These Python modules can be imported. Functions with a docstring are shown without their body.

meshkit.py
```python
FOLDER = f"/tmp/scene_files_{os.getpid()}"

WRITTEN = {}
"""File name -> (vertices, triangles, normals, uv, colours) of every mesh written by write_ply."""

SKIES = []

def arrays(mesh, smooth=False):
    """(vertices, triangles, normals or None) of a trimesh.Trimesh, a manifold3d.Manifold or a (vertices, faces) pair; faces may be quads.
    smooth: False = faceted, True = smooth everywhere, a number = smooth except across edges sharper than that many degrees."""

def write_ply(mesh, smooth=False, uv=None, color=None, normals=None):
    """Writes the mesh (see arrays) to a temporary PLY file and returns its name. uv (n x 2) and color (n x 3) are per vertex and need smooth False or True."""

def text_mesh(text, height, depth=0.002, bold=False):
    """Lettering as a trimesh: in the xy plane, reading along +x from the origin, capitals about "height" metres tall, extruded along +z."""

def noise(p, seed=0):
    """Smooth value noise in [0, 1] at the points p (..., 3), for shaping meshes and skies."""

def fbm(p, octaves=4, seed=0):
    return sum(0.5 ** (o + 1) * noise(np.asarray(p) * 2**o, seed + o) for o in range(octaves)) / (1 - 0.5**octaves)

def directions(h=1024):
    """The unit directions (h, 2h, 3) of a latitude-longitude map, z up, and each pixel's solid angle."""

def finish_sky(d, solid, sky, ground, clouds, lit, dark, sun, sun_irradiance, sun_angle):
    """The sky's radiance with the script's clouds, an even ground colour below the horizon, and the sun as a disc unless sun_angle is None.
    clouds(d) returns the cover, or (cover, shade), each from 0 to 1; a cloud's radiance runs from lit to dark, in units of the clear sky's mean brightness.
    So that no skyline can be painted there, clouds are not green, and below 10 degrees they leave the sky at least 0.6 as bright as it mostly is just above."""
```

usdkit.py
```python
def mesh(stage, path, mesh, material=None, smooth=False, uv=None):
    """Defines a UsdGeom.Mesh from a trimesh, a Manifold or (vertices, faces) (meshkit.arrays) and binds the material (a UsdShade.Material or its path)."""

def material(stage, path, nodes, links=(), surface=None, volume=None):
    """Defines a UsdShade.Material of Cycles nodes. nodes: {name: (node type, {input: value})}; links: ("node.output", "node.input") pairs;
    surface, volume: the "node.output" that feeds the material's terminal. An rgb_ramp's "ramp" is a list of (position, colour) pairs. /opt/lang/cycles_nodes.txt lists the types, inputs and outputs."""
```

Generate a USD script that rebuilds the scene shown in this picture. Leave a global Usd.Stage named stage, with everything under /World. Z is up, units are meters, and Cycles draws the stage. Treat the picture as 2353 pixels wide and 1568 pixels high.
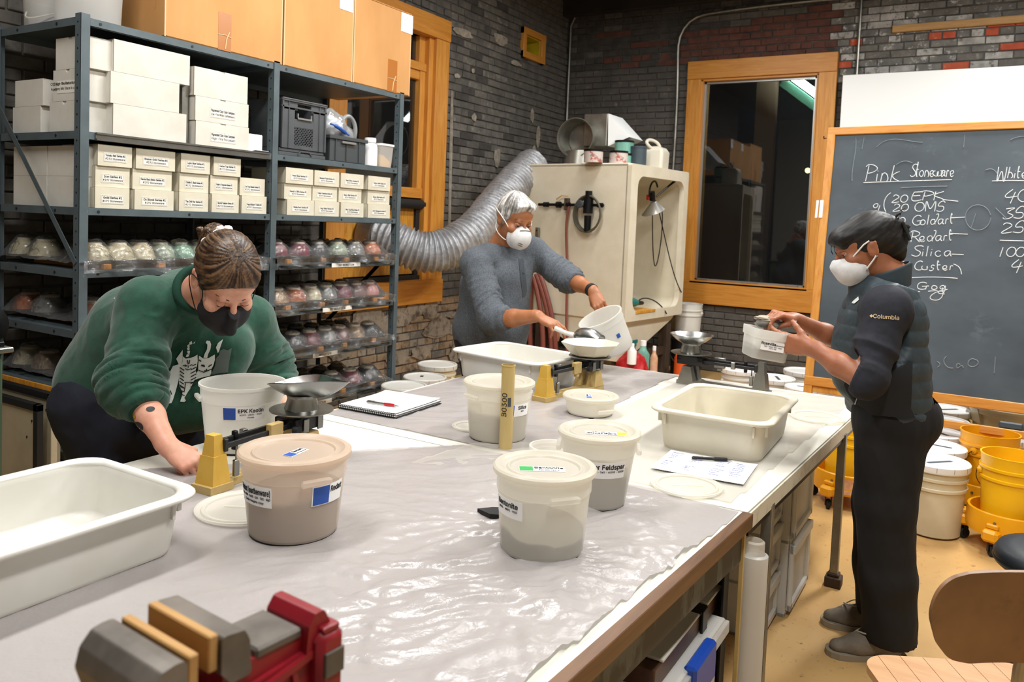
import math, numpy as np, trimesh, usdkit, meshkit, shapely
from shapely.geometry import Polygon
from pxr import Usd, UsdGeom, UsdLux, UsdShade, Gf, Vt, Sdf

stage = Usd.Stage.CreateInMemory()
UsdGeom.SetStageUpAxis(stage, 'Z')
UsdGeom.SetStageMetersPerUnit(stage, 1.0)
UsdGeom.Xform.Define(stage, '/World')
rng = np.random.default_rng(7)

# ---------------------------------------------------------------- camera, light, exposure
cam = UsdGeom.Camera.Define(stage, '/World/camera')
CAM_AT = np.array([0, 0, 1.55])
_yaw, _pitch, _roll = 0.5384, 0.05549, 0.04017
_f = np.array([-math.sin(_yaw) * math.cos(_pitch), math.cos(_yaw) * math.cos(_pitch), -math.sin(_pitch)])
_r = np.cross(_f, [0, 0, 1]); _r /= np.linalg.norm(_r); _u = np.cross(_r, _f)
_c, _s = math.cos(_roll), math.sin(_roll)
_r, _u = _c * _r + _s * _u, -_s * _r + _c * _u
cam.AddTransformOp().Set(Gf.Matrix4d(*_r, 0, *_u, 0, *(-_f), 0, *CAM_AT, 1))
cam.CreateHorizontalApertureAttr(36.0)
cam.CreateFocalLengthAttr(28.128)
cam.CreateVerticalApertureOffsetAttr(-2.665)
cam.CreateFStopAttr(5.6)
cam.CreateFocusDistanceAttr(2.6)
cam.CreateExposureAttr(1.6)

dome = UsdLux.DomeLight.Define(stage, '/World/night_sky')
dome.CreateIntensityAttr(0.003)
dome.CreateColorAttr(Gf.Vec3f(0.6, 0.7, 1.0))

def rect_light(name, x, y, z, w, h, power, color=(1.0, 0.985, 0.955), rot=(0, 0, 0)):
    l = UsdLux.RectLight.Define(stage, '/World/' + name)
    l.AddTranslateOp().Set((x, y, z)); l.AddRotateXYZOp().Set(rot)
    l.CreateWidthAttr(w); l.CreateHeightAttr(h); l.CreateIntensityAttr(power); l.CreateColorAttr(Gf.Vec3f(*color))

# the workshop's rows of fluorescent ceiling fixtures, above the frame
for i, (lx, ly, lp) in enumerate([(-2.3, 0.9, 22), (-2.3, 3.3, 22), (-2.3, 5.8, 13), (0.3, 0.9, 22), (0.3, 3.3, 22), (0.2, 5.9, 42)]):
    rect_light('fluorescent_lamp_%03d' % i if i else 'fluorescent_lamp', lx, ly, 3.93, 0.3, 1.3, lp)

# ---------------------------------------------------------------- helpers
def S(h):
    c = np.array([int(h[i:i + 2], 16) for i in (0, 2, 4)]) / 255
    return tuple(np.where(c <= .04045, c / 12.92, ((c + .055) / 1.055) ** 2.4).tolist())

_used = {}
def numbered(parent, name):
    k = (parent, name); n = _used.get(k, 0); _used[k] = n + 1
    return f'{parent}/{name}' + (f'_{n:03d}' if n else '')

def tags(path, label=None, cat=None, group=None, kind=None):
    p = stage.GetPrimAtPath(path)
    for k, v in (('label', label), ('category', cat), ('group', group), ('kind', kind)):
        if v: p.SetCustomDataByKey(k, v)
    return path

def thing(name, label, cat, loc=(0, 0, 0), rz=0, group=None, kind=None, rx=0, ry=0):
    path = numbered('/World', name)
    x = UsdGeom.Xform.Define(stage, path)
    x.AddTranslateOp().Set(tuple(float(v) for v in loc)); x.AddRotateXYZOp().Set((rx, ry, rz))
    return tags(path, label, cat, group, kind)

def part(parent, name, mesh, mat, label=None, smooth=30, kind=None):
    path = numbered(parent, name)
    usdkit.mesh(stage, path, mesh, M[mat] if isinstance(mat, str) else mat, smooth=smooth)
    return tags(path, label, kind=kind)

def solo(name, mesh, mat, label, cat, group=None, smooth=30, kind=None):
    path = numbered('/World', name)
    usdkit.mesh(stage, path, mesh, M[mat] if isinstance(mat, str) else mat, smooth=smooth)
    return tags(path, label, cat, group, kind)

def struct(name, mesh, mat, smooth=30):
    path = numbered('/World', name)
    usdkit.mesh(stage, path, mesh, M[mat], smooth=smooth)
    return tags(path, kind='structure')

def dup(src, loc, rz, label, group=None, cat=None, rx=0, ry=0):
    p = stage.GetPrimAtPath(src); was = p.GetCustomData()
    base = src.rpartition('/')[2]
    if base[-4:-3] == '_' and base[-3:].isdigit(): base = base[:-4]
    path = numbered('/World', base)
    x = UsdGeom.Xform.Define(stage, path); q = x.GetPrim()
    q.GetReferences().AddInternalReference(p.GetPath())
    x.ClearXformOpOrder()
    x.AddTranslateOp().Set(tuple(float(v) for v in loc)); x.AddRotateXYZOp().Set((rx, ry, rz))
    q.SetInstanceable(True)
    return tags(path, label, cat or was['category'], group or was.get('group'))

def tm(v, f): return trimesh.Trimesh(np.asarray(v, float), np.asarray(f), process=False)
def cat(*ms):
    ms = [m for x in ms for m in (x if isinstance(x, (list, tuple)) else [x])]
    return trimesh.util.concatenate(ms) if len(ms) > 1 else ms[0]

_sg = np.array([(x, y, z) for x in (-1, 1) for y in (-1, 1) for z in (-1, 1)], float)
_uv = np.array([s * (np.array([1, .8, .8]) if k == 0 else np.array([.8, 1, .8]) if k == 1 else np.array([.8, .8, 1])) for s in _sg for k in range(3)])
_hull = trimesh.Trimesh(_uv, [[0, 1, 2]], process=False).convex_hull
_ord = [int(np.argmin(np.abs(_uv - v).sum(1))) for v in _hull.vertices]
_cf = np.array(_ord)[_hull.faces]

def box(x0, y0, z0, x1, y1, z1, b=.002):
    """A box with chamfered edges."""
    lo, hi = np.array([x0, y0, z0], float), np.array([x1, y1, z1], float)
    c, h = (lo + hi) / 2, np.abs(hi - lo) / 2
    b = min(b, .45 * h.min())
    ins = np.array([[0, b, b], [b, 0, b], [b, b, 0]])
    return tm(np.array([c + s * (h - ins[k]) for s in _sg for k in range(3)]), _cf.copy())

def xf(m, loc=(0, 0, 0), rz=0, rx=0, ry=0, sc=1):
    m = m.copy(); T = trimesh.transformations
    A = T.euler_matrix(math.radians(rx), math.radians(ry), math.radians(rz), 'sxyz')
    m.vertices = (m.vertices * sc) @ A[:3, :3].T + np.asarray(loc, float)
    return m

def basis(m, o, ex, ey, ez):
    m = m.copy(); m.vertices = np.asarray(o, float) + m.vertices @ np.array([ex, ey, ez], float)
    if np.linalg.det(np.array([ex, ey, ez], float)) < 0: m.faces = m.faces[:, ::-1]
    return m

def nrm(v): v = np.asarray(v, float); return v / np.linalg.norm(v)

def grid_faces(nu, nv, wrap_u=False):
    i, j = np.meshgrid(np.arange(nu if wrap_u else nu - 1), np.arange(nv - 1), indexing='ij')
    a, b = i * nv + j, ((i + 1) % nu) * nv + j
    q = np.stack([a, b, b + 1, a + 1], -1).reshape(-1, 4)
    return np.vstack([q[:, [0, 1, 2]], q[:, [0, 2, 3]]])

def lathe(prof, n=32, a0=0, a1=2 * math.pi):
    p = np.asarray(prof, float); full = a1 - a0 > 6.28
    a = np.linspace(a0, a1, n, endpoint=not full)
    v = np.stack([np.outer(np.cos(a), p[:, 0]), np.outer(np.sin(a), p[:, 0]), np.tile(p[:, 1], (n, 1))], -1).reshape(-1, 3)
    return tm(v, grid_faces(n, len(p), full))

def tube(pts, r, n=8, closed=False):
    p = np.asarray(pts, float); m = len(p); r = np.broadcast_to(r, m)
    t = np.gradient(p, axis=0) if not closed else np.roll(p, -1, 0) - np.roll(p, 1, 0)
    t /= np.maximum(np.linalg.norm(t, axis=1, keepdims=True), 1e-9)
    u = np.cross(t[0], [0, 0, 1] if abs(t[0][2]) < .9 else [1, 0, 0]); u /= np.linalg.norm(u)
    v = []; a = np.linspace(0, 2 * math.pi, n, endpoint=False)
    for i in range(m):
        u = u - t[i] * (u @ t[i]); u /= np.linalg.norm(u); w = np.cross(t[i], u)
        v.append(p[i] + r[i] * (np.outer(np.cos(a), u) + np.outer(np.sin(a), w)))
    v = np.vstack(v); f = []
    for i in range(m if closed else m - 1):
        for k in range(n):
            a_, b_ = i * n + k, i * n + (k + 1) % n
            c_, d_ = ((i + 1) % m) * n + k, ((i + 1) % m) * n + (k + 1) % n
            f += [(a_, b_, d_), (a_, d_, c_)]
    if not closed:
        v = np.vstack([v, p[0], p[-1]])
        for k in range(n):
            f += [(m * n, (k + 1) % n, k), (m * n + 1, (m - 1) * n + k, (m - 1) * n + (k + 1) % n)]
    return tm(v, f)

def smoothpath(pts, n=40):
    from scipy.interpolate import CubicSpline
    p = np.asarray(pts, float); d = np.r_[0, np.cumsum(np.linalg.norm(np.diff(p, axis=0), axis=1))]
    return CubicSpline(d, p)(np.linspace(0, d[-1], n))

def prism(poly, h, z0=0):
    pg = poly if isinstance(poly, Polygon) else Polygon(poly)
    m = trimesh.creation.extrude_polygon(pg, h, engine='earcut'); m.apply_translation((0, 0, z0)); return m

def rrect(x0, y0, x1, y1, r, n=6):
    pts = []
    for cx, cy, a in ((x1 - r, y1 - r, 0), (x0 + r, y1 - r, 90), (x0 + r, y0 + r, 180), (x1 - r, y0 + r, 270)):
        for k in range(n + 1):
            t = math.radians(a + 90 * k / n); pts.append((cx + r * math.cos(t), cy + r * math.sin(t)))
    return np.array(pts)

def loft(rings, cap0=True, cap1=True):
    """Joins rings (each m x 3) of equal length into a skin."""
    m = len(rings[0]); v = np.vstack(rings); f = []
    for i in range(len(rings) - 1):
        for k in range(m):
            a, b = i * m + k, i * m + (k + 1) % m
            f += [(a, b, b + m), (a, b + m, a + m)]
    if cap0: v = np.vstack([v, np.mean(rings[0], 0)]); c = len(v) - 1; f += [(c, (k + 1) % m, k) for k in range(m)]
    if cap1: v = np.vstack([v, np.mean(rings[-1], 0)]); c = len(v) - 1; o = (len(rings) - 1) * m; f += [(c, o + k, o + (k + 1) % m) for k in range(m)]
    return tm(v, f)

_tc = {}
def text(s, h, depth=.0006, bold=False, center=True):
    k = (s, h, bold)
    if k not in _tc:
        m = meshkit.text_mesh(s, h, depth, bold)
        _tc[k] = m
    m = _tc[k].copy()
    if center: m.vertices[:, 0] -= (m.bounds[0][0] + m.bounds[1][0]) / 2
    return m

def bend(m, R, a0):
    """Wraps a mesh lying in xy (z outwards) round a cylinder of radius R about z, x=0 at the angle a0."""
    m = m.copy(); x, y, z = m.vertices.T; a = a0 + x / R
    m.vertices = np.stack([(R + z) * np.cos(a), (R + z) * np.sin(a), y], 1); return m

def sheet(w, h, t=.0006, nx=12):
    x = np.linspace(-w / 2, w / 2, nx)
    v = np.array([(a, b, c) for a in x for b, c in ((-h / 2, 0), (h / 2, 0), (h / 2, t), (-h / 2, t))])
    f = []
    for i in range(nx - 1):
        for k in range(4):
            a, b = i * 4 + k, i * 4 + (k + 1) % 4; f += [(a, b + 4, b), (a, a + 4, b + 4)]
    o = (nx - 1) * 4
    return tm(v, f + [(0, 1, 2), (0, 2, 3), (o, o + 2, o + 1), (o, o + 3, o + 2)])

fbm = meshkit.fbm

# ---------------------------------------------------------------- materials
M = {}
def hexc(c): return S(c) if isinstance(c, str) else c
def pm(name, c, r=.5, c2=None, sc=8, vec=None, lo=.35, hi=.65, det=4, bump=0, bsc=None, alpha=None, dist=0, spots=None, **kw):
    """A principled material; c2 mixes in by noise; spots=(colour, scale, from, to) adds specks."""
    n = {'p': ('principled_bsdf', dict(base_color=hexc(c), roughness=r, **kw))}; l = []
    if c2 is not None or bump or spots:
        n['t'] = ('texture_coordinate', {}); n['m'] = ('mapping', {'scale': vec or (1, 1, 1)}); l += [('t.object', 'm.vector')]
    src = None
    if c2 is not None:
        n['n'] = ('noise_texture', {'scale': sc, 'detail': det, 'roughness': .6, 'distortion': dist})
        n['r'] = ('rgb_ramp', {'ramp': [(0, hexc(c)), (lo, hexc(c)), (hi, hexc(c2)), (1, hexc(c2))]})
        l += [('m.vector', 'n.vector'), ('n.fac', 'r.fac')]; src = 'r.color'
    if spots:
        n['sn'] = ('noise_texture', {'scale': spots[1], 'detail': 5., 'roughness': .7})
        n['sr'] = ('rgb_ramp', {'ramp': [(0, (0, 0, 0)), (spots[2], (0, 0, 0)), (spots[3], (1, 1, 1)), (1, (1, 1, 1))]})
        n['sm'] = ('mix_color', {'a': hexc(c), 'b': hexc(spots[0])})
        l += [('m.vector', 'sn.vector'), ('sn.fac', 'sr.fac'), ('sr.color', 'sm.fac')]
        if src: l += [(src, 'sm.a')]
        src = 'sm.result'
    if src: l += [(src, 'p.base_color')]
    if bump:
        n['bn'] = ('noise_texture', {'scale': bsc or sc * 4, 'detail': 5., 'roughness': .6})
        n['b'] = ('bump', {'strength': 1.0, 'distance': bump}); l += [('m.vector', 'bn.vector'), ('bn.fac', 'b.height'), ('b.normal', 'p.normal')]
    out = 'p.BSDF'
    if alpha is not None:
        n['tr'] = ('transparent_bsdf', {}); n['mx'] = ('mix_closure', {'fac': alpha}); l += [('tr.BSDF', 'mx.closure1'), ('p.BSDF', 'mx.closure2')]; out = 'mx.closure'
    M[name] = usdkit.material(stage, '/World/Looks/' + name, n, l, surface=out)

def milky(name, c, clear=.12, trans=.45, r=.35):
    """Translucent polythene: diffuse, translucent and a little see-through."""
    n = {'p': ('principled_bsdf', {'base_color': hexc(c), 'roughness': r}), 'tl': ('translucent_bsdf', {'color': hexc(c)}), 'm1': ('mix_closure', {'fac': trans}),
         'tr': ('transparent_bsdf', {}), 'm2': ('mix_closure', {'fac': clear})}
    M[name] = usdkit.material(stage, '/World/Looks/' + name, n, [('p.BSDF', 'm1.closure1'), ('tl.BSDF', 'm1.closure2'), ('m1.closure', 'm2.closure1'), ('tr.BSDF', 'm2.closure2')], surface='m2.closure')

def film(name, tint=(.93, .93, .93), base=.05, bump=.004, sc=14, r=.08, haze=.12):
    """Clear plastic: see-through, shiny at grazing angles, with a crinkle and a trace of milky haze."""
    n = {'t': ('texture_coordinate', {}), 'bn': ('noise_texture', {'scale': sc, 'detail': 4., 'distortion': .6}), 'b': ('bump', {'strength': 1., 'distance': bump}),
         'f': ('fresnel', {'IOR': 1.45}), 'ad': ('math', {'math_type': 'add', 'value2': base, 'use_clamp': True}),
         'tr': ('transparent_bsdf', {'color': tint}), 'g': ('glossy_bsdf', {'color': (1, 1, 1), 'roughness': r}), 'mx': ('mix_closure', {}),
         'd': ('diffuse_bsdf', {'color': (.8, .8, .8)}), 'm2': ('mix_closure', {'fac': haze})}
    M[name] = usdkit.material(stage, '/World/Looks/' + name, n, [('t.object', 'bn.vector'), ('bn.fac', 'b.height'), ('b.normal', 'g.normal'), ('b.normal', 'f.normal'), ('f.fac', 'ad.value1'), ('ad.value', 'mx.fac'),
                               ('tr.BSDF', 'mx.closure1'), ('g.BSDF', 'mx.closure2'), ('mx.closure', 'm2.closure1'), ('d.BSDF', 'm2.closure2')], surface='m2.closure')

pm('floor_paint', 'b8905a', .38, 'c9a56c', sc=1.3, lo=.3, hi=.7, bump=.0008, bsc=30, spots=('86693f', 30, .60, .70))
pm('ceiling_wood', '1c1815', .85, '2c2621', sc=3)
pm('mortar_dark', '5f5c57', .95, '3b3937', sc=3.5, bump=.004, bsc=60)
pm('mortar_pale', '8d8a83', .95, '5b5955', sc=3, bump=.004, bsc=60)
pm('brick_charcoal', '4d4a46', .8, '635f59', sc=9, bump=.003, bsc=70, spots=('77736b', 18, .66, .78))
pm('brick_soot', '3a3734', .8, '4c4844', sc=9, bump=.003, bsc=70, spots=('57534d', 20, .63, .75))
pm('brick_grey', '6f6b64', .85, '595651', sc=9, bump=.003, bsc=70, spots=('8d8880', 16, .56, .7))
pm('brick_plaster', '857b6e', .9, '9b8f80', sc=5, bump=.007, bsc=40, spots=('54493e', 8, .50, .64))
pm('brick_tan', '8a745d', .9, 'a08a70', sc=6, bump=.007, bsc=40, spots=('5b4e41', 7, .48, .62))
pm('brick_red', '6b4236', .85, '52352d', sc=9, bump=.003, bsc=70, spots=('8b827a', 20, .62, .75))
pm('brick_bright', 'a4452b', .85, 'b8573a', sc=9, bump=.003, bsc=70, spots=('c9bcae', 18, .62, .72))
pm('brick_white', 'b9b6b0', .85, '85837f', sc=7, bump=.004, bsc=60, spots=('55524f', 15, .54, .66))
pm('brick_ash', '77756f', .85, '5c5a57', sc=8, bump=.004, bsc=60, spots=('c1beb8', 15, .54, .66))
pm('oak', 'c07a2a', .42, 'd89a45', sc=3.5, vec=(9, 9, .7), lo=.3, hi=.7, dist=1.2, bump=.0006, bsc=12)
pm('oak_flat', 'bd7828', .42, 'd49440', sc=3.5, vec=(.7, 9, 9), lo=.3, hi=.7, dist=1.2, bump=.0006, bsc=12)
pm('oak_side', 'bd7828', .42, 'd49440', sc=3.5, vec=(9, .7, 9), lo=.3, hi=.7, dist=1.2, bump=.0006, bsc=12)
pm('plywood', 'd39a3e', .45, 'bb7d27', sc=2.2, vec=(5, 5, 1), lo=.4, hi=.6, dist=2.5)
pm('yellow_paint', 'c9b414', .6, 'a8920c', sc=6)
pm('dark_paint', '1d1f21', .5)
pm('dark_metal', '17181a', .38, metallic=.6)
pm('rubber', '121212', .7)
pm('shelf_steel', '59656a', .45, '4d585c', sc=6, metallic=.15, spots=('7d868a', 40, .68, .75))
pm('shelf_under', '3a4246', .5)
pm('bolt', '14171a', .5)
pm('carton_white', 'd8d4cb', .75, 'ccc7bb', sc=5, spots=('a89b8a', 30, .70, .78))
pm('carton_cream', 'd8d2bf', .75, 'cac3ae', sc=5)
pm('carton_edge', '8a7862', .8)
pm('paper', 'e9e6dc', .7)
pm('paper_white', 'f2f2f2', .65)
pm('ink', '17171a', .7)
pm('ink_blue', '2a3f9a', .7)
pm('cardboard', 'b9854c', .75, 'c79359', sc=3, vec=(1, 1, .4), spots=('a06f3b', 22, .66, .8))
pm('tape', 'a8682a', .3)
pm('tape_torn', 'd9b98c', .7)
pm('glass_dark', '0a0c0e', .04, alpha=.35)
pm('night', '050505', .9)
pm('alu', 'a9a9a6', .35, metallic=.8)
pm('white_board', 'f6f8f8', .3)
pm('slate', '3a444c', .62, '505b64', sc=2.2, vec=(1, 1, 1.6), lo=.3, hi=.75, spots=('66717a', 4.5, .6, .85))
pm('chalk', 'd8dde0', .9)
pm('chalk_faint', '737d85', .9)
pm('steel', '9a9a96', .32, '85857f', sc=5, metallic=1.0)
pm('pan_steel', 'b5b5b2', .3, 'a2a29e', sc=6, metallic=1.0, bump=.0004, bsc=40)
pm('galv', '97958d', .38, '7d7b73', sc=7, metallic=.8)
pm('foil', 'b4b5b8', .42, '97999d', sc=12, metallic=.45, bump=.008, bsc=26)
pm('fiberglass', 'ded6c2', .4, 'd4cbb4', sc=4, bump=.0006, bsc=90)
pm('teal', '1d7571', .5)
pm('teal_pale', '7fb5a4', .5, '5f9585', sc=14, vec=(1, 1, .15))
pm('can_floral', 'c3b7b0', .5, 'b0574d', sc=16, lo=.56, hi=.62, spots=('3f7d74', 14, .6, .64))
pm('slate_blue', '39474f', .5)
pm('ivory_jug', 'd6cfbe', .45)
pm('hose_red', '7a4034', .5)
pm('hose_olive', '4b4738', .5)
pm('lampshade', 'b9b9b4', .3, metallic=.5)
pm('red', 'b01218', .5)
pm('orange', 'd9551c', .5)
pm('old_wood', '4a3a2c', .75, '33271d', sc=5, vec=(6, 6, 1))
pm('table_white', 'e6e4da', .35, 'dcd9cc', sc=3, spots=('bdb5a0', 25, .66, .8))
pm('table_edge', 'cdc8b6', .45, 'a8a18e', sc=18, lo=.5, hi=.8)
pm('walnut', '6d4a2c', .4, '52361f', sc=3, vec=(9, .7, 9), dist=1)
pm('apron', '3d3a33', .6, '59605f', sc=4, vec=(1, 2.5, 1), lo=.5, hi=.56)
pm('tub_white', 'dcdad3', .38, 'd2d0c7', sc=4)
pm('tub_ivory', 'd8d1be', .42, 'cdc6b1', sc=5, spots=('c2b594', 30, .66, .8))
milky('poly', 'ecebe6', .22)
milky('poly_warm', 'f0e4d6', .45, .5)
milky('poly_ivory', 'f4f1e8', .42, .5)
milky('poly_clear', 'ecece9', .40)
milky('poly_drawer', 'ededea', .16)
milky('lid_cream', 'e6e1d4', .12, .5)
milky('lid_peach', 'e6d3bf', .12, .5)
pm('powder_mauve', '5d5056', .95, '66595f', sc=14)
pm('powder_grey', '65625f', .95, '6e6b67', sc=16)
pm('powder_buff', '9c9180', .95, 'a69b8a', sc=16)
pm('powder_white', 'dcd8cc', .95)
pm('tag_blue', '1d4fa8', .5)
pm('tag_green', '1f9a46', .5)
pm('tag_yellow', 'e6dc12', .5)
pm('scale_yellow', 'c79d3a', .5, 'd0a848', sc=12)
pm('scale_tan', 'bda36a', .5, 'b1965c', sc=12)
pm('scale_black', '141517', .4)
pm('tube_yellow', 'c7ac6a', .3, 'd2ba7e', sc=7, vec=(1, 1, .3), alpha=.8)
pm('pen_red', 'b3121f', .3)
pm('pen_black', '0d0d0f', .25)
pm('yellow_plastic', 'e8a50c', .35, 'dd980a', sc=6)
pm('yellow_bright', 'f2bd12', .35, 'e8b00f', sc=6)
pm('pail_white', 'd9d8d2', .4, 'cfcdc5', sc=5)
pm('pail_cream', 'd2c8ae', .42, 'c7bc9f', sc=5)
pm('pail_lid', 'e6e7e6', .35)
pm('sticker_pink', 'd7b394', .5, 'c98f6c', sc=20)
pm('vise_red', '8a1220', .4, '6e0d18', sc=8, spots=('8f2f36', 12, .62, .7))
pm('vise_iron', '57524c', .45, '7d766e', sc=9, metallic=.35)
pm('jaw_wood', 'b98f56', .6, 'a67c45', sc=4, vec=(1, 8, 8))
pm('chair_ply', '6b4a2c', .45, '845f3b', sc=4, lo=.35, hi=.65, spots=('5f4227', 7, .58, .75))
pm('seat_ply', 'ad7f52', .4, 'bd9164', sc=4, vec=(1, 6, 6))
pm('vinyl', '20252a', .45)
pm('blue_plastic', '0c3f9e', .35)
pm('machine_green', '48614a', .5)
pm('bone_board', 'b7a98d', .6, 'a89a7e', sc=5, spots=('5c5140', 40, .70, .74))
film('wrap', bump=.022, sc=24, base=.035, haze=.05, r=.10)
film('bag_film', tint=(.8, .82, .85), bump=.006, sc=20, base=.08, haze=.25)
pm('brick_field_back', '474440', .85, '605b55', sc=2.2, bump=.003, bsc=60, spots=('7d7468', 9, .58, .70))
pm('wall_paint', 'a9a59c', .9)
film('pane', tint=(.42, .45, .47), bump=0.0002, sc=2, base=.03, haze=.006, r=.02)

# ---------------------------------------------------------------- the room
XL, YB, XR, YF, ZC = -4.45, 8.55, 3.2, -2.2, 4.15
struct('floor', box(XL - .2, YF, -.1, XR, YB + .2, 0, .001), 'floor_paint')
struct('ceiling', box(XL - .2, YF, ZC, XR, YB + .2, ZC + .1, .001), 'ceiling_wood')
for k, y in enumerate((8.42, 7.6, 6.8, 6.0, 5.2, 4.4)):
    struct('ceiling_joist', box(XL, y - .05, ZC - .17 - (.03 if k == 0 else 0), XR, y + .05, ZC, .004), 'ceiling_wood')
struct('wall_right', box(XR, YF, 0, XR + .15, YB, ZC, .001), 'wall_paint')
struct('wall_front', box(XL, YF - .15, 0, XR, YF, ZC, .001), 'wall_paint')
LW = (4.56, 6.10, .77, 3.36)      # the left wall's window: y0, y1, z0, z1
BW = (-2.95, -1.42, .735, 3.35)   # the back wall's window: x0, x1, z0, z1
OP = (7.46, 7.95, 3.31, 3.63)     # small square opening high in the left wall

def wall_of_bricks(name, horiz, back, front, u0, u1, holes, pick, first, rank, n_stuff_mat):
    """A wall of separate bricks on a mortar bed. back / front make (u, depth, z) into boxes."""
    w = tags(UsdGeom.Xform.Define(stage, '/World/' + name).GetPath().pathString, kind='structure')
    us = sorted({u0, u1, *[h[0] for h in holes], *[h[1] for h in holes]})
    bed = []
    for a, b in zip(us[:-1], us[1:]):
        zs = [0.0]
        for h in sorted((h for h in holes if h[0] <= a + 1e-6 and h[1] >= b - 1e-6), key=lambda h: h[2]): zs += [h[2], h[3]]
        zs.append(ZC)
        for z0, z1 in zip(zs[::2], zs[1::2]): bed.append(back(a, z0, b, z1))
    part(w, 'mortar_bed', cat(bed), n_stuff_mat[0], smooth=False)
    all_ = []
    for c in range(int(ZC / .0725)):
        z = c * .0725 + .006; u = u0 - (c % 2) * .1125
        head = c % 6 == 5
        while u < u1:
            ln = (.105 if head else .215)
            a, b = max(u + .005, u0), min(u + ln + .005, u1)
            u += ln + .0105
            if b - a < .03: continue
            m = (a + b) / 2
            if any(h[0] - .01 < b and a < h[1] + .01 and h[2] - .01 < z + .062 and z < h[3] + .01 for h in holes):
                if any(h[0] < m < h[1] and h[2] < z + .03 < h[3] for h in holes): continue
                for h in holes:
                    if h[2] - .01 < z + .062 and z < h[3] + .01:
                        if a < h[0] < b: b = h[0] - .004
                        if a < h[1] < b: a = h[1] + .004
                if b - a < .03: continue
            all_.append((a, b, z))
    all_.sort(key=lambda t: rank((t[0] + t[1]) / 2, t[2] + .03))
    rest = []
    for i, (a, b, z) in enumerate(all_):
        d = rng.normal(0, .0025); j = rng.normal(0, .0015, 4)
        m = front(a + j[0], z + j[1], b + j[2], z + .062 + j[3], .012 + d)
        if i < first: part(w, 'brick', m, pick((a + b) / 2, z + .03), smooth=False)
        else: rest.append(m)
    part(w, 'brick_field', cat(rest), n_stuff_mat[1], smooth=False, kind='stuff')
    return w

def pick_left(y, z):
    r = rng.random(); p = fbm(np.array([[y * 1.3, z * 1.1, 3.]]), 3)[0]
    if z < 1.0 and y < 6.8: return 'brick_tan' if r < .5 else 'brick_plaster' if r < .85 else 'brick_grey'
    if z < 1.3: return 'brick_plaster' if p > .5 else 'brick_grey'
    if p > .60 and r < .6: return 'brick_grey'
    return 'brick_charcoal' if r < .55 else 'brick_grey' if r < .85 else 'brick_soot'

def pick_back(x, z):
    r = rng.random(); p = fbm(np.array([[x * 1.5, z * 1.5, 9.]]), 3)[0]
    if x > -1.42:
        if z > 3.6: return 'brick_ash' if r < .55 else 'brick_grey' if r < .8 else 'brick_white'
        return 'brick_bright' if r < .17 else 'brick_white' if r < .52 else 'brick_ash' if r < .86 else 'brick_grey'
    if z > 3.36 and x > -3.05: return 'brick_red' if z < 3.72 + .1 * x + .25 else 'brick_soot' if r < .5 else 'brick_charcoal'
    if z > 3.3 and x > -4.1 and z < 3.75: return 'brick_red' if r < .28 else 'brick_soot'
    if 2.42 < z < 2.52: return 'brick_bright' if r < .3 else 'brick_charcoal'
    if z < .75: return 'brick_plaster' if r < .5 else 'brick_grey' if r < .75 else 'brick_red'
    if x > -3.5 and z < 3.1: return 'brick_grey' if r < .8 else 'brick_charcoal'
    return 'brick_soot' if r < .6 else 'brick_charcoal'

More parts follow.
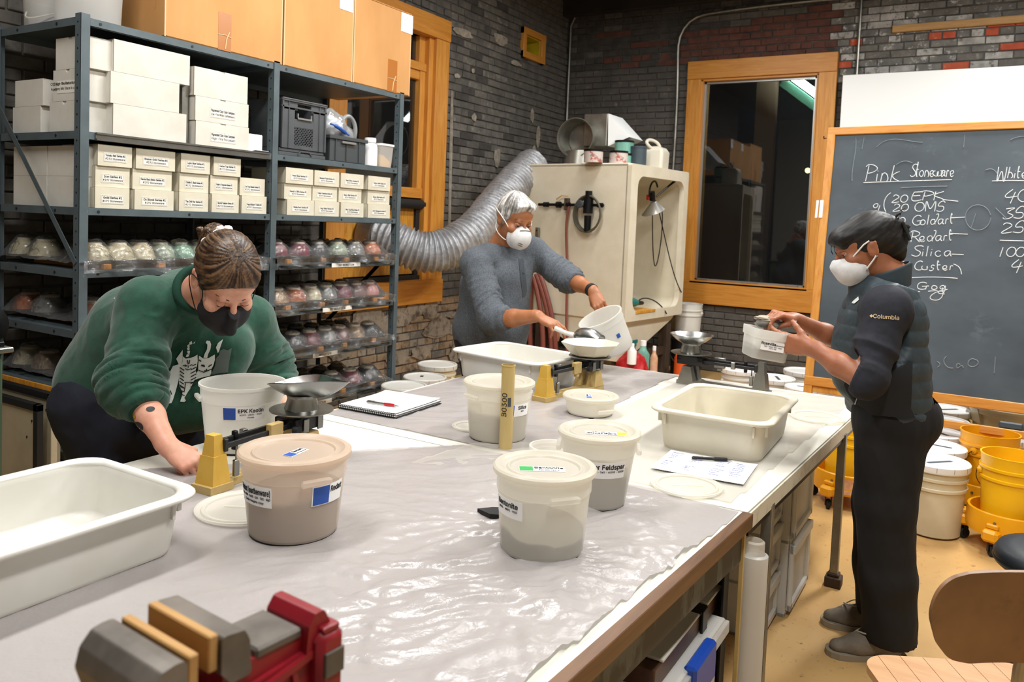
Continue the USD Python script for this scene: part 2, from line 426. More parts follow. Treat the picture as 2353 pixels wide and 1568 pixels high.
wall_of_bricks('wall_left', 'y', lambda a, z0, b, z1: box(XL - .35, a, z0, XL - .012, b, z1, .0005), lambda a, z0, b, z1, d: box(XL - .03, a, z0, XL - .012 + d, b, z1, .004),
               1.2, YB + .012, [LW, OP], pick_left, 300,
               lambda y, z: (y - 6.1 + abs(z - 2.6) * .25 if y > 6.1 and z > 1.7 else (.2 if y < 6.7 and z > .15 else 3) if 4.4 < y < 7 and z < .77 else 9), ('mortar_dark', 'brick_charcoal'))
wall_of_bricks('wall_back', 'x', lambda a, z0, b, z1: box(a, YB + .012, z0, b, YB + .35, z1, .0005), lambda a, z0, b, z1, d: box(a, YB + .012 - d, z0, b, YB + .03, z1, .004),
               XL, XR, [BW], pick_back, 300,
               lambda x, z: (9 if x > .3 else 0 if x > -1.5 and z > 3.08 else 1 if z > 3.35 else 2.5 - z * .1 if x < -2.9 and z > 2.15 else 3 if -2.9 < x < -1.2 and z < .75 else 8), ('mortar_dark', 'brick_field_back'))

# window 1, in the left wall: a tall oak-cased frame with transom, big pane and plywood panel below
w1 = tags(thing('window_1', None, None, kind='structure'), kind='structure')
y0, y1, z0, z1 = LW; xo = XL + .045
part(w1, 'head_casing', box(XL - .05, y0, z1 - .19, xo + .012, y1, z1), 'oak_side')
part(w1, 'casing', box(XL - .05, y1 - .20, z0 + .2, xo, y1, z1 - .19), 'oak')
part(w1, 'casing', box(XL - .05, y0, z0 + .2, xo, y0 + .20, z1 - .19), 'oak')
part(w1, 'jamb', box(XL - .2, y1 - .26, z0 + .2, XL + .01, y1 - .18, z1 - .19), 'oak')
part(w1, 'jamb', box(XL - .2, y0 + .19, z0 + .2, XL + .01, y0 + .23, z1 - .19), 'oak')
part(w1, 'apron_board', box(XL - .05, y0, z0, xo + .015, y1, z0 + .21), 'oak_side')
part(w1, 'transom_rail', box(XL - .12, y0 + .2, 2.86, XL - .02, y1 - .22, 2.93), 'oak_side')
part(w1, 'sash_rail', box(XL - .12, y0 + .2, 2.78, XL - .04, y1 - .22, 2.86), 'oak_side')
part(w1, 'sash_rail', box(XL - .12, y0 + .2, 1.72, XL - .02, y1 - .22, 1.81), 'oak_side')
part(w1, 'sash_stile', box(XL - .12, y1 - .33, 1.72, XL - .03, y1 - .25, 2.86), 'oak')
part(w1, 'sash_stile', box(XL - .12, y1 - .34, 2.93, XL - .04, y1 - .25, z1 - .19), 'oak')
part(w1, 'sash_stile', box(XL - .12, y0 + .22, 1.72, XL - .03, y0 + .27, 2.86), 'oak')
part(w1, 'pane', box(XL - .09, y0 + .26, 1.80, XL - .084, y1 - .32, 2.79, .0005), 'pane')
part(w1, 'pane', box(XL - .09, y0 + .2, 2.92, XL - .084, y1 - .33, z1 - .19, .0005), 'pane')
part(w1, 'black_rail', tube([(XL - .03, y0 + .2, 1.665), (XL - .03, y1 - .24, 1.665)], .045, 14), 'dark_paint')
part(w1, 'panel', box(XL - .10, y0 + .2, z0 + .26, XL - .07, y1 - .3, 1.64), 'plywood', smooth=False)
part(w1, 'black_stile', box(XL - .10, y1 - .31, z0 + .2, XL - .04, y1 - .26, 1.64), 'dark_paint')
part(w1, 'black_sill', box(XL - .10, y0 + .2, z0 + .205, XL - .02, y1 - .2, z0 + .25), 'dark_paint')
part(w1, 'outer_board', box(XL - .32, y0, z0, XL - .30, y1, z1), 'night')

# window 2, in the back wall: oak casing round an aluminium sash, a brown post outside
w2 = tags(thing('window_2', None, None, kind='structure'), kind='structure')
x0, x1, z0, z1 = BW; yo = YB - .045
part(w2, 'head_casing', box(x0, yo - .012, z1 - .19, x1, YB + .05, z1), 'oak_flat')
part(w2, 'casing', box(x0, yo, z0 + .24, x0 + .15, YB + .05, z1 - .19), 'oak')
part(w2, 'casing', box(x1 - .17, yo, z0 + .24, x1, YB + .05, z1 - .19), 'oak')
part(w2, 'jamb', box(x0 + .145, YB - .03, z0 + .24, x0 + .175, YB + .2, z1 - .2), 'oak')
part(w2, 'jamb', box(x1 - .19, YB - .03, z0 + .24, x1 - .165, YB + .2, z1 - .2), 'oak')
part(w2, 'jamb', box(x0 + .15, YB - .03, z1 - .215, x1 - .17, YB + .2, z1 - .19), 'oak_flat')
part(w2, 'apron_board', box(x0, yo - .01, z0, x1, YB + .05, z0 + .24), 'oak_flat')
part(w2, 'sill', box(x0 + .14, YB - .055, z0 + .22, x1 - .16, YB + .2, z0 + .25), 'oak_flat')
a, b, c, d = x0 + .175, x1 - .19, z0 + .25, z1 - .215
for q in ((a, c, a + .025, d), (b - .025, c, b, d), (a, d - .025, b, d), (a, c, b, c + .02)):
    part(w2, 'sash_bar', box(q[0], YB + .02, q[1], q[2], YB + .05, q[3]), 'alu')
part(w2, 'pane', box(a + .02, YB + .033, c + .015, b - .02, YB + .038, d - .02, .0005), 'pane')
for u in (a + .04, a + .52, b - .19):
    part(w2, 'sash_lock', box(u, YB - .01, c + .0, u + (.12 if u < a + .1 or u > a + .6 else .16), YB + .02, c + .022, .006), 'alu')
pm('post_brown', 'b08f70', .8)
part(w2, 'outer_post', box(-2.51, 9.7, .3, -2.277, 9.8, 3.9), 'post_brown')
part(w2, 'outer_board', box(-5, 10.6, 0, 1, 10.62, 5), 'night')


# window 3: the small square opening with a yellow reveal
w3 = tags(thing('window_3', None, None, kind='structure'), kind='structure')
y0, y1, z0, z1 = OP
for q in ((y0, z0, y0 + .07, z1), (y1 - .09, z0, y1, z1)): part(w3, 'casing', box(XL - .05, q[0], q[1], XL + .03, q[2], q[3]), 'oak')
for q in ((y0, z0, y1, z0 + .07), (y0, z1 - .07, y1, z1)): part(w3, 'casing', box(XL - .05, q[0], q[1], XL + .032, q[2], q[3]), 'oak_side')
part(w3, 'reveal', cat(box(XL - .3, y1 - .095, z0 + .07, XL, y1 - .085, z1 - .07), box(XL - .3, y0 + .07, z1 - .08, XL, y1 - .09, z1 - .07), box(XL - .3, y0 + .07, z0 + .07, XL, y1 - .09, z0 + .08), box(XL - .3, y0 + .22, z0 + .07, XL - .28, y1 - .09, z1 - .07)), 'yellow_paint')
part(w3, 'outer_board', box(XL - .33, y0, z0, XL - .31, y1, z1), 'night')

# plaster scabs left on the dark wall, conduits, and the timber ledge let into the back wall
pm('plaster_scab', 'a39a8b', .9, '7f776b', sc=20)
def scab(c, w, h, seed, axis):
    a = np.linspace(0, 2 * math.pi, 22, endpoint=False)
    r = .45 + .75 * fbm(np.c_[np.cos(a) * 1.8, np.sin(a) * 1.8, a * 0] + seed * 7.3, 3)
    m = prism(np.c_[np.cos(a) * r * w / 2, np.sin(a) * r * h / 2], .006)
    return basis(m, c, (0, 1, 0) if axis == 'x' else (1, 0, 0), (0, 0, 1), (1, 0, 0) if axis == 'x' else (0, -1, 0))
part('/World/wall_left', 'corner_pier', box(XL - .35, YB + .012, 0, XL, YB + .36, ZC, .001), 'mortar_dark')
scabs = []
for k, (px, pz, w, h) in enumerate([(7.05, 3.40, .34, .13), (7.35, 3.22, .25, .07), (6.35, 3.32, .40, .1), (7.75, 2.72, .09, .2), (7.9, 2.5, .1, .25), (7.82, 2.32, .1, .22), (8.0, 2.15, .3, .1), (7.4, 2.1, .24, .08), (7.05, 2.2, .14, .24), (6.6, 2.55, .1, .1), (6.55, 3.0, .06, .05), (7.6, 1.8, .3, .09), (7.2, 1.87, .2, .07), (6.28, 2.9, .12, .05), (8.2, 1.95, .2, .08)]):
    scabs.append(scab((XL + .004, px, pz), w, h, k, 'x'))
part('/World/wall_left', 'plaster_patch', cat(scabs), 'plaster_scab', kind='stuff')
low = [scab((XL + .002 + .0006 * k, rng.uniform(4.55, 6.6), rng.uniform(.2, .72)), rng.uniform(.25, .6), rng.uniform(.08, .24), 40 + k, 'x') for k in range(22)]
part('/World/wall_left', 'plaster_patch', cat(low), 'brick_plaster', kind='stuff')
part('/World/wall_left', 'plaster_streak', tube([(XL + .006, 6.21, 2.75), (XL + .006, 6.22, 2.3), (XL + .006, 6.25, 1.2)], [.012, .018, .014], 6), 'plaster_scab')
pipe = solo('conduit_pipe', tube([(-4.41, YB - .03, 2.4), (-4.41, YB - .03, 3.86), (-4.36, YB - .03, 3.97), (-4.2, YB - .03, 4.0), (-2.2, YB - .03, 4.02), (0.6, YB - .03, 4.0)], .016, 8), 'galv', 'thin grey conduit rising in the room corner and along the wall top', 'pipe')
p2 = smoothpath([(-3.06, YB - .05, .9), (-3.06, YB - .05, 2.2), (-3.07, YB - .05, 3.4), (-3.05, YB - .05, 3.65), (-2.93, YB - .05, 3.80), (-2.7, YB - .05, 3.85), (-1.4, YB - .05, 3.87), (.6, YB - .05, 3.93)], 70)
solo('conduit_pipe', tube(p2, .018, 8), 'galv', 'grey conduit beside the oak window bending over its top and running right', 'pipe')
solo('conduit_pipe', tube([(-1.24, YB - .03, 3.1), (-1.24, YB - .03, 4.05)], .014, 8), 'galv', 'short straight vertical conduit on the brick wall right of the oak window', 'pipe')
solo('timber_ledge', xf(box(-.95, YB - .03, 3.5, .5, YB + .02, 3.57, .006), (0, 0, 0)), 'old_timber' if 'old_timber' in M else 'jaw_wood', 'narrow weathered timber strip let into the whitewashed brick wall', 'timber strip')

M['lamp_glow'] = usdkit.material(stage, '/World/Looks/lamp_glow', {'e': ('emission', {'color': (1., .55, .16), 'strength': 9.})}, [], surface='e.emission')
M['lamp_pale'] = usdkit.material(stage, '/World/Looks/lamp_pale', {'e': ('emission', {'color': (.85, 1., .93), 'strength': 45.})}, [], surface='e.emission')
pm('awning_green', '6fae8c', .6)
t = thing('porch_lamp', 'small yellow lamp glowing outside the oak window', 'lamp', [-1.853, 9.6, 2.259]); part(t, 'globe', trimesh.creation.icosphere(2, .03), 'lamp_glow', smooth=True); part(t, 'bracket', box(-.01, .03, -.02, .01, .14, .02), 'dark_metal')
p_ = np.array([-1.875, 9.3, 3.132])
t = thing('porch_light', 'white tube light with green awning edge outside the oak window top', 'light', tuple(p_)); d_ = nrm((.62, 0, -.48)); n_ = np.array([-d_[2], 0, d_[0]])
part(t, 'tube', tube([-d_ * .22 + n_ * .03, d_ * .5 + n_ * .03], .045, 10), 'lamp_pale', smooth=40); part(t, 'awning', basis(box(-.26, -.13, -.01, .55, -.03, .10), (0, 0, 0), d_, n_, (0, 1, 0)), 'awning_green')
# ---------------------------------------------------------------- steel shelving and what stands on it
SX, SB = -3.62, -4.36          # front and back of the shelves
PY = (2.145, 3.29, 4.44)       # the posts' y
LV = (2.405, 1.885, 1.532, 1.237, .953, .668, .36, .09)
sh = thing('steel_shelving', 'grey steel two-bay shelving unit against the left wall, loaded with boxes and wrapped bowls', 'shelving', (0, 0, 0))
for i, y in enumerate(PY):
    for x, sx in ((SX, -1), (SB, 1)):
        w = .045
        ang = cat(box(x - (.003 if sx < 0 else 0), y, 0, x + (.0 if sx < 0 else .003), y + w, 2.42, .0008), box(min(x, x + sx * w), y, 0, max(x, x + sx * w), y + .003, 2.42, .0008))
        p = part(sh, 'post', ang, 'shelf_steel')
        part(p, 'bolt_hole', cat([xf(trimesh.creation.cylinder(.0045, .002, sections=8), (x + sx * .022, y - .0004, z), rx=90) for z in np.arange(.1, 2.4, .06)]), 'bolt', kind='stuff')
for b in range(2):
    ya, yb = PY[b] + (.046 if b == 0 else .046), PY[b + 1] - .001
    for k, z in enumerate(LV):
        m = cat(box(SB + .004, PY[b] + .004, z - .004, SX - .004, yb, z, .001), box(SX - .006, ya, z - .037, SX - .003, yb, z, .0008), box(SX - .02, ya, z - .037, SX - .003, yb, z - .034, .0008), box(SB + .004, ya, z - .037, SB + .007, yb, z, .0008),
                box(SB + .05, PY[b] + .0035, z - .037, SX - .046, PY[b] + .006, z, .0008))
        s = part(sh, 'shelf', m, 'shelf_steel')
        part(s, 'bolt', cat([xf(trimesh.creation.cylinder(.007, .004, sections=8), (SX - .003, y, z - .018), ry=90) for y in (ya + .05, (ya + yb) / 2, yb - .04)] + ([xf(trimesh.creation.cylinder(.007, .004, sections=8), (x, PY[0] + .003, z - .018), rx=90) for x in (SX - .2, SB + .2)] if b == 0 else [])), 'bolt', kind='stuff')
def flat_bar(a, b, w=.03, t=.003, n=(0, 1, 0)):
    a, b = np.array(a, float), np.array(b, float); d = nrm(b - a); n = nrm(n); s = np.cross(n, d)
    m = box(-w / 2, 0, -t / 2, w / 2, np.linalg.norm(b - a), t / 2, .0006)
    return basis(m, a, s, d, n)
part(sh, 'brace', flat_bar((SX - .02, PY[0] - .003, 1.27), (SB + .02, PY[0] - .003, 2.04)), 'shelf_steel')
part(sh, 'brace', flat_bar((SX - .1, PY[2] - .004, 1.24), (SB + .02, PY[2] - .004, .66)), 'dark_metal')
for y, zt in ((2.3, LV[1]), ):
    part(sh, 'channel_rail', cat(box(SX - .002, 2.22, zt - .037, SX + .012, 3.27, zt - .028, .001), box(SX - .002, 2.22, zt - .009, SX + .012, 3.27, zt, .001), box(SX - .002, 2.22, zt - .03, SX + .002, 3.27, zt - .008, .001)), 'steel')
for k, tx in ((3, '2ST REDUCTION'), (4, '2ST REDUCTION'), (5, 'REDUCTION'), (6, 'REDUCTION')):
    zt = LV[k]
    part(sh, 'channel_rail', cat(box(SX - .002, 3.36, zt - .034, SX + .010, 4.42, zt - .027, .001), box(SX - .002, 3.36, zt - .009, SX + .010, 4.42, zt - .002, .001)), 'steel')
    yl = (3.93, 3.86, 3.76, 3.72)[k - 3]
    lb = part(sh, 'shelf_label', basis(sheet(.27 if k < 5 else .22, .027), (SX + .011, yl, zt - .018), (0, 1, 0), (0, 0, 1), (1, 0, 0)), 'paper')
    part(lb, 'lettering', basis(text(tx, .013, bold=True), (SX + .0118, yl, zt - .0245), (0, 1, 0), (0, 0, 1), (1, 0, 0)), 'ink')

def carton(name, label, y0, y1, z, h, d=.30, x=SX - .012, mat='carton_white', lines=None, notch=True, group=None, lw=.6, rz=0, thick=None):
    """A tuck-flap box whose front looks to +x; its foot's front middle is its origin."""
    w = y1 - y0; t = thing(name, label, 'box', (x, (y0 + y1) / 2, z), rz, group)
    part(t, 'body', box(-d, -w / 2, 0, -.0045, w / 2, h - .003, .002), mat)
    n = Polygon([(-w / 2, 0), (w / 2, 0), (w / 2, h), (-w / 2, h)])
    if notch: n = n.difference(shapely.Point(0, h).buffer(min(.018, h * .25)))
    part(t, 'front_flap', basis(prism(n, .004), (-.0042, 0, 0), (0, 1, 0), (0, 0, 1), (1, 0, 0)), mat, smooth=False)
    part(t, 'lid', box(-d, -w / 2, h - .0028, -.004, w / 2, h, .0008), mat)
    part(t, 'fold_line', cat(box(-.006, -w / 2 - .0006, 0, -.003, -w / 2 + .0008, h, .0002), box(-.006, w / 2 - .0008, 0, -.003, w / 2 + .0006, h, .0002)), 'carton_edge', kind='stuff')
    if lines:
        lh = h * .42; l_ = part(t, 'label_paper', basis(sheet(w * lw, lh), (.0006, 0, h * .42), (0, 1, 0), (0, 0, 1), (1, 0, 0)), 'paper')
        zz = h * .42; rule = .0012
        part(l_, 'border', cat([basis(box(-w * lw / 2 + .003, s - rule / 2, 0, w * lw / 2 - .003, s + rule / 2, .0004, .0001), (.0012, 0, zz), (0, 1, 0), (0, 0, 1), (1, 0, 0)) for s in (-lh / 2 + .003, lh / 2 - .003)] + [basis(box(s - rule / 2, -lh / 2 + .003, 0, s + rule / 2, lh / 2 - .003, .0004, .0001), (.0012, 0, zz), (0, 1, 0), (0, 0, 1), (1, 0, 0)) for s in (-w * lw / 2 + .003, w * lw / 2 - .003)]), 'carton_edge')
        tms = []
        for q, s in enumerate(lines):
            m = text(s, lh * .24, bold=q == 0); wd = np.ptp(m.vertices[:, 0]); f = min(1, (w * lw - .014) / wd)
            m.vertices[:, 0] *= f
            tms.append(basis(m, (.0014, 0, zz + lh * (.10 if q == 0 else -.28)), (0, 1, 0), (0, 0, 1), (1, 0, 0)))
        part(l_, 'lettering', cat(tms), 'ink')
    return t

def P(px): return None
# second shelf, left bay: plain white boxes
zs = LV[1]
stacks = [('left', 2.62)]
for k, (ya, yb, h, dx) in enumerate(((2.42, 2.745, .150, .02), (2.405, 2.70, .150, .03), (2.42, 2.76, .152, .02))):
    carton('storage_box', 'plain white carton, %s of the three facing the aisle beside the first shelf post' % ('bottom', 'middle', 'top')[k], ya - .10, yb - .02, zs + (0, .151, .302)[k], h, .32, SX - .02 + dx * 0, notch=k == 9)
def side_carton(label, x0, x1, z, h, y=2.19, d=.22, lines=None, notch=True):
    """A carton whose front looks out of the shelf's end (to -y)."""
    w = x1 - x0; t = thing('storage_box', label, 'box', ((x0 + x1) / 2, y, z))
    n = Polygon([(-w / 2, 0), (w / 2, 0), (w / 2, h), (-w / 2, h)])
    if notch: n = n.difference(shapely.Point(0, h).buffer(.016))
    part(t, 'body', box(-w / 2, .0045, 0, w / 2, d, h - .003, .002), 'carton_white')
    part(t, 'front_flap', basis(prism(n, .004), (0, .0042, 0), (1, 0, 0), (0, 0, 1), (0, -1, 0)), 'carton_white', smooth=False)
    part(t, 'lid', box(-w / 2, .004, h - .0028, w / 2, d, h, .0008), 'carton_white')
    if lines:
        lb = part(t, 'label_paper', basis(sheet(w * .7, h * .4), (0, -.0006, h * .45), (1, 0, 0), (0, 0, 1), (0, -1, 0)), 'paper')
        part(lb, 'lettering', cat([basis(text(s, h * .085, bold=q == 0), (0, -.0014, h * (.52 - .16 * q)), (1, 0, 0), (0, 0, 1), (0, -1, 0)) for q, s in enumerate(lines)]), 'ink')
    return t
side_carton('white carton facing the shelf end, lowest of three behind the first post', -3.95, -3.70, zs, .148)
side_carton('white carton with a two-line label, facing the shelf end behind the first post', -3.92, -3.68, zs + .149, .148, lines=('C/10 high-fire Reduction samples', 'Academy Mix Glaze in containers'))
side_carton('white carton with torn thumb notch facing the shelf end, topmost of its stack of three', -3.90, -3.66, zs + .298, .148)
side_carton('small plain white carton at the left end of the second shelf, lower of two', -4.28, -4.03, zs, .135, notch=False)
side_carton('small plain white carton at the left end of the second shelf, upper of two', -4.26, -4.01, zs + .136, .13, notch=False)
for k, (h, ln) in enumerate(((.128, ('Pigmented Clay Color Samples', 'High-Fire Porcelain')), (.128, ('Pigmented Clay Color Samples', 'Low-Fire White Earthenware')), (.15, None))):
    carton('storage_box', ('white carton labelled High-Fire Porcelain, bottom of its stack', 'white carton labelled Low-Fire White Earthenware, middle of its stack', 'unlabelled white carton with thumb notch on top of the two clay sample cartons')[k],
           (2.78, 2.775, 2.765)[k], (3.13, 3.125, 3.115)[k], zs + (0, .129, .258)[k], h, .34, SX - .015, lines=ln, lw=.48)
t = solo('angle_iron', cat(box(SX - .05, 2.715, zs, SX - .047, 2.755, zs + .40, .0008), box(SX - .10, 2.715, zs, SX - .047, 2.718, zs + .40, .0008)), 'galv', 'upright galvanised angle iron standing between two stacks of white cartons', 'angle iron')
t = thing('folded_card', 'small blank white card box with a curled flap beside the clay sample cartons', 'card box', (SX - .03, 3.19, zs))
part(t, 'body', box(-.10, -.05, 0, 0, .055, .10, .004), 'paper_white'); part(t, 'flap', xf(box(0, -.02, 0, .03, .075, .002, .0008), (0, 0, .004), ry=-8), 'paper_white')

# third shelf: plain boxes at the end, then labelled glaze-test boxes
zs = LV[2]
for k, (xa, xb) in enumerate(((-4.27, -3.97), (-3.96, -3.68))):
    for q in range(2):
        side_carton('plain grey-white carton at the end of the third shelf, %s %s one' % (('upper', 'lower')[1 - q], ('left', 'right')[k]), xa, xb, zs + q * .146, .145, notch=False)
rows = [(2.245, 2.42, ('Gold', 'Iron', 'Tomato Red')), (2.435, 2.655, ('Ox Blood', 'Davis Red Shino', 'Shaner Gold')), (2.70, 2.88, ('The Civil War', 'Charlie D. Black', 'Lapis Blue')), (2.893, 3.075, ('Sacred Celadon', "Fuller's Turquoise", 'Carbon Trap')), (3.095, 3.275, ('Peach Bloom 2', 'Ice Trap Celadon')),
        (3.42, 3.595, ('Rutile Red', "Randy's Cliffs", 'Reed Blue')), (3.605, 3.775, ('Hog Slate', 'Yellow Temmoku', 'Barnard Purple')), (3.79, 3.96, ('Blue Dog Ring', 'Navy Wild', 'Red Shino')), (3.995, 4.175, ("Josh's Manganese", 'Simon Slip', 'Yellow Salt'))]
seen = set()
for c, (ya, yb, names) in enumerate(rows):
    h = .100 if c < 5 else .094
    for q, nm in enumerate(names):
        j = rng.normal(0, .006)
        if c >= 5: ya2, yb2 = 3.42 + (ya - 3.42) * 1.28, 3.42 + (yb - 3.42) * 1.28
        else: ya2, yb2 = ya, yb
        carton('glaze_test_box', 'cream carton labelled %s, %s of its stack on the third shelf' % (nm, ('bottom', 'middle', 'top')[q]), ya2 + j, yb2 + j, zs + q * (h + .001), h, .30, SX - .02 - .012 * (q == 1), 'carton_cream', (nm + ' Series #1', '#192 Stoneware'), notch=False, group='labelled glaze test boxes on the third shelf', lw=.66)
carton('glaze_test_box', 'cream carton set far back in shade above the Ice Trap Celadon carton', 3.10, 3.27, zs + .202, .095, .3, SX - .30, 'carton_cream', ('Series #1', '#192 Stoneware'), notch=False, group='labelled glaze test boxes on the third shelf')

# second shelf, right bay: crates, tote, bottle, tub
zs = LV[1]
def lattice(w, h, pitch, t, bar):
    out = []; d = math.hypot(w, h)
    rect = shapely.box(0, 0, w, h)
    for s in (1, -1):
        for o in np.arange(-h, w + h, pitch):
            ln = shapely.LineString([(o, 0), (o + s * h, h)]).buffer(bar / 2, cap_style='flat').intersection(rect)
            for g in getattr(ln, 'geoms', [ln]):
                if g.area > 1e-6 and g.geom_type == 'Polygon': out.append(prism(g, t))
    return cat(out)
pm('crate_grey', '4d5053', .5, '43464a', sc=6)
pm('crate_black', '191a1c', .5)
pm('tote_grey', '3f4346', .5)
def crate(name, label, loc, mat, w=.33, d=.33, h=.28):
    """A dairy crate: ribbed walls, a hand hole and a lattice window in the front (+x)."""
    t = thing(name, label, 'crate', loc)
    g = lambda a, z0, b, z1, th=.006: basis(box(a, z0, 0, b, z1, th, .001), (0, 0, 0), (0, 1, 0), (0, 0, 1), (1, 0, 0))
    fr = [g(-w / 2, 0, -w * .22, h - .04), g(w * .22, 0, w / 2, h - .04), g(-w * .22, h * .45, w * .22, h * .62), g(-w * .22, 0, w * .22, h * .08), g(-w / 2, h - .06, -w * .16, h), g(w * .16, h - .06, w / 2, h), g(-w * .16, h - .02, w * .16, h)]
    fr += [g(s * w / 2 - .006, 0, s * w / 2 + .006, h, .014) for s in (-1, 1)] + [g(s * w * .36 - .003, 0, s * w * .36 + .003, h, .012) for s in (-1, 1)]
    part(t, 'front_wall', cat(fr), mat)
    part(t, 'lattice', basis(lattice(w * .44, h * .37, .022, .005, .004), (.0005, -w * .22, h * .08), (0, 1, 0), (0, 0, 1), (1, 0, 0)), mat)
    part(t, 'side_wall', box(-d, -w / 2, 0, 0, -w / 2 + .006, h, .001), mat); part(t, 'side_wall', box(-d, w / 2 - .006, 0, 0, w / 2, h, .001), mat)
    part(t, 'back_wall', box(-d, -w / 2, 0, -d + .006, w / 2, h, .001), mat); part(t, 'bottom', box(-d, -w / 2, 0, 0, w / 2, .006, .001), mat)
    part(t, 'rim', cat(*[tube([(0.012, -w / 2 - .008, z), (.012, w / 2 + .008, z)], .007, 6) for z in (h, h - .045)][:1], g(-w / 2 - .01, h - .012, w / 2 + .01, h, .016), g(-w / 2 - .01, h - .05, w / 2 + .01, h - .04, .014)), mat)
    part(t, 'handle', basis(cat(box(-w * .17, -.006, 0, w * .17, .006, .016), box(-w * .17, .03, 0, -w * .17 + .008, -.006, .014), box(w * .17 - .008, .03, 0, w * .17, -.006, .014)), (.0, 0, h * .62 + .004), (0, 1, 0), (0, 0, 1), (1, 0, 0)), 'alu' if mat == 'crate_grey' else mat)
    return t
base = thing('crate_base', 'flat grey stacking tray under the grey milk crate', 'tray', (SX - .015, 3.55, zs))
part(base, 'tray', cat(box(-.34, -.20, 0, 0, .19, .022, .003), box(-.33, -.19, .024, -.005, .18, .044, .003)), 'crate_grey')
part(base, 'grip', basis(prism([(-.05, .0), (-.03, .025), (.05, .025), (.07, 0), (.062, 0), (.045, .018), (-.025, .018), (-.04, 0)], .006), (.0, 0, .012), (0, 1, 0), (0, 0, 1), (1, 0, 0)), 'crate_grey')
crate('milk_crate', 'grey plastic milk crate with diamond lattice and hand hole on the second shelf', (SX - .02, 3.55, zs + .045), 'crate_grey', .35, .33, .29)
crate('milk_crate', 'black milk crate behind the small white card box, right of the clay sample cartons', (SX - .30, 3.22, zs + .002), 'crate_black', .30, .30, .27)
t = thing('storage_tote', 'low dark grey plastic tote with a bag and jug in it beside the milk crate', 'tote', (SX - .02, 3.95, zs))
w, d, h = .36, .30, .165
part(t, 'body', cat(box(-d, -w / 2 + .015, 0, -d + .006, w / 2 - .015, h), box(-.006, -w / 2 + .015, 0, 0, w / 2 - .015, h), box(-d, -w / 2 + .012, 0, 0, -w / 2 + .018, h), box(-d, w / 2 - .018, 0, 0, w / 2 - .012, h), box(-d, -w / 2 + .015, 0, 0, w / 2 - .015, .006)), 'tote_grey')
part(t, 'rim', cat(box(-d - .01, -w / 2, h - .022, -d + .006, w / 2, h), box(-.006, -w / 2, h - .022, .012, w / 2, h), box(-d, -w / 2, h - .022, 0, -w / 2 + .02, h), box(-d, w / 2 - .02, h - .022, 0, w / 2, h)), 'tote_grey')
part(t, 'handle', box(.006, -.07, h - .045, .018, .06, h - .03, .003), 'alu')
part(t, 'rib', cat([box(0, y - .003, .01, .008, y + .003, h - .02) for y in (-.12, -.02, .10)]), 'tote_grey')
# crumpled clear bag with a blue stripe, grey jug
u, v = np.meshgrid(np.linspace(0, 2 * np.pi, 40, endpoint=False), np.linspace(-1.4, 1.5, 22), indexing='ij')
blob = np.stack([np.cos(v) * np.cos(u), np.cos(v) * np.sin(u), np.sin(v)], -1).reshape(-1, 3)
blob *= (.72 + .55 * fbm(blob * 2.1 + 4, 4))[:, None]
t = thing('plastic_bag', 'crumpled clear plastic bag with a blue band heaped in the grey tote', 'bag', (SX - .12, 3.86, zs + .165))
bag = tm(blob * np.array([.10, .115, .11]) + np.array([0, .02, .06]), grid_faces(40, 22, True)); part(t, 'bag', bag, 'bag_film', smooth=True)
part(t, 'blue_band', tube(smoothpath([(.09, -.07, .07), (.104, -.02, .055), (.10, .05, .03), (.095, .10, .015)], 20), [.006] * 4 + [.012] * 12 + [.005] * 4, 8), 'tag_blue')
part(t, 'inner_sheet', tm(blob[:, [1, 0, 2]] * np.array([.07, .085, .075]) + np.array([.01, .02, .055]), grid_faces(40, 22, True)), 'paper_white', smooth=True)
t = thing('plastic_jug', 'grey translucent jug with looped handle lying in the tote', 'jug', (SX - .13, 4.03, zs + .17))
pm('jug_grey', '8d8f90', .35)
part(t, 'body', xf(lathe([(0, -.1), (.06, -.1), (.07, -.08), (.07, .04), (.04, .08), (.02, .09), (.02, .11), (0, .11)], 24), (-.04, 0, .035), rx=70), 'jug_grey', smooth=40)
part(t, 'handle', tube(smoothpath([(.02, -.06, .05), (.03, -.05, .12), (.03, 0, .145), (.03, .055, .11), (.03, .07, .04), (.02, .07, 0)], 24), .014, 10), 'jug_grey')
t = thing('medicine_bottle', 'white plastic bottle with ribbed cap at the right of the tote', 'bottle', (SX - .06, 4.21, zs))
part(t, 'body', lathe([(0, 0), (.047, 0), (.05, .006), (.05, .12), (.047, .14), (.034, .155), (.034, .16), (0, .16)], 28), 'poly_clear' if False else 'paper_white', smooth=40)
part(t, 'cap', lathe([(.037, .158), (.039, .16), (.039, .185), (.036, .19), (0, .19)], 28), 'paper_white', smooth=40)
t = thing('clear_tub', 'clear square tub of yellow powder at the right end of the second shelf', 'tub', (SX - .02, 4.35, zs))
r0, r1 = rrect(-.13, -.065, -.005, .055, .02), rrect(-.14, -.075, .005, .065, .02)
part(t, 'wall', loft([np.c_[r0, np.full(len(r0), .001)], np.c_[r1, np.full(len(r1), .15)]], cap1=False), 'poly_clear', smooth=40)
pm('powder_yellow', 'd0a560', .95)
rr = rrect(-.125, -.06, -.01, .05, .02); tp = .035 + .045 * (.5 - (rr[:, 1] / .12)) * (.6 + .8 * fbm(np.c_[rr * 30, rr[:, 0] * 0], 3))
part(t, 'powder', loft([np.c_[rr, np.full(len(rr), .004)], np.c_[rr, tp]]), 'powder_yellow')
part(t, 'lid', cat(prism(rrect(-.145, -.08, .01, .07, .02), .014, .148)), 'pail_lid')

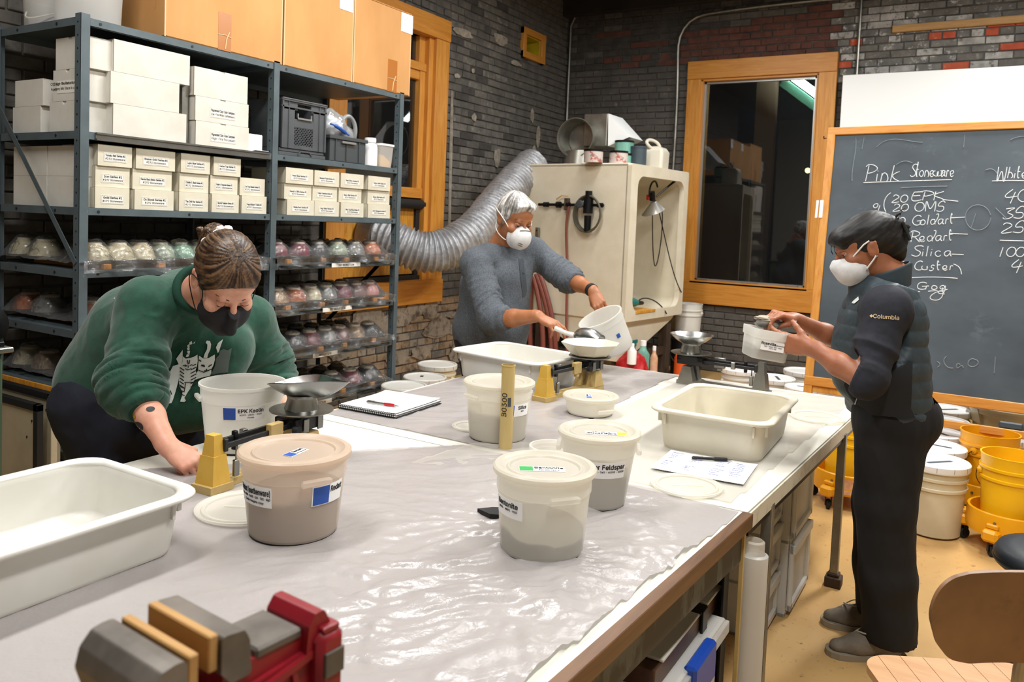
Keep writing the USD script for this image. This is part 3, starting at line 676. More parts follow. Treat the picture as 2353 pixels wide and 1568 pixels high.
# top: cartons and clear buckets
zs = LV[0]
def big_carton(label, ya, yb, h, tape, note=None, x=SX + .0, d=.68):
    t = thing('cardboard_box', label, 'cardboard box', (x, (ya + yb) / 2, zs)); w = yb - ya
    part(t, 'body', box(-d, -w / 2, 0, 0, w / 2, h, .006), 'cardboard')
    part(t, 'lid_flaps', cat(box(-d, -w / 2, h, -d / 2 - .002, w / 2, h + .006), box(-d / 2 + .002, -w / 2, h, 0, w / 2, h + .006)), 'cardboard')
    part(t, 'corner_crease', cat(box(-.004, -w / 2 - .001, 0, .0015, -w / 2 + .006, h), box(-.004, w / 2 - .006, 0, .0015, w / 2 + .001, h)), 'tape_torn')
    if tape:
        o, tw, th = tape
        tp = part(t, 'tape', box(-.001, o - tw / 2, 0, .001, o + tw / 2, th, .0003), 'tape')
        part(tp, 'torn_edge', cat(tube([(.002, o - tw / 2, th * .4), (.002, o, th * .42), (.002, o + tw / 2, th * .38)], .0022, 5), tube([(.002, o + tw * .05, .01), (.002, o + tw * .12, th * .3), (.002, o + tw * .35, th * .52)], .003, 5)), 'tape_torn')
    if note:
        o, zz, nw, nh = note
        np_ = part(t, 'note_paper', basis(sheet(nw, nh), (.002, o, zz), (0, 1, 0), (0, 0, 1), (1, 0, 0)), 'paper_white')
        part(np_, 'handwriting', cat([basis(tube(smoothpath([(s * nw * .1 + nw * -.38, .012 * math.sin(s * 2.1 + q) + nh * (.2 - .2 * q), 0) for s in range(8 - 3 * q)], 40), .0009, 4), (.003, o, zz), (0, 1, 0), (0, 0, 1), (1, 0, 0)) for q in range(2)]), 'ink')
    return t
big_carton('large brown cardboard box with torn tape, leftmost of three on top of the shelving', 2.575, 3.345, .62, (-.02, .085, .20), d=.72)
big_carton('large brown cardboard box with white label, middle of three on top of the shelving', 3.36, 3.945, .56, None, (.22, .50, .12, .12))
big_carton('tall brown cardboard box with paper note and tape strip, rightmost on top of the shelving', 3.955, 4.54, .57, (.10, .10, .22), (.24, .50, .13, .13))
def clear_bucket(name, label, loc, R, h, sc=1, dark=False):
    t = thing(name, label, 'bucket', loc)
    part(t, 'body', lathe([(0, .002), (R * .9, .002), (R * .92, .01), (R, h)], 44), 'poly_clear', smooth=40)
    part(t, 'rim', lathe([(R - .002, h - .035), (R + .008, h - .033), (R + .008, h - .005), (R + .012, h), (R - .002, h + .002)], 44), 'poly_clear', smooth=30)
    part(t, 'collar', lathe([(R * .97, h * .62), (R * .97 + .012, h * .625), (R * .97 + .012, h * .66), (R * .97, h * .665)], 44), 'poly_clear', smooth=30)
    return t
t = clear_bucket('clear_bucket', 'stack of translucent lidded buckets with white grips on top of the shelving', (SX - .20, 2.30, LV[0] + .001), .155, .30)
for a, z in ((-58, .15), (-42, .26)):
    part(t, 'grip', bend(box(-.045, -.016, .01, .045, .016, .03, .006), .155, math.radians(a)).apply_translation((0, 0, z)), 'tub_ivory')
part(t, 'nested_bucket', lathe([(.15, .20), (.158, .19), (.162, .34), (.17, .345), (.17, .40)], 44), 'poly_clear', smooth=30)
t = clear_bucket('clear_bucket', 'translucent bucket with folded wire bail at the top left end of the shelving', (-4.14, 2.32, LV[0] + .001), .145, .25)
part(t, 'bail', tube(smoothpath([(.02, -.15, .07), (.06, -.165, .035), (.11, -.12, .05), (.135, -.07, .07)], 20), .004, 6), 'poly_ivory')
# ---------------------------------------------------------------- wrapped boards of upturned bowls
GL = {'cream': ('c8bfa0', '9f9478'), 'celadon': ('86ab90', '5f8a72'), 'sage': ('9aa48e', '7d8873'), 'crimson': ('7c1f33', '5a1526'), 'orange': ('bf6a2e', '8e4a20'), 'grey': ('8f8f8b', '6e6e6a'),
      'black': ('232326', '39393c'), 'mauve': ('85615c', '6a4b48'), 'tan': ('a98a66', '7e6547'), 'pink': ('c48a83', 'a8706a'), 'jade': ('2f6b54', '21503f')}
for k, (a, b) in GL.items(): pm('glaze_' + k, a, .22, b, sc=9)
pm('bare_foot', 'd2c6ae', .7)
_bowl = {}
ORD = ('first', 'second', 'third', 'fourth', 'fifth', 'sixth', 'seventh', 'eighth')
LEVEL = {3: 'fourth', 4: 'fifth', 5: 'sixth', 6: 'seventh'}
def bowl(col, loc, label, group, s=1.0):
    """An upturned footed bowl."""
    if col in _bowl: return dup(_bowl[col], loc, rng.uniform(0, 360), label, group, 'bowl')
    t = thing('bowl', label, 'bowl', loc, 0, group)
    part(t, 'body', lathe([(.080, 0), (.083, .002), (.081, .012), (.074, .040), (.062, .062), (.044, .074), (.040, .075)], 30), 'glaze_' + col, smooth=50)
    part(t, 'foot', lathe([(.0445, .0735), (.044, .083), (.041, .085), (.036, .083), (.034, .077), (0, .076)], 30), 'bare_foot', smooth=40)
    _bowl[col] = t
    return t
ROWS = {(0, 3): 'cream cream cream sage celadon sage crimson crimson', (0, 4): 'orange grey black mauve pink tan grey', (0, 5): 'cream tan jade grey cream black',
        (1, 3): 'crimson crimson black sage grey orange', (1, 4): 'tan orange cream grey crimson mauve pink', (1, 5): 'mauve black crimson grey mauve tan black', (1, 6): 'cream mauve tan black crimson black'}
pm('ware_board', '2b2722', .8)
pm('cleat', 'b5793a', .7)
for (b, k), cols in ROWS.items():
    cols = cols.split(); z = LV[k]; ya, yb = PY[b] + .07, PY[b + 1] - .06
    if (b, k) == (0, 3): ya -= .02
    bay = ('left', 'right')[b]; grp = 'bowls under plastic on the %s shelf, %s bay' % (LEVEL[k], bay)
    half = (yb - ya) / 2
    for h in range(2):
        a = ya + h * half + .004; w = half - .008
        t = thing('ware_board', 'dark ware board with pale cleats, %s one on the %s shelf, %s bay' % (('left', 'right')[h], LEVEL[k], bay), 'board', (SX - .03, a, z))
        part(t, 'board', box(-.62, 0, .026, 0, w, .042, .002), 'ware_board')
        for y in (w * .2, w * .78): part(t, 'cleat', box(-.60, y - .02, 0, .012, y + .02, .026, .002), 'cleat')
    n = len(cols); tops = []
    for i, c in enumerate(cols):
        y = ya + .085 + (yb - ya - .17) * i / (n - 1); x = SX - .115 + rng.normal(0, .006)
        bowl(c, (x, y, z + .0425), 'upturned %s bowl under plastic, %s in the front row, %s shelf, %s bay' % (c, ORD[i], LEVEL[k], bay), grp)
        tops.append((x, y))
    for i in range(n - 1):
        c = cols[(i * 3 + 2) % n]; y = ya + .16 + (yb - ya - .17) * i / (n - 1); x = SX - .30
        bowl(c, (x, y, z + .0425), 'upturned %s bowl under plastic, %s in the rear row, %s shelf, %s bay' % (c, ORD[i], LEVEL[k], bay), grp)
        tops.append((x, y))
    for j, c in enumerate({(0, 3): ('cream', 'cream', 'sage'), (0, 4): ('orange', 'grey', 'black'), (0, 5): ('cream', 'tan', 'jade')}.get((b, k), ())):
        x, y = SX - (.655, .475, .30)[j], ya + .065
        if j < 2: bowl(c, (x, y, z + .0425), 'upturned %s bowl under plastic, %s from the wall at the end of the %s shelf' % (c, ORD[j], LEVEL[k]), grp); tops.append((x, y))
    # the film: drapes over the bowls, gathers at the front edge and hangs over the lip
    ny, nx = 130, 46
    Yg = np.linspace(ya - .045, yb + .04, ny); s = np.linspace(0, 1, nx)
    sd = b * 10 + k; Yv, Q = [g.ravel() for g in np.meshgrid(Yg, s, indexing='ij')]
    Xv = SX - .72 + .75 * np.minimum(Q / .8, 1); hgt = np.full(len(Yv), .046)
    for (bx, by) in tops: hgt = np.maximum(hgt, .134 - np.maximum(0, np.hypot(bx - Xv, by - Yv) - .035) * .95)
    e = np.clip(np.minimum((Yv - Yg[0]) / .05, (Yg[-1] - Yv) / .05), 0, 1); hgt = .03 + (hgt - .03) * e ** .6
    g = np.clip((Q - .8) / .2, 0, 1)
    V = np.c_[Xv + .022 * np.sin(Yv * 31 + sd) * g, Yv, z + np.where(g > 0, .046, hgt) - .075 * g * (.55 + .6 * fbm(np.c_[Yv * 5, Yv * 0 + 3, Yv * 0 + sd], 2))]
    N = fbm(np.c_[V[:, 0] * 16, V[:, 1] * 22, V[:, 2] * 22] + sd * 3.7, 4) - .5
    R = np.abs(fbm(np.c_[V[:, 0] * 9, V[:, 1] * 30, V[:, 2] * 9] + sd, 3) - .5)
    V[:, 2] += .026 * N + .006 ; V[:, 0] += .02 * N * (V[:, 0] > SX - .05) + .014 * R
    m = tm(V, grid_faces(ny, nx)[:, ::-1])
    solo('plastic_film', m, 'wrap', 'crinkled clear plastic film over the bowls on the %s shelf of the %s bay' % (LEVEL[k], bay), 'plastic sheet', smooth=True)

# ---------------------------------------------------------------- lower left: framed boards, green machine stand
pm('frame_black', '151515', .45)
for k, (xa, xb, yy, zt, lab) in enumerate(((-4.3, -3.621, 1.98, 0.639, 'front black-framed cream drawing board leaning by the shelving end'), (-4.3, -3.614, 2.04, 0.68, 'second black-framed cream board behind the front one, by the shelving end'), (-4.3, -3.685, 2.095, 0.653, 'cream board with brown wooden top rail, rearmost of the leaning boards'))):
    t = thing('framed_board', lab, 'board', (xb, yy, 0)); w = xb - xa
    part(t, 'panel', box(-w, -.012, 0, -.03, .004, zt - .03, .002), 'bone_board')
    part(t, 'stile', box(-.032, -.018, 0, 0, .012, zt, .002), 'frame_black' if k == 0 else 'bone_board')
    part(t, 'top_rail', box(-w, -.018, zt - .032, -.0, .012, zt, .002), 'frame_black' if k < 2 else 'plywood')
    part(t, 'screw', cat([xf(trimesh.creation.cylinder(.005, .004, sections=8), (x, -.0125, z), rx=90) for x, z in ((-.09, zt - .16), (-.09, zt - .42), (-.05, zt - .08))]), 'bolt')
t = thing('rail_board', 'brown wooden straightedge with a hanging hole standing behind the leaning boards', 'board', (-3.729, 2.124, 0))
zt = 0.674
part(t, 'blade', box(-.62, -.004, .1, 0, .006, zt, .002), 'plywood'); part(t, 'hole', xf(trimesh.creation.cylinder(.008, .003, sections=12), (-.035, -.0045, zt - .04), rx=90), 'bolt')
t = thing('lower_bundle', 'crumpled clear plastic bundle on the floor level under the shelving', 'bundle', (-3.72, 2.42, LV[7]))
part(t, 'film', tm(blob * np.array([.14, .17, .16]) + np.array([0, 0, .17]), grid_faces(40, 22, True)), 'bag_film', smooth=True)
part(t, 'ware', lathe([(0, .03), (.10, .03), (.12, .12), (.09, .2), (0, .22)], 24), 'glaze_tan', smooth=40)
gx = -3.174; gz = 0.997
t = thing('machine_stand', 'green steel machine stand with a grey top at the left edge', 'machine stand', (gx, 1.62, 0))
part(t, 'cabinet', box(-.42, -.42, 0, -.006, -.02, gz - .02, .012), 'machine_green')
part(t, 'top_plate', box(-.45, -.45, gz - .02, .028, .0, gz, .004), 'galv')
t = thing('bench_motor', 'steel electric motor with black end housing on the green stand', 'motor', (gx - .02, 1.55, gz))
part(t, 'drum', xf(lathe([(0, -.16), (.062, -.16), (.066, -.15), (.066, .09), (.06, .1), (0, .1)], 28), (-.12, .0, .085), ry=90), 'steel', smooth=40)
part(t, 'end_housing', xf(lathe([(0, 0), (.072, 0), (.076, .01), (.07, .04), (.03, .05), (.03, .06), (0, .06)], 24), (-.03, 0, .085), ry=90), 'dark_metal', smooth=40)
part(t, 'crank', tube([(.03, 0, .07), (.075, -.0, .07)], .008, 8), 'dark_metal'); part(t, 'foot', box(-.2, -.05, 0, .02, .05, .02, .003), 'dark_metal')
# ---------------------------------------------------------------- pails, dollies and bins on the floor
def pail(label, loc, mat='pail_white', lid=True, rz=0, group=None, mark=True, h=.375, R=.148, bail=None, lidmat='pail_lid'):
    """A five-gallon pail: tapered body, two ribs, bail ears and wire bail, snap-on lid with raised rim."""
    t = thing('lidded_pail' if lid else 'open_pail', label, 'bucket', loc, rz, group); rb = R * .88
    r = lambda z: rb + (R - rb) * z / h
    prof = [(0, .004), (rb - .012, .004), (rb, .012), (r(h * .66), h * .66), (r(h * .66) + .008, h * .665), (r(h * .7) + .008, h * .70), (r(h * .71), h * .705), (r(h * .80), h * .80), (r(h * .8) + .008, h * .805), (r(h * .84) + .008, h * .84), (r(h * .85), h * .845), (R, h * .97), (R + .004, h), (R - .004, h)]
    if not lid: prof += [(r(.02) - .006, .016), (0, .016)]
    part(t, 'body', lathe(prof, 44), mat, smooth=35)
    for a in (0, 180):
        part(t, 'ear', xf(lathe([(0, 0), (.02, 0), (.018, .012), (.008, .014), (.008, .018), (0, .018)], 14), ((r(h * .75)) * math.cos(math.radians(a)), 0, h * .75), ry=90, rz=a), mat, smooth=35)
    if bail:
        rr = r(h * .75) + .018; a = np.linspace(0, math.pi, 30)
        pts = np.c_[rr * np.cos(a), bail * np.sin(a) * rr * 1.02, h * .75 - np.sin(a) * bail[1] if False else h * .75 - np.sin(a) * h * .42]
        b_ = part(t, 'bail', tube(pts, .0022, 6), 'dark_metal')
        part(b_, 'grip', tube(pts[12:18], .009, 10), 'rubber')
    if lid:
        L = R + .009; top = h + .012
        l_ = part(t, 'lid', lathe([(L, h - .028), (L + .003, h - .02), (L + .003, h + .006), (L - .002, top), (L - .012, top), (L - .016, h + .004), (0, h + .005)], 48), lidmat, smooth=35)
        part(l_, 'lid_notch', cat([bend(box(-.001, -.012, 0, .001, .012, .001, .0003), L + .003, q).apply_translation((0, 0, h - .006)) for q in np.arange(0, 6.28, .52)]), 'carton_edge')
        if mark:
            part(l_, 'pen_mark', cat([xf(box(-.085, -.010, 0, .07, .012, .0008, .0003), (0.01, -.02, h + .0055), rz=12)]), 'slate')
    return t
PL = [('nearest white-lidded cream pail on the floor behind the standing woman', [-0.178, 4.669, 0.385], 'pail_cream', True),
      ('white-lidded pail second in the column behind the standing woman', (-.20, 5.06, 0), 'pail_cream', True), ('white-lidded pail third in the column behind the standing woman', (-.22, 5.42, 0), 'pail_white', True),
      ('white-lidded pail fourth in the column, under the chalkboard rail', (-.20, 5.80, 0), 'pail_white', True), ('white-lidded pail fifth in the column, under the chalkboard tray', (-.20, 6.22, 0), 'pail_white', True),
      ('white-lidded pail with dark pen stroke, farthest in the column under the chalkboard', (-.20, 6.88, 0), 'pail_white', True)]
for i, (lab, p, mt, mk) in enumerate(PL):
    if i == 0: p = (-.175, 4.727, 0)
    pail(lab, p, mt, rz=35 if i == 0 else rng.uniform(0, 180), mark=mk, bail=1.0 if i == 0 else None, group=None)
pail('white-lidded pail farthest right under the chalkboard, against the wall', (.16, 7.02, 0), 'pail_white')
pail('white-lidded pail behind the yellow buckets at the right edge', (.15, 5.62, 0), 'pail_white', mark=False)
t = thing('waste_bin', 'wide cream round bin with side handles and lid behind the yellow buckets', 'bin', (.19, 6.25, 0))
part(t, 'body', lathe([(0, .004), (.19, .004), (.20, .02), (.235, .40), (.25, .405), (.25, .44), (.235, .45)], 48), 'pail_cream', smooth=35)
part(t, 'lid', lathe([(.262, .435), (.266, .45), (.255, .47), (.20, .475), (.19, .465), (0, .468)], 48), 'pail_cream', smooth=35)
for a in (0, 90, 180, 270): part(t, 'handle', bend(prism([(-.06, -.06), (.06, -.06), (.03, .03), (-.03, .03)], .03), .225, math.radians(a - 60)).apply_translation((0, 0, .40)), 'pail_cream')
for i, (x, y, z, lab) in enumerate(((-1.42, 6.55, 0, 'white-lidded pail on the floor behind the far scale'), (-1.13, 6.30, 0, 'white-lidded pail just left of the chalkboard leg'), (-1.75, 6.75, 0, 'white-lidded pail leftmost of those beneath the oak window'),
                                    (-1.30, 7.05, .0, 'white-lidded pail in the back row left of the chalkboard'), (-.86, 6.6, 0, 'white-lidded pail seen behind the chalkboard leg, its lid under the rail'), (-.80, 7.15, 0, 'white-lidded pail in the back row right of the chalkboard leg'),
                                    (-.55, 6.3, 0, 'white-lidded pail half hidden behind the standing woman, below the chalkboard'))):
    pail(lab, (x, y, z), 'pail_white', rz=rng.uniform(0, 180), mark=i in (0, 1, 4))
t = pail('white pail stacked on another, with taller lid, left of the chalkboard leg', (-1.42, 6.95 - .40, .402), 'pail_white', h=.24, mark=True) if False else None
for i, (x, y, lab, mk) in enumerate(((-3.74, 5.16, 'cream-lidded pail farthest from the shelving, beside the man', False), (-3.50, 4.68, 'cream-lidded pail with a small black tag on its lid, right of the shelving', True), (-3.42, 4.34, 'cream-lidded pail partly hidden by the shelving post', False))):
    t = pail(lab, (x, y, 0), 'pail_cream', rz=20 * i, mark=False, lidmat='pail_white')
    if mk: part(t, 'black_tag', xf(box(-.012, -.02, 0, .012, .02, .001, .0003), (-.03, .02, .381), rz=10), 'ink')

def yellow_set(x, y, bail_rz, which, bright, sticker):
    d = thing('bucket_dolly', 'yellow round bucket dolly on casters, %s' % which, 'dolly', (x, y, 0), bail_rz)
    part(d, 'ring', lathe([(0, .085), (.165, .085), (.19, .09), (.197, .13), (.19, .20), (.183, .205), (.177, .20), (.172, .12), (0, .105)], 48), 'yellow_plastic', smooth=35)
    for q in range(5):
        a = math.radians(72 * q + 20); c, s_ = math.cos(a), math.sin(a)
        part(d, 'caster_pod', xf(cat(box(-.03, -.038, .075, .05, .038, .135, .014), box(-.05, -.028, .135, .02, .028, .16, .008)), (.19 * c, .19 * s_, 0), rz=72 * q + 20), 'yellow_plastic')
        w_ = part(d, 'caster', xf(xf(lathe([(0, -.011), (.024, -.011), (.028, -.006), (.028, .006), (.024, .011), (0, .011)], 20), (0, 0, .028), rx=90), (.195 * c, .195 * s_, 0), rz=72 * q + 60), 'rubber')
        part(w_, 'fork', xf(cat(box(-.012, -.018, .02, .012, -.013, .078, .002), box(-.012, .013, .02, .012, .018, .078, .002), box(-.014, -.02, .068, .014, .02, .078, .002)), (.195 * c, .195 * s_, 0), rz=72 * q + 60), 'dark_metal')
    if sticker: part(d, 'sticker', bend(sheet(.10, .085, .0008), .1955, math.radians(sticker)).apply_translation((0, 0, .145)), 'sticker_pink')
    part(d, 'rivet', bend(xf(trimesh.creation.cylinder(.007, .006, sections=10), (0, 0, 0)), .196, math.radians(-110 - bail_rz)).apply_translation((0, 0, .165)), 'steel')
    mt = 'yellow_bright' if bright else 'yellow_plastic'
    b = pail('yellow plastic bucket standing in the dolly, %s' % which, (x, y, .107), mt, lid=False, rz=bail_rz, bail=1.0, h=.37, R=.146)
    return d
yellow_set(.165, 4.72, 12, 'nearest one at the right edge', True, None)
yellow_set(.06, 5.20, 60, 'behind the nearest one at the right edge', False, None)
yellow_set(-.62, 4.93, 10, 'under the table end, left of the standing woman', True, -95)
# ---------------------------------------------------------------- the two work tables
T = .72
def slab(poly, z0, z1): return prism(poly, z1 - z0, z0)
ta = thing('work_table', 'far white laminate work table with a pale edge band', 'table', (0, 0, 0))
part(ta, 'tabletop', slab([(-2.35, 2.36), (-.567, 2.36), (-.478, 4.33), (-2.35, 4.33)], T - .035, T), 'table_white')
e0, e1 = np.array([-.563, 2.36]), np.array([-.474, 4.33]); ed = e1 - e0; ex = nrm(np.r_[ed, 0]); en = np.array([ex[1], -ex[0], 0])
part(ta, 'edge_band', basis(box(0, -.052, 0, np.linalg.norm(ed), 0, .006, .001), (*e0, T - .001), ex, (0, 0, 1), en), 'table_edge')
part(ta, 'dark_strip', basis(box(0, -.072, -.004, np.linalg.norm(ed), -.053, .002, .001), (*e0, T), ex, (0, 0, 1), en), 'dark_metal')
part(ta, 'end_band', box(-2.35, 4.331, T - .05, -.478, 4.336, T, .001), 'table_edge')
for x, y in ((-.505, 3.72), (-.56, 2.60), (-2.25, 2.6), (-2.25, 4.2)):
    l_ = part(ta, 'leg', box(x - .017, y - .017, .03, x + .017, y + .017, T - .04, .002), 'galv')
    part(l_, 'foot', cat(box(x - .034, y - .034, 0, x + .034, y + .034, .045, .004), box(x - .024, y - .024, .045, x + .024, y + .024, .06, .003)), 'old_wood')
part(ta, 'apron', cat(box(-2.28, 2.44, T - .09, -.62, 2.46, T - .036), box(-2.28, 4.2, T - .09, -.55, 4.22, T - .036)), 'old_wood')
tb = thing('workbench', 'near workbench with a dark walnut edge under plastic sheeting', 'table', (0, 0, 0))
part(tb, 'tabletop', slab([(-2.35, .56), (-.672, .56), (-.578, 2.355), (-2.35, 2.355)], T - .04, T - .0005), 'table_white')
g0, g1 = np.array([-.663, .56]), np.array([-.568, 2.354]); gd = g1 - g0; gx_ = nrm(np.r_[gd, 0]); gn = np.array([gx_[1], -gx_[0], 0])
part(tb, 'wood_edge', basis(box(0, -.042, -.012, np.linalg.norm(gd), .002, .020, .002), (*g0, T), gx_, (0, 0, 1), gn), 'walnut')
part(tb, 'apron', basis(box(0, -.14, -.03, np.linalg.norm(gd), -.042, -.005, .001), (*g0, T), gx_, (0, 0, 1), gn), 'apron')
part(tb, 'front_edge', box(-2.35, .545, T - .05, -.66, .56, T, .002), 'walnut')
for x, y in ((-.60, 2.31), (-.69, .66), (-2.28, 2.3), (-2.28, .66)):
    part(tb, 'leg', cat(box(x - .05, y - .003, 0, x, y + .004, T - .05, .001), box(x - .004, y - .05, 0, x + .003, y, T - .05, .001)), 'dark_metal')
part(tb, 'end_strip', box(-.578, 2.338, .0, -.566, 2.352, T - .045, .001), 'scale_tan')
# translucent sheeting over the tops
def wrinkled(name, label, poly, z, seed, amp, dens=.0125, mat='sheeting', nx_=None):
    pg = Polygon(poly); x0, y0, x1, y1 = pg.bounds
    xs, ys = np.arange(x0, x1 + dens, dens), np.arange(y0, y1 + dens, dens)
    X, Y = np.meshgrid(xs, ys, indexing='ij'); inside = shapely.contains_xy(pg, X, Y)
    p = np.c_[X.ravel(), Y.ravel(), np.full(X.size, seed * 1.7)]
    ang = .7; u, v = p[:, 0] * math.cos(ang) + p[:, 1] * math.sin(ang), -p[:, 0] * math.sin(ang) + p[:, 1] * math.cos(ang)
    warp = fbm(np.c_[u * 2.2, v * 2.2, p[:, 2]], 3)
    r1 = 1 - np.abs(2 * fbm(np.c_[u * 2.0 + warp * 2, v * 9 + warp * 4, p[:, 2]], 3) - 1)
    r2 = 1 - np.abs(2 * fbm(np.c_[u * 11 + warp * 3, v * 4, p[:, 2] + 9], 3) - 1)
    r3 = 1 - np.abs(2 * fbm(np.c_[u * 9 + warp * 5, v * 15 + warp * 5, p[:, 2] + 2], 3) - 1); c_ = np.exp(-((p[:, 0] + 1.05) ** 2 / .12 + (p[:, 1] - 1.55) ** 2 / .5)) if seed == 1 else .25
    mask = np.clip((fbm(np.c_[p[:, 0] * 1.6, p[:, 1] * 1.6, p[:, 2] + 4], 2) - .38) * 4, 0.08, 1)
    zz = z + amp * (np.clip(r1 - .72, 0, 1) * 3.2 * mask + np.clip(r2 - .78, 0, 1) * 2.6 * mask ** 2 + np.clip(r3 - .74, 0, 1) * 3.0 * c_ + .12 * warp)
    idx = -np.ones(X.size, int); keep = inside.ravel(); idx[keep] = np.arange(keep.sum())
    f = grid_faces(len(xs), len(ys)); f = idx[f]; f = f[(f >= 0).all(1)]
    m = tm(np.c_[p[keep, :2], zz[keep]], f); m.remove_unreferenced_vertices()
    solo(name, m, mat, label, 'plastic sheet', smooth=True)
pm('sheeting', 'aca6a5', .24, alpha=.80, bump=.0035, sc=4, bsc=26)
pm('sheeting_clear', 'cfcac2', .22, alpha=.5, bump=.002, sc=4, bsc=20)
def jag(a, b, n, amp, seed):
    a, b = np.array(a, float), np.array(b, float); t = np.linspace(0, 1, n); d = b - a; nn = np.array([-d[1], d[0]]) / np.linalg.norm(d)
    o = amp * (fbm(np.c_[t * 9, t * 0, t * 0 + seed], 3) - .5); o[0] = o[-1] = 0
    return [tuple(a + d * s + nn * k) for s, k in zip(t, o)]
wrinkled('plastic_sheeting', 'wrinkled translucent plastic sheet over the near workbench', [(-2.34, .57), (-.70, .57)] + jag((-.686, .6), (-.598, 2.10), 44, .05, 2) + jag((-.59, 2.18), (-.585, 2.352), 3, 0, 3) + jag((-.60, 2.353), (-1.62, 2.41), 12, .01, 4) + [(-1.90, 2.06), (-2.10, 1.72), (-2.34, 1.45)], T + .0012, 1, .012, .0085)
wrinkled('plastic_sheeting', 'greyer plastic sheet over the left far part of the white table', [(-2.345, 2.42), (-1.64, 2.43), (-1.05, 2.44), (-1.30, 2.75), (-1.43, 3.1), (-1.46, 4.1), (-1.44, 4.32), (-2.345, 4.325)], T + .0014, 5, .004)
wrinkled('plastic_sheeting', 'thin clear plastic sheet across the middle of the white table by the right tub', [(-1.64, 2.10), (-1.0, 2.39), (-.62, 2.40), (-.6, 2.9), (-.53, 4.3), (-1.40, 4.32), (-1.42, 3.1), (-1.28, 2.72), (-1.6, 2.45)], T + .004, 8, .003, mat='sheeting_clear')
# under the tables
def drawer_tower(label, x, y0, y1, d, h, n):
    t = thing('drawer_tower', label, 'drawers', (x, (y0 + y1) / 2, 0)); w = y1 - y0; fh = h / n
    part(t, 'frame', cat(box(-d, -w / 2, 0, 0, -w / 2 + .02, h), box(-d, w / 2 - .02, 0, 0, w / 2, h), box(-d, -w / 2, h - .018, 0, w / 2, h), *[box(-d, -w / 2, k * fh, 0, w / 2, k * fh + .016) for k in range(n)]), 'poly_drawer')
    for k in range(n):
        q = part(t, 'drawer', cat(box(-d + .02, -w / 2 + .024, k * fh + .02, .004, w / 2 - .024, k * fh + .03), box(.0, -w / 2 + .024, k * fh + .02, .006, w / 2 - .024, (k + 1) * fh - .008)), 'poly_drawer')
        part(q, 'front_rim', cat(box(.004, -w / 2 + .022, k * fh + .02, .018, -w / 2 + .05, (k + 1) * fh - .008), box(.004, w / 2 - .05, k * fh + .02, .018, w / 2 - .022, (k + 1) * fh - .008), box(.004, -w / 2 + .022, (k + 1) * fh - .045, .026, w / 2 - .022, (k + 1) * fh - .008), box(.004, -w / 2 + .022, k * fh + .02, .018, w / 2 - .022, k * fh + .045)), 'poly_drawer')
        part(q, 'contents', box(-d + .04, -w / 2 + .04, k * fh + .032, -.04, w / 2 - .04, k * fh + fh * .55, .01), 'scale_tan' if k % 2 else 'carton_edge')
    return t
drawer_tower('translucent drawer tower under the far table, nearer the aisle', -0.621, 3.282, 3.691, .40, .60, 2)
drawer_tower('translucent drawer tower set back, left of the other one', -0.665, 3.022, 3.294, .38, .60, 3)
t = thing('plastic_roll', 'upright roll of frosted plastic film leaning by the table joint', 'roll', (-.555, 2.42, 0))
part(t, 'roll', lathe([(0, 0), (.040, 0), (.042, .01), (.042, .575), (.034, .58), (.030, .57), (0, .565)], 24), 'poly_drawer', smooth=40)
part(t, 'core', lathe([(.030, .02), (.030, .615), (.024, .62), (.022, .6)], 20), 'poly_ivory', smooth=40)
t = thing('storage_bin', 'clear plastic bin with a blue snap handle under the workbench', 'bin', (-.598, 1.95, 0))
hb = .43
r0, r1 = rrect(-.32, -.42, 0, .30, .04), rrect(-.32, -.42, 0, .30, .04)
part(t, 'body', loft([np.c_[r0 * .95, np.full(len(r0), .0)], np.c_[r1, np.full(len(r1), hb)]], cap1=False), 'poly_clear', smooth=40)
part(t, 'rim', cat(box(-.33, -.43, hb - .035, .018, -.416, hb), box(-.004, -.43, hb - .035, .022, .312, hb), box(-.33, .296, hb - .035, .018, .312, hb)), 'poly_clear')
part(t, 'rib', cat([box(0, y - .022, .02, .013, y + .022, hb - .035) for y in (-.3, -.06, .2)]), 'poly_clear')
part(t, 'lid', box(-.33, -.42, hb - .002, .012, .30, hb + .01, .004), 'poly_clear')
part(t, 'blue_handle', box(.0, -.03, hb - .085, .034, .15, hb + .02, .014), 'blue_plastic')
pm('box_brown', '4e2d1c', .45, '3b2115', sc=4, vec=(8, .8, 8))
pm('box_lid', 'c6c5ba', .45)
t = thing('hinged_case', 'dark wooden case with pale lids and a black hinge strap on the clear bin', 'case', (-.622, 1.80, hb + .011))
part(t, 'body', box(-.16, -.02, 0, 0, .51, .055, .003), 'box_brown'); part(t, 'lid', box(-.165, .02, .056, .006, .30, .064, .002), 'box_lid'); part(t, 'lid', box(-.165, .375, .056, .006, .515, .064, .002), 'box_lid')
part(t, 'strap', cat(box(-.165, .305, .054, .006, .37, .060, .002), box(.002, .32, -.012, .010, .365, .060, .002)), 'dark_metal')
t = thing('blue_crate', 'blue plastic box low under the workbench near the bottom edge', 'box', (-.70, 1.35, 0)); part(t, 'body', box(-.25, -.1, 0, 0, .12, .40, .012), 'blue_plastic'); part(t, 'lip', box(-.26, -.11, .385, .012, .13, .41, .006), 'blue_plastic')
t = thing('black_case', 'black upright case in the shade behind the table leg', 'case', (-.66, 2.33, 0)); part(t, 'body', box(-.3, -.05, 0, 0, .02, .56, .02), 'crate_black'); part(t, 'clasp', box(0, -.04, .42, .006, .01, .5, .004), 'red')
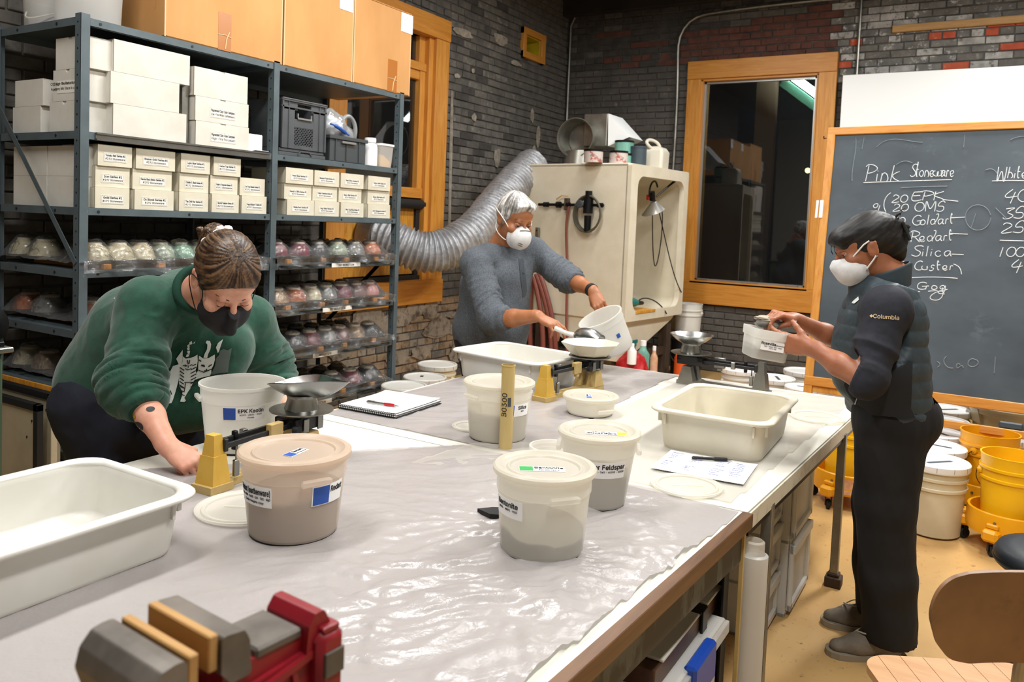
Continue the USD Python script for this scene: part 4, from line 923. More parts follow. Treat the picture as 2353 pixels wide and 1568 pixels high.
# ---------------------------------------------------------------- things on the tables
def tub(label, c, rz, L, W, H, mat, z=T, rim=.022):
    """A utility tub: rounded tapered walls with thickness, a rolled rim."""
    t = thing('utility_tub', label, 'tub', (c[0], c[1], z), rz)
    def ring(gx, zz, r): p = rrect(-L / 2 + gx, -W / 2 + gx, L / 2 - gx, W / 2 - gx, r, 7); return np.c_[p, np.full(len(p), zz)]
    out = [ring(.055, .001, .05), ring(.045, .004, .055), ring(.040, .015, .06), ring(.026, H - .022, .065), ring(.024, H - .012, .065)]
    inn = [ring(.028, H - .004, .062), ring(.034, H - .02, .06), ring(.048, .03, .055), ring(.060, .014, .05), ring(.09, .010, .03)]
    part(t, 'body', loft(out + inn, True, True), mat, smooth=45)
    a = np.linspace(math.pi * 1.15, -.25 * math.pi, 9)
    part(t, 'rim', loft([ring(.013 - .016 * math.cos(q), H - .006 + .010 * math.sin(q), .07) for q in a], False, False), mat, smooth=60)
    rb = []
    for s in (-1, 1):
        for x in (-L * .38, L * .38): rb.append(box(x - .004, s * (W / 2 - .028) - .006, H * .62, x + .004, s * (W / 2 - .028) + .006, H - .02, .001))
        for y in (-W * .36, W * .36): rb.append(box(s * (L / 2 - .028) - .006, y - .004, H * .62, s * (L / 2 - .028) + .006, y + .004, H - .02, .001))
    part(t, 'rib', cat(rb), mat, kind='stuff')
    return t
tub('large white plastic tub nearest the camera at the left table edge', (-1.825, .965), 90, .60, .47, .150, 'tub_white')
tub('white plastic tub in front of the man at the far left of the table', (-2.09, 3.60), -8, .60, .44, .145, 'tub_white')
tub('ivory plastic tub beside the standing woman on the right of the table', (-.85, 3.115), 92, .60, .45, .155, 'tub_ivory')

def rings(z, R, n=44): a = np.linspace(0, 2 * np.pi, n, endpoint=False); return np.c_[R * np.cos(a), R * np.sin(a), np.full(n, z)]
def powder(t, R0, R1, h, rough, mat, seed, tilt=(0, 0)):
    n = 72; a = np.linspace(0, 2 * np.pi, n, endpoint=False)
    top = h + rough * (fbm(np.c_[np.cos(a) * 2.2, np.sin(a) * 2.2, a * 0 + seed], 4) - .5) + tilt[0] * np.cos(a) + tilt[1] * np.sin(a)
    r1 = R0 + (R1 - R0) * .5
    m = loft([np.c_[R0 * np.cos(a), R0 * np.sin(a), np.full(n, .006)], np.c_[r1 * np.cos(a), r1 * np.sin(a), top], np.c_[r1 * .55 * np.cos(a), r1 * .55 * np.sin(a), top * .25 + .75 * h + .01]])
    part(t, 'powder', m, mat, smooth=40)
def tagged(t, R, z, ang, lines, w, h, colour=None, taper=0):
    """A printed label wrapped on a drum at the angle ang (degrees), with an optional colour block on its left."""
    a0 = math.radians(ang); R0, R1, H = R; Rz = lambda q: R0 + (R1 - R0) * .8 * np.minimum(q, H * .75) / (H * .75); R = float(Rz(z))
    def fit(m):
        m.vertices[:, 2] += z; f = (Rz(m.vertices[:, 2]) + .0006) / R; m.vertices[:, :2] *= f[:, None]; return m
    lb = part(t, 'label_paper', fit(bend(sheet(w, h, .0007), R + .0006, a0)), 'paper_white')
    if colour: part(lb, 'colour_block', fit(bend(sheet(h * .92, h * .92, .0008), R + .0011, a0 - (w / 2 - h * .52) / R)), colour)
    ms = []; off = h * .5 if colour else 0
    for k, s in enumerate(lines):
        m = text(s, h * (.28 if k == 0 else .11), bold=k == 0); wd = np.ptp(m.vertices[:, 0]); f = min(1, (w - off * 2 - .006) / wd); m.vertices[:, 0] *= f
        m.vertices[:, 0] += off; m.vertices[:, 1] += h * (.08 - .22 * k)
        ms.append(fit(bend(m, R + .0015, a0)))
    part(lb, 'lettering', cat(ms), 'ink')
def drum(name, label, c, R0, R1, H, mat, lid=None, handles=(), z=T, thick=.003, base_dark=True):
    t = thing(name, label, 'bucket', (*c, z))
    k = .75
    prof = [(0, .003), (R0 - .006, .003), (R0, .010), (R0 + (R1 - R0) * .8, H * k), (R0 + (R1 - R0) * .8 + .003, H * k + .003), (R1, H - .012), (R1 + .006, H - .008), (R1 + .006, H), (R1 - .001, H), (R1 - .004, H - .01), (R0 + (R1 - R0) * .8 - .003, H * k), (R0 - .003, .012), (0, .008)]
    part(t, 'body', lathe(prof, 56), mat, smooth=35)
    part(t, 'foot_ring', lathe([(R0 - .008, .0), (R0 - .003, .0), (R0 - .002, .006), (R0 - .008, .006)], 44), 'dark_metal' if base_dark else mat)
    for a in handles:
        h_ = part(t, 'handle', bend(box(-.036, -.008, .004, .036, .008, .020, .006), R1 - .002, math.radians(a)).apply_translation((0, 0, H - .045)), mat, smooth=40)
    if lid:
        l_ = part(t, 'lid', lathe([(R1 + .008, H - .010), (R1 + .011, H - .006), (R1 + .011, H + .004), (R1 + .006, H + .008), (R1 - .006, H + .008), (R1 - .014, H + .001), (R1 - .022, H - .001), (R1 - .026, H + .003), (R1 - .030, H + .003), (R1 - .034, H - .002), (0, H - .002)], 56), lid, smooth=35)
    return t
def lid_tag(t, z, loc, rz, w, h, colour, name):
    """A label lying on the lid; the colour block sits at its left end."""
    lb = part(t, 'lid_label', xf(sheet(w, h, .0008), (*loc, z), rz=rz), 'paper_white')
    part(lb, 'colour_block', xf(xf(sheet(h * .95, h * .9, .0009), (-w / 2 + h * .5, 0, 0)), (*loc, z + .0003), rz=rz), colour)
    a = text(name, h * .34, bold=True); f = min(1, (w - h - .006) / np.ptp(a.vertices[:, 0])); a.vertices[:, 0] *= f; a.vertices[:, 0] += h * .5; a.vertices[:, 1] += .002
    b = text('Clay body material', h * .12); b.vertices[:, 0] *= min(1, (w - h - .006) / np.ptp(b.vertices[:, 0])); b.vertices[:, 0] += h * .5; b.vertices[:, 1] -= h * .3
    part(lb, 'lettering', xf(cat(a, b), (*loc, z + .0009), rz=rz), 'ink')

t = drum('storage_drum', 'lidded translucent drum of mauve clay powder with peach lid in the left foreground', (-1.515, 1.478), .113, .133, .212, 'poly_warm', 'lid_peach', (-22, 158))
powder(t, .1085, .121, .118, .012, 'powder_mauve', 3, (.006, .006))
tagged(t, (.113, .133, .212), .128, -95, ('Redart (earthenware)', 'SiO2 - Al2O3 - Fe2O3 - K2O - TiO2 - MgO', 'Cedar Heights Clay'), .115, .052)
tagged(t, (.113, .133, .212), .128, -2, ('Redart',), .10, .05, 'tag_blue')
lid_tag(t, .2105, (.01, -.008), 100, .075, .03, 'tag_blue', 'Redart')
t = drum('storage_drum', 'lidded drum with grey powder and green-blocked lid label, centre foreground', (-.932, 1.762), .105, .120, .212, 'poly_ivory', 'lid_cream', (-38, 142))
powder(t, .1005, .109, .066, .026, 'powder_grey', 11, (-.012, .008))
tagged(t, (.105, .120, .212), .130, -112, ('Bentonite', 'Al2O3 - 4SiO2 - H2O'), .10, .045)
lid_tag(t, .2105, (.0, -.015), 33, .115, .036, 'tag_green', 'Bentonite')
t = drum('storage_drum', 'lidded drum with yellow-blocked lid label just behind the centre drum', (-.962, 2.155), .084, .112, .216, 'poly_ivory', 'lid_cream', (25, 205))
powder(t, .0805, .095, .105, .014, 'powder_grey', 21, (.004, .0))
tagged(t, (.084, .112, .216), .130, -56, ('Custer Feldspar', 'K2O - Na2O - CaO - Al2O3 - 6SiO2'), .135, .048)
lid_tag(t, .2145, (.025, .0), 208, .13, .036, 'tag_yellow', 'Custer Feldspar')
t = drum('storage_drum', 'lidded drum of buff silica behind the yellowed upright tube', (-1.575, 2.578), .108, .126, .215, 'poly_ivory', 'lid_cream', (-110, 70))
powder(t, .1035, .116, .112, .018, 'powder_buff', 31, (-.004, .0))
tagged(t, (.108, .126, .215), .13, -22, ('Silica', 'SiO2'), .12, .045, 'tag_blue')
t = drum('storage_drum', 'open white drum with blue-blocked label in front of the woman in green', (-2.215, 1.905), .118, .140, .232, 'poly', None, (-118, 62))
powder(t, .1135, .12, .030, .01, 'powder_white', 41)
tagged(t, (.118, .140, .232), .148, -38, ('EPK Kaolin', 'Al2O3 - 2SiO2 - 2H2O', 'Florida'), .14, .044, 'tag_blue')
t = drum('storage_drum', 'low round lidded cream tub between the far scale and the drums', (-1.462, 3.165), .100, .112, .078, 'poly_ivory', 'lid_cream', (-30,))
lid_tag(t, .0765, (-.01, .0), 120, .075, .026, 'tag_blue', 'Borax')
t = drum('storage_drum', 'small open white tub half hidden behind the yellow-labelled drum', (-1.19, 2.30), .062, .072, .10, 'poly_ivory', None, ())
def flat_lid(label, c, R, z=T + .004, line=True):
    t = thing('drum_cover', label, 'lid', (*c, z))
    part(t, 'lid', lathe([(0, .002), (R * .55, .002), (R * .78, .002), (R * .80, .007), (R * .86, .007), (R * .88, .003), (R * .97, .003), (R, .006), (R, .0105), (R * .96, .0115), (R * .9, .006), (R * .885, .005), (R * .86, .010), (R * .80, .010), (R * .78, .005), (0, .005)], 56), 'poly_ivory', smooth=30)
    part(t, 'grip_bar', xf(box(-R * .45, -R * .03, .004, R * .45, R * .03, .008, .002), rz=30), 'poly_ivory')
    return t
flat_lid('translucent round lid lying right of the drums beside the written sheet', (-.785, 2.455), .113)
flat_lid('translucent round lid lying left of the mauve powder drum', (-1.72, 1.50), .135)
flat_lid('small translucent lid lying left of the buff silica drum', (-1.725, 2.62), .075)
flat_lid('plain translucent lid on the table behind the ivory tub at the far right corner', (-.62, 3.75), .12)

# the yellowed measuring tube
t = thing('measuring_tube', 'yellowed clear plastic tube with pencilled writing standing before the silica drum', 'tube', (-1.468, 2.463, T + .003), 0)
part(t, 'wall', loft([rings(0, .0245, 28), rings(.305, .0245, 28), rings(.305, .0225, 28), rings(.004, .0225, 28)], False, True), 'tube_yellow', smooth=40)
part(t, 'rim', lathe([(.0225, .303), (.0255, .303), (.0255, .307), (.0225, .307)], 28), 'tube_yellow')
m = text('B0300', .020); m = basis(m, (0, 0, 0), (0, 1, 0), (-1, 0, 0), (0, 0, 1))
part(t, 'handwriting', bend(m, .0252, math.radians(-62)).apply_translation((0, 0, .165)), 'dark_paint')
part(t, 'worn_mark', bend(sheet(.012, .032, .0006), .0248, math.radians(-40)).apply_translation((0, 0, .175)), 'tote_grey')
# spiral notebook and pens
t = thing('notebook', 'open spiral notebook with blank white page left on the table', 'notebook', (-2.20, 2.70, T + .004), 3)
w, h = .30, .33
part(t, 'page_block', box(-w / 2, -h / 2, .004, w / 2, h / 2, .016, .001), 'paper_white')
pg_ = np.array([(x, y, .0165 + .006 * max(0, (y - .05) / .12) ** 2 + .004 * max(0, (x - .06) / .08) ** 2) for x in np.linspace(-w / 2, w / 2, 14) for y in np.linspace(-h / 2, h / 2, 14)])
part(t, 'top_page', tm(pg_, grid_faces(14, 14)), 'paper_white', smooth=True)
part(t, 'cover', cat(box(-w / 2 - .004, -h / 2 - .003, 0, w / 2 + .006, h / 2 + .003, .003, .001), box(-w / 2, -h / 2 - .001, .010, w / 2 + .004, h / 2 + .001, .0125, .0006)), 'dark_paint')
part(t, 'spiral', cat([xf(tube([(.009 * math.cos(a), 0, .010 + .010 * math.sin(a)) for a in np.linspace(0, 6.28, 12)], .0013, 5), (x, -h / 2 - .004, 0), rz=90) for x in np.arange(-w / 2 + .01, w / 2, .0095)]), 'dark_metal', kind='stuff')
def pen(label, a, b, body, grip, z):
    a, b = np.array([*a, z]), np.array([*b, z]); d = nrm(b - a); L = np.linalg.norm(b - a)
    t = thing('pen', label, 'pen', tuple(a)); R_ = lambda prof, mt, nm: part(t, nm, basis(lathe(prof, 16), (0, 0, 0), nrm(np.cross([0, 0, 1], d)), np.cross(d, nrm(np.cross([0, 0, 1], d))), d), mt, smooth=35)
    R_([(0, 0), (.0045, .001), (.0055, .006), (.0055, L * .55), (0, L * .55)], body, 'barrel')
    R_([(0, L * .55), (.0065, L * .55), (.0068, L * .7), (.006, L * .86), (0, L * .86)], grip, 'grip'); R_([(0, L * .86), (.0055, L * .86), (.0012, L), (0, L)], 'steel', 'tip')
    part(t, 'clip', basis(box(-.002, 0, .004, .002, .002, .04), (0, 0, 0), nrm(np.cross([0, 0, 1], d)), (0, 0, 1), d).apply_translation((0, 0, .0055)), 'steel')
pen('silver ballpoint pen with red grip lying on the notebook', (-2.262, 2.615), (-2.105, 2.64), 'steel', 'pen_red', T + .0285)
pen('black ribbed ballpoint pen lying on the written sheet', (-.862, 2.735), (-.735, 2.805), 'pen_black', 'rubber', T + .0185)
t = thing('written_sheet', 'white sheet of handwritten notes on the table before the ivory tub', 'paper', (-.80, 2.69, T + .009), 0)
v = np.array([(x, y, .0015 + .004 * max(0, abs(x) / .15 - .5) ** 2 * (1 + y * 3)) for x in np.linspace(-.155, .155, 12) for y in np.linspace(-.125, .13, 10)])
part(t, 'sheet', xf(tm(v, grid_faces(12, 10)), rz=4), 'paper_white', smooth=True)
sc = []
for r_ in range(9):
    for cx in (-.135, -.06, .03, .09):
        if rng.random() < .25: continue
        n = rng.integers(5, 9); xs = np.arange(n) * .0055
        p = np.c_[cx + xs, .09 - .022 * r_ + rng.normal(0, .0028, n), np.full(n, .0052)]
        sc.append(tube(smoothpath(p, n * 4), .0006, 4))
part(t, 'handwriting', xf(cat(sc), rz=4), 'ink_blue', kind='stuff')
t = thing('spatula', 'black wedge-shaped scraper on the sheeting left of the centre drum', 'scraper', (-1.06, 1.93, T + .004), 205)
part(t, 'blade', prism([(.0, -.035), (.11, -.02), (.15, 0), (.11, .035), (0, .035)], .012), 'rubber'); part(t, 'ridge', box(0, -.008, .012, .08, .008, .022, .004), 'rubber')

def balance(label, loc, rz, pan, metal=False, pillar=True):
    """A triple-beam balance: base bar, front pointer post, rear pillars, three beams with riders, plate, cone and pan."""
    t = thing('triple_beam_balance', label, 'scale', (*loc, T + .003), rz)
    tan, yel = ('galv', 'steel') if metal else ('scale_tan', 'scale_yellow')
    part(t, 'base', cat(prism([(-.045, -.04), (.035, -.045), (.06, -.022), (.30, -.028), (.33, -.06), (.43, -.06), (.43, .06), (.33, .06), (.30, .028), (.06, .022), (.035, .045), (-.045, .04)], .022)), tan, smooth=False)
    def post(w0, d0, w1, d1, z0, z1, x): 
        c = lambda w, d, z: np.array([(x - w, -d, z), (x + w, -d, z), (x + w, d, z), (x - w, d, z)], float)
        return loft([c(w0, d0, z0), c(w1, d1, z1)])
    part(t, 'pointer_post', cat(post(.034, .036, .024, .027, .022, .105, 0), post(.021, .024, .015, .017, .105, .165, 0)), yel, smooth=False)
    for s in (-1, 1): part(t, 'pillar', xf(post(.042, .026, .022, .018, .022, .098, .38), (0, s * .036, 0)), tan, smooth=False)
    for k, (y, z) in enumerate(((-.022, .128), (0, .138), (.022, .128))):
        part(t, 'beam', box(.02, y - .004, z - .008, .36, y + .004, z + .008, .001), 'scale_black')
    part(t, 'beam_end', box(.016, -.03, .112, .03, .03, .150, .002), 'scale_black')
    part(t, 'yoke', cat(box(.30, -.045, .105, .44, -.033, .150), box(.30, .033, .105, .44, .045, .150), box(.30, -.045, .125, .33, .045, .150), box(.41, -.045, .125, .44, .045, .150)), 'scale_black')
    part(t, 'rider', cat(box(.20, -.036, .10, .255, -.012, .155), box(.215, -.034, .085, .24, -.016, .10)), tan); part(t, 'rider', box(.13, .012, .112, .15, .032, .148), 'steel'); part(t, 'rider', box(.075, -.008, .10, .09, .008, .158), 'dark_metal')
    part(t, 'hanger', cat(tube([(.06, -.03, .12), (.06, -.03, .07)], .003, 6), box(.05, -.036, .03, .07, -.024, .08)), 'steel')
    part(t, 'zero_knob', xf(lathe([(0, -.01), (.014, -.01), (.014, .01), (0, .01)], 16), (.30, -.052, .118), rx=90), 'rubber')
    part(t, 'bearing_plate', cat(box(.335, -.052, .10, .36, -.045, .145), box(.405, -.052, .10, .43, -.045, .145)), 'steel')
    part(t, 'plate', lathe([(0, .158), (.096, .160), (.106, .164), (.106, .168), (.094, .170), (0, .170)], 44).apply_translation((.38, 0, 0)), 'steel', smooth=35)
    if pan == 'paper':
        p_ = part(t, 'paper_tray', lathe([(0, .174), (.095, .174), (.15, .235), (.148, .236), (.093, .177), (0, .177)], 8).apply_translation((.38, 0, 0)), 'tub_ivory', smooth=False); return t
    part(t, 'pan_cone', lathe([(.058, .170), (.056, .176), (.048, .205), (.052, .216), (.05, .218), (0, .218)], 36).apply_translation((.38, 0, 0)), 'steel', smooth=40)
    n, m_ = 48, 12; V = []
    for s in np.linspace(0, 1, m_):
        for a in np.linspace(0, 2 * np.pi, n, endpoint=False):
            if pan == 'scoop':
                lx = .125 + (.065 * max(0, math.cos(a)) ** 5 if math.cos(a) > 0 else 0); ly = .092 * (1 - .62 * max(0, math.cos(a)) ** 2)
                x, y = s * lx * math.cos(a), s * ly * math.sin(a) * (1 - .25 * max(0, math.cos(a)))
                z = .205 + s ** 2.3 * (.062 + .012 * math.cos(a) - .018 * (math.cos(a) < 0) * abs(math.cos(a)) ** 3)
            else: x, y, z = s * .112 * math.cos(a), s * .112 * math.sin(a), .208 + s ** 2.4 * .055
            V.append((x, y, z))
    V = np.array(V); f = grid_faces(m_, n); w_ = []
    for i in range(m_ - 1):
        for k in range(n):
            a_, b_ = i * n + k, i * n + (k + 1) % n; w_ += [(a_, a_ + n, b_ + n), (a_, b_ + n, b_)]
    pn = tm(V, w_); inner = pn.copy(); inner.vertices = V * np.array([.985, .985, 1]) + np.array([0, 0, .002]); 
    rim = V[-n:]; turn = (pan == 'scoop') and -88 or 0
    mm = xf(cat(pn, inner, tube(np.vstack([rim, rim[:1]]), .0022, 6)), (.38, 0, .0), rz=turn)
    part(t, 'pan', mm, 'pan_steel', smooth=50)
    return t
balance('yellow and tan balance with an empty steel scoop pan, before the woman in green', (-1.925, 1.553), 94.5, 'scoop')
balance('yellow and tan balance with cream paper tray, at which the man works', (-1.737, 3.25), 83, 'paper')
balance('plain steel balance with round pan behind the ivory tub', (-.955, 4.10), 176, 'round', metal=True)
t = thing('loose_powder_heap', 'heap of pale powder in the cream paper tray', 'powder', (-1.69, 3.627, T + .180)); part(t, 'heap', lathe([(.10, .004), (.07, .016), (.03, .028), (0, .032)], 24), 'powder_white', smooth=60)
# ---------------------------------------------------------------- spray booth and what hangs round it
BA, BE, BL = np.array([-2.74, 6.5, .70]), np.array([.126, .992, 0]), np.array([-.992, .126, 0])
UP = (0, 0, 1)
bt = thing('spray_booth', 'cream fibreglass spray booth with an open front on the back wall', 'spray booth', (0, 0, 0))
B = lambda m: basis(m, BA, BE, BL, UP)
hw, hd, hh = 1.12, 1.11, 1.39
part(bt, 'side_panel', B(box(0, 0, 0, .03, hw, hh, .012)), 'fiberglass')
part(bt, 'side_panel', B(box(hd - .03, 0, 0, hd, hw, hh, .012)), 'fiberglass')
part(bt, 'top_panel', B(box(0, 0, hh - .03, hd, hw, hh + .005, .012)), 'fiberglass')
part(bt, 'back_panel', B(box(0, hw - .03, 0, hd, hw, hh, .006)), 'fiberglass')
fr = Polygon(rrect(0, 0, hd, hh, .02)).difference(Polygon(rrect(.12, .085, hd - .085, hh - .10, .10)))
part(bt, 'front_frame', basis(prism(fr, .05), BA + BL * .02, BE, UP, -BL), 'fiberglass', smooth=35)
ri, ro = rrect(.12, .085, hd - .085, hh - .10, .10), rrect(.09, .06, hd - .06, hh - .08, .10)
part(bt, 'inner_liner', B(loft([np.c_[ri[:, 0], np.full(len(ri), .0), ri[:, 1]], np.c_[ro[:, 0], np.full(len(ri), .10), ro[:, 1]], np.c_[ro[:, 0], np.full(len(ri), .95), ro[:, 1]]], cap0=False)), 'fiberglass', smooth=40)
q = lambda a, b, c, d, z: np.array([(a, c, z), (b, c, z), (b, d, z), (a, d, z)], float)
part(bt, 'hopper', B(loft([q(.02, hd - .06, .02, hw - .05, .0), q(.02, hd - .10, .03, hw - .1, -.05), q(.02, .22, .05, .3, -.36)])), 'fiberglass', smooth=False)
part(bt, 'maker_mark', cat([B(box(.22 + k * .05, .028, -.22 - k * .03, .36 - k * .02, .04, -.19 - k * .03)) for k in range(3)]), 'teal')
for e, l in ((.06, .9), (1.02, .10), (1.02, 1.0)):
    part(bt, 'stand_leg', B(box(e - .045, l - .045, -.70, e + .045, l + .045, -.04)), 'old_wood')
part(bt, 'stand_rail', cat(B(box(.06, .08, -.40, 1.02, .12, -.32)), B(box(1.0, .1, -.40, 1.04, 1.0, -.32)), B(box(.04, .3, -.40, .08, .95, -.32))), 'old_wood', kind='stuff')
# air line along the booth's side
rg = thing('air_regulator', 'black air regulator with iron pipe, valve and coiled hose on the booth side', 'regulator', (0, 0, 0))
a, b = np.array([-3.663, 6.577, 1.713]), np.array([-2.958, 6.487, 1.719])
part(rg, 'pipe', tube([a, b], .014, 10), 'dark_metal')
for px, r, l_ in ((.12, .024, .05), (.32, .030, .04), (.47, .026, .03), (.72, .024, .03), (.95, .022, .05)):
    c = a + (b - a) * px; d = nrm(b - a); part(rg, 'fitting', tube([c - d * l_ / 2, c + d * l_ / 2], r, 10), 'dark_metal')
c = a + (b - a) * .45; part(rg, 'union', basis(box(-.02, -.05, -.02, .02, .06, .02), c, nrm(b - a), UP, BE), 'old_wood')
part(rg, 'valve_lever', tube([a + (b - a) * .28 + np.array([0, 0, .05]), a + (b - a) * .36 + np.array([0, 0, .085]), a + (b - a) * .46 + np.array([0, 0, .08])], .006, 6), 'scale_yellow')
c = np.array([-3.106, 6.486, 1.723])
part(rg, 'regulator_body', cat(tube([c + np.array([0, 0, .05]), c - np.array([0, 0, .08])], .045, 14), tube([c + np.array([0, 0, .05]), c + np.array([0, 0, .12])], .032, 12)), 'dark_metal')
part(rg, 'bowl', tube([c - np.array([0, 0, .10]), c - np.array([0, 0, .24])], [.034, .030], 14), 'dark_metal')
part(rg, 'gauge', basis(lathe([(0, 0), (.035, 0), (.037, .02), (.03, .024), (0, .024)], 20), c + np.array([-.06, -.04, 0]), nrm(b - a), UP, -BE), 'tote_grey')
for k in range(3):
    cc = np.array([-3.107, 6.496, 1.638]); an = np.linspace(0, 2 * np.pi, 48, endpoint=False)
    part(rg, 'hose_coil', tube([cc + nrm(b - a) * (.125 + .008 * k) * math.cos(t_) + np.array([0, 0, 1]) * (.150 + .006 * k) * math.sin(t_) - BE * .012 * k for t_ in an], .0095, 8, closed=True), 'hose_olive')
solo('air_hose', tube(smoothpath([[-3.315, 6.523, 1.704], [-3.333, 6.525, 1.6], [-3.312, 6.522, 1.204], [-3.296, 6.52, 0.806], [-3.27, 6.507, 0.409], [-3.234, 6.502, 0.093]], 50), .012, 8), 'hose_red', 'thin red-brown air hose hanging straight down the booth side', 'hose')
for k, pts in enumerate(([[-3.695, 6.561, 1.015], [-3.693, 6.55, 0.686], [-3.641, 6.534, 0.197]], [[-3.664, 6.537, 1.035], [-3.592, 6.528, 0.82], [-3.513, 6.507, 0.176]], [[-3.641, 6.544, 1.061], [-3.535, 6.54, 0.824], [-3.432, 6.527, 0.184]], [[-3.618, 6.551, 1.083], [-3.489, 6.545, 0.787], [-3.38, 6.531, 0.191]])):
    solo('air_hose', tube(smoothpath(pts, 24), .024, 10), 'hose_red', '%s of the thick brown hoses hanging beside the man' % ('leftmost', 'second from left', 'third from left', 'rightmost')[k], 'hose', 'thick brown hoses beside the man')
t = thing('hose_connector', 'small grey upright connector on the booth side right of the man', 'connector', tuple([-3.664, 6.597, 1.407]))
part(t, 'bar', basis(box(-.018, -.06, 0, .018, .09, .03), (0, 0, 0), -BL, UP, -BE), 'galv'); part(t, 'hole', basis(xf(trimesh.creation.cylinder(.007, .004, sections=10), (0, .06, .031)), (0, 0, 0), -BL, UP, -BE), 'bolt')
# clamp lamp inside the booth
cl = thing('clamp_lamp', 'clamp work lamp with white cone reflector hanging inside the booth', 'lamp', (0, 0, 0))
c = np.array([-2.765, 7.254, 1.686])
part(cl, 'reflector', basis(lathe([(.028, 0), (.035, .01), (.11, .10), (.115, .102), (.108, .10), (.03, .014)], 28), c + np.array([0, -.06, .10]), nrm((1, .2, .3)), nrm(np.cross(nrm((-.1, .3, -.95)), nrm((1, .2, .3)))), nrm((-.1, .3, -.95))), 'lampshade', smooth=40)
part(cl, 'socket', tube([c + np.array([0, -.09, .11]), c + np.array([0, -.12, .19])], .028, 12), 'dark_metal')
part(cl, 'red_switch', cat(box(*(c + np.array([-.05, -.13, .11])), *(c + np.array([-.02, -.10, .16])), .004), box(*(c + np.array([-.05, -.05, .11])), *(c + np.array([-.02, -.02, .16])), .004)), 'red', kind='stuff')
part(cl, 'clamp', cat(tube(smoothpath([c + np.array([0, -.17, .14]), c + np.array([0, -.16, .24]), c + np.array([0, -.08, .29]), c + np.array([0, .02, .24])], 20), .009, 8)), 'dark_metal')
part(cl, 'arm', tube([c + np.array([0, 0, .15]), [-2.69, 7.368, 1.941], [-2.649, 7.452, 2.005]], [.008, .010, .014], 8), 'dark_metal')
part(cl, 'cord', tube(smoothpath([c + np.array([0, .02, .1]), [-2.716, 7.326, 1.556], [-2.649, 7.377, 1.267], [-2.6, 7.443, 1.057], [-2.567, 7.546, 0.919]], 30), .005, 6), 'dark_metal')
part(cl, 'cord', tube(smoothpath([c + np.array([0, -.08, .05]), [-2.791, 7.292, 1.386], [-2.781, 7.367, 1.166], [-2.748, 7.39, 1.387], c + np.array([0, .0, .06])], 30), .005, 6), 'dark_metal')
t = thing('electric_drill', 'teal electric drill lying on a board at the booth opening', 'drill', tuple([-2.771, 6.73, 0.858]))
part(t, 'body', tube(smoothpath([(.0, -.12, 0), (0, 0, .0), (.02, .12, -.01)], 12), [.045, .05, .052, .052, .05, .048, .045, .045, .042, .04, .036, .03], 14), 'teal'); part(t, 'chuck', tube([(.02, .12, -.01), (.03, .24, -.02)], [.026, .018], 12), 'dark_metal')
part(t, 'cord', tube(smoothpath([(.02, .17, .0), (.03, .30, .02), [0.124, 0.498, -0.064], [0.175, 0.508, -0.131]], 24), .006, 6), 'dark_metal')
t = thing('drill_board', 'orange-brown board under the teal drill', 'board', tuple([-2.766, 6.851, 0.774])); part(t, 'board', basis(box(-.16, -.1, -.012, .20, .10, .012), (0, 0, 0), BE, BL, UP), 'plywood'); part(t, 'edge', basis(box(-.16, -.108, -.012, .20, -.1, .014), (0, 0, 0), BE, BL, UP), 'plywood')
# ducts
def corr(path, r, n=24, pitch=.042, amp=.014):
    p = smoothpath(path, 260); d = np.r_[0, np.cumsum(np.linalg.norm(np.diff(p, axis=0), axis=1))]
    m = tube(p, r + amp * np.sin(d / pitch * 2 * np.pi), n); N = fbm(m.vertices * 14, 3)[:, None] - .5; m.vertices += m.vertex_normals * N * .03; return m
t = thing('flexible_duct', 'silver corrugated flexible duct curving from the plywood panel up to the booth', 'duct', (0, 0, 0))
dp = [(-4.50, 5.17, 1.36), [-4.29, 5.24, 1.334], [-4.059, 5.42, 1.257], [-3.891, 5.75, 1.394], [-3.91, 6.15, 1.632], [-3.931, 6.55, 1.892], [-3.925, 6.9, 2.105]]
part(t, 'hose', corr(dp, .165), 'foil', smooth=True)
part(t, 'collar', tube([(-4.53, 5.16, 1.36), (-4.40, 5.185, 1.358)], .185, 28), 'galv', smooth=40)
t = thing('exhaust_elbow', 'galvanised round duct mouth on a square transition atop the booth', 'duct', (0, 0, 0))
c = np.array([-3.449, 6.85, 2.363]); ax = nrm((.05, -1, 0)); sx_ = nrm(np.cross(UP, -ax))
part(t, 'round_mouth', basis(lathe([(.15, -.30), (.172, -.02), (.185, 0), (.188, .012), (.18, .012), (.168, -.01), (.146, -.29)], 40), c, np.cross(UP, ax), UP, ax), 'galv', smooth=40)
part(t, 'inner_damper', basis(lathe([(0, 0), (.15, 0), (.15, .004), (0, .004)], 36), c - ax * .2, np.cross(UP, ax), UP, ax), 'galv')
part(t, 'neck', tube([c - ax * .1 - np.array([0, 0, .12]), (c[0], c[1] + .1, 2.095)], [.12, .15], 28), 'galv')
p0, p1, p2 = np.array([-3.186, 7.0, 2.6]), np.array([-3.175, 7.0, 2.293]), np.array([-2.962, 7.0, 2.375])
part(t, 'transition_box', cat(box(c[0] + .02, 6.98, p1[2], p0[0], 7.35, p0[2], .006)), 'galv')
part(t, 'white_cheek', loft([np.array([p0, p1, p2]), np.array([p0, p1, p2]) + np.array([0, .34, 0])]), 'white_board', smooth=False)
def can(name, label, px, z0, R, h, mat, y, cap='dark_metal', cat_='can'):
    t = thing(name, label, cat_, (px[0], px[1], z0)); part(t, 'body', lathe([(0, 0), (R, 0), (R, h - .01), (0, h - .01)], 28), mat, smooth=40); part(t, 'lid', lathe([(R + .003, h - .018), (R + .004, h), (0, h + .002)], 28), cap, smooth=40); return t
zt = 2.097
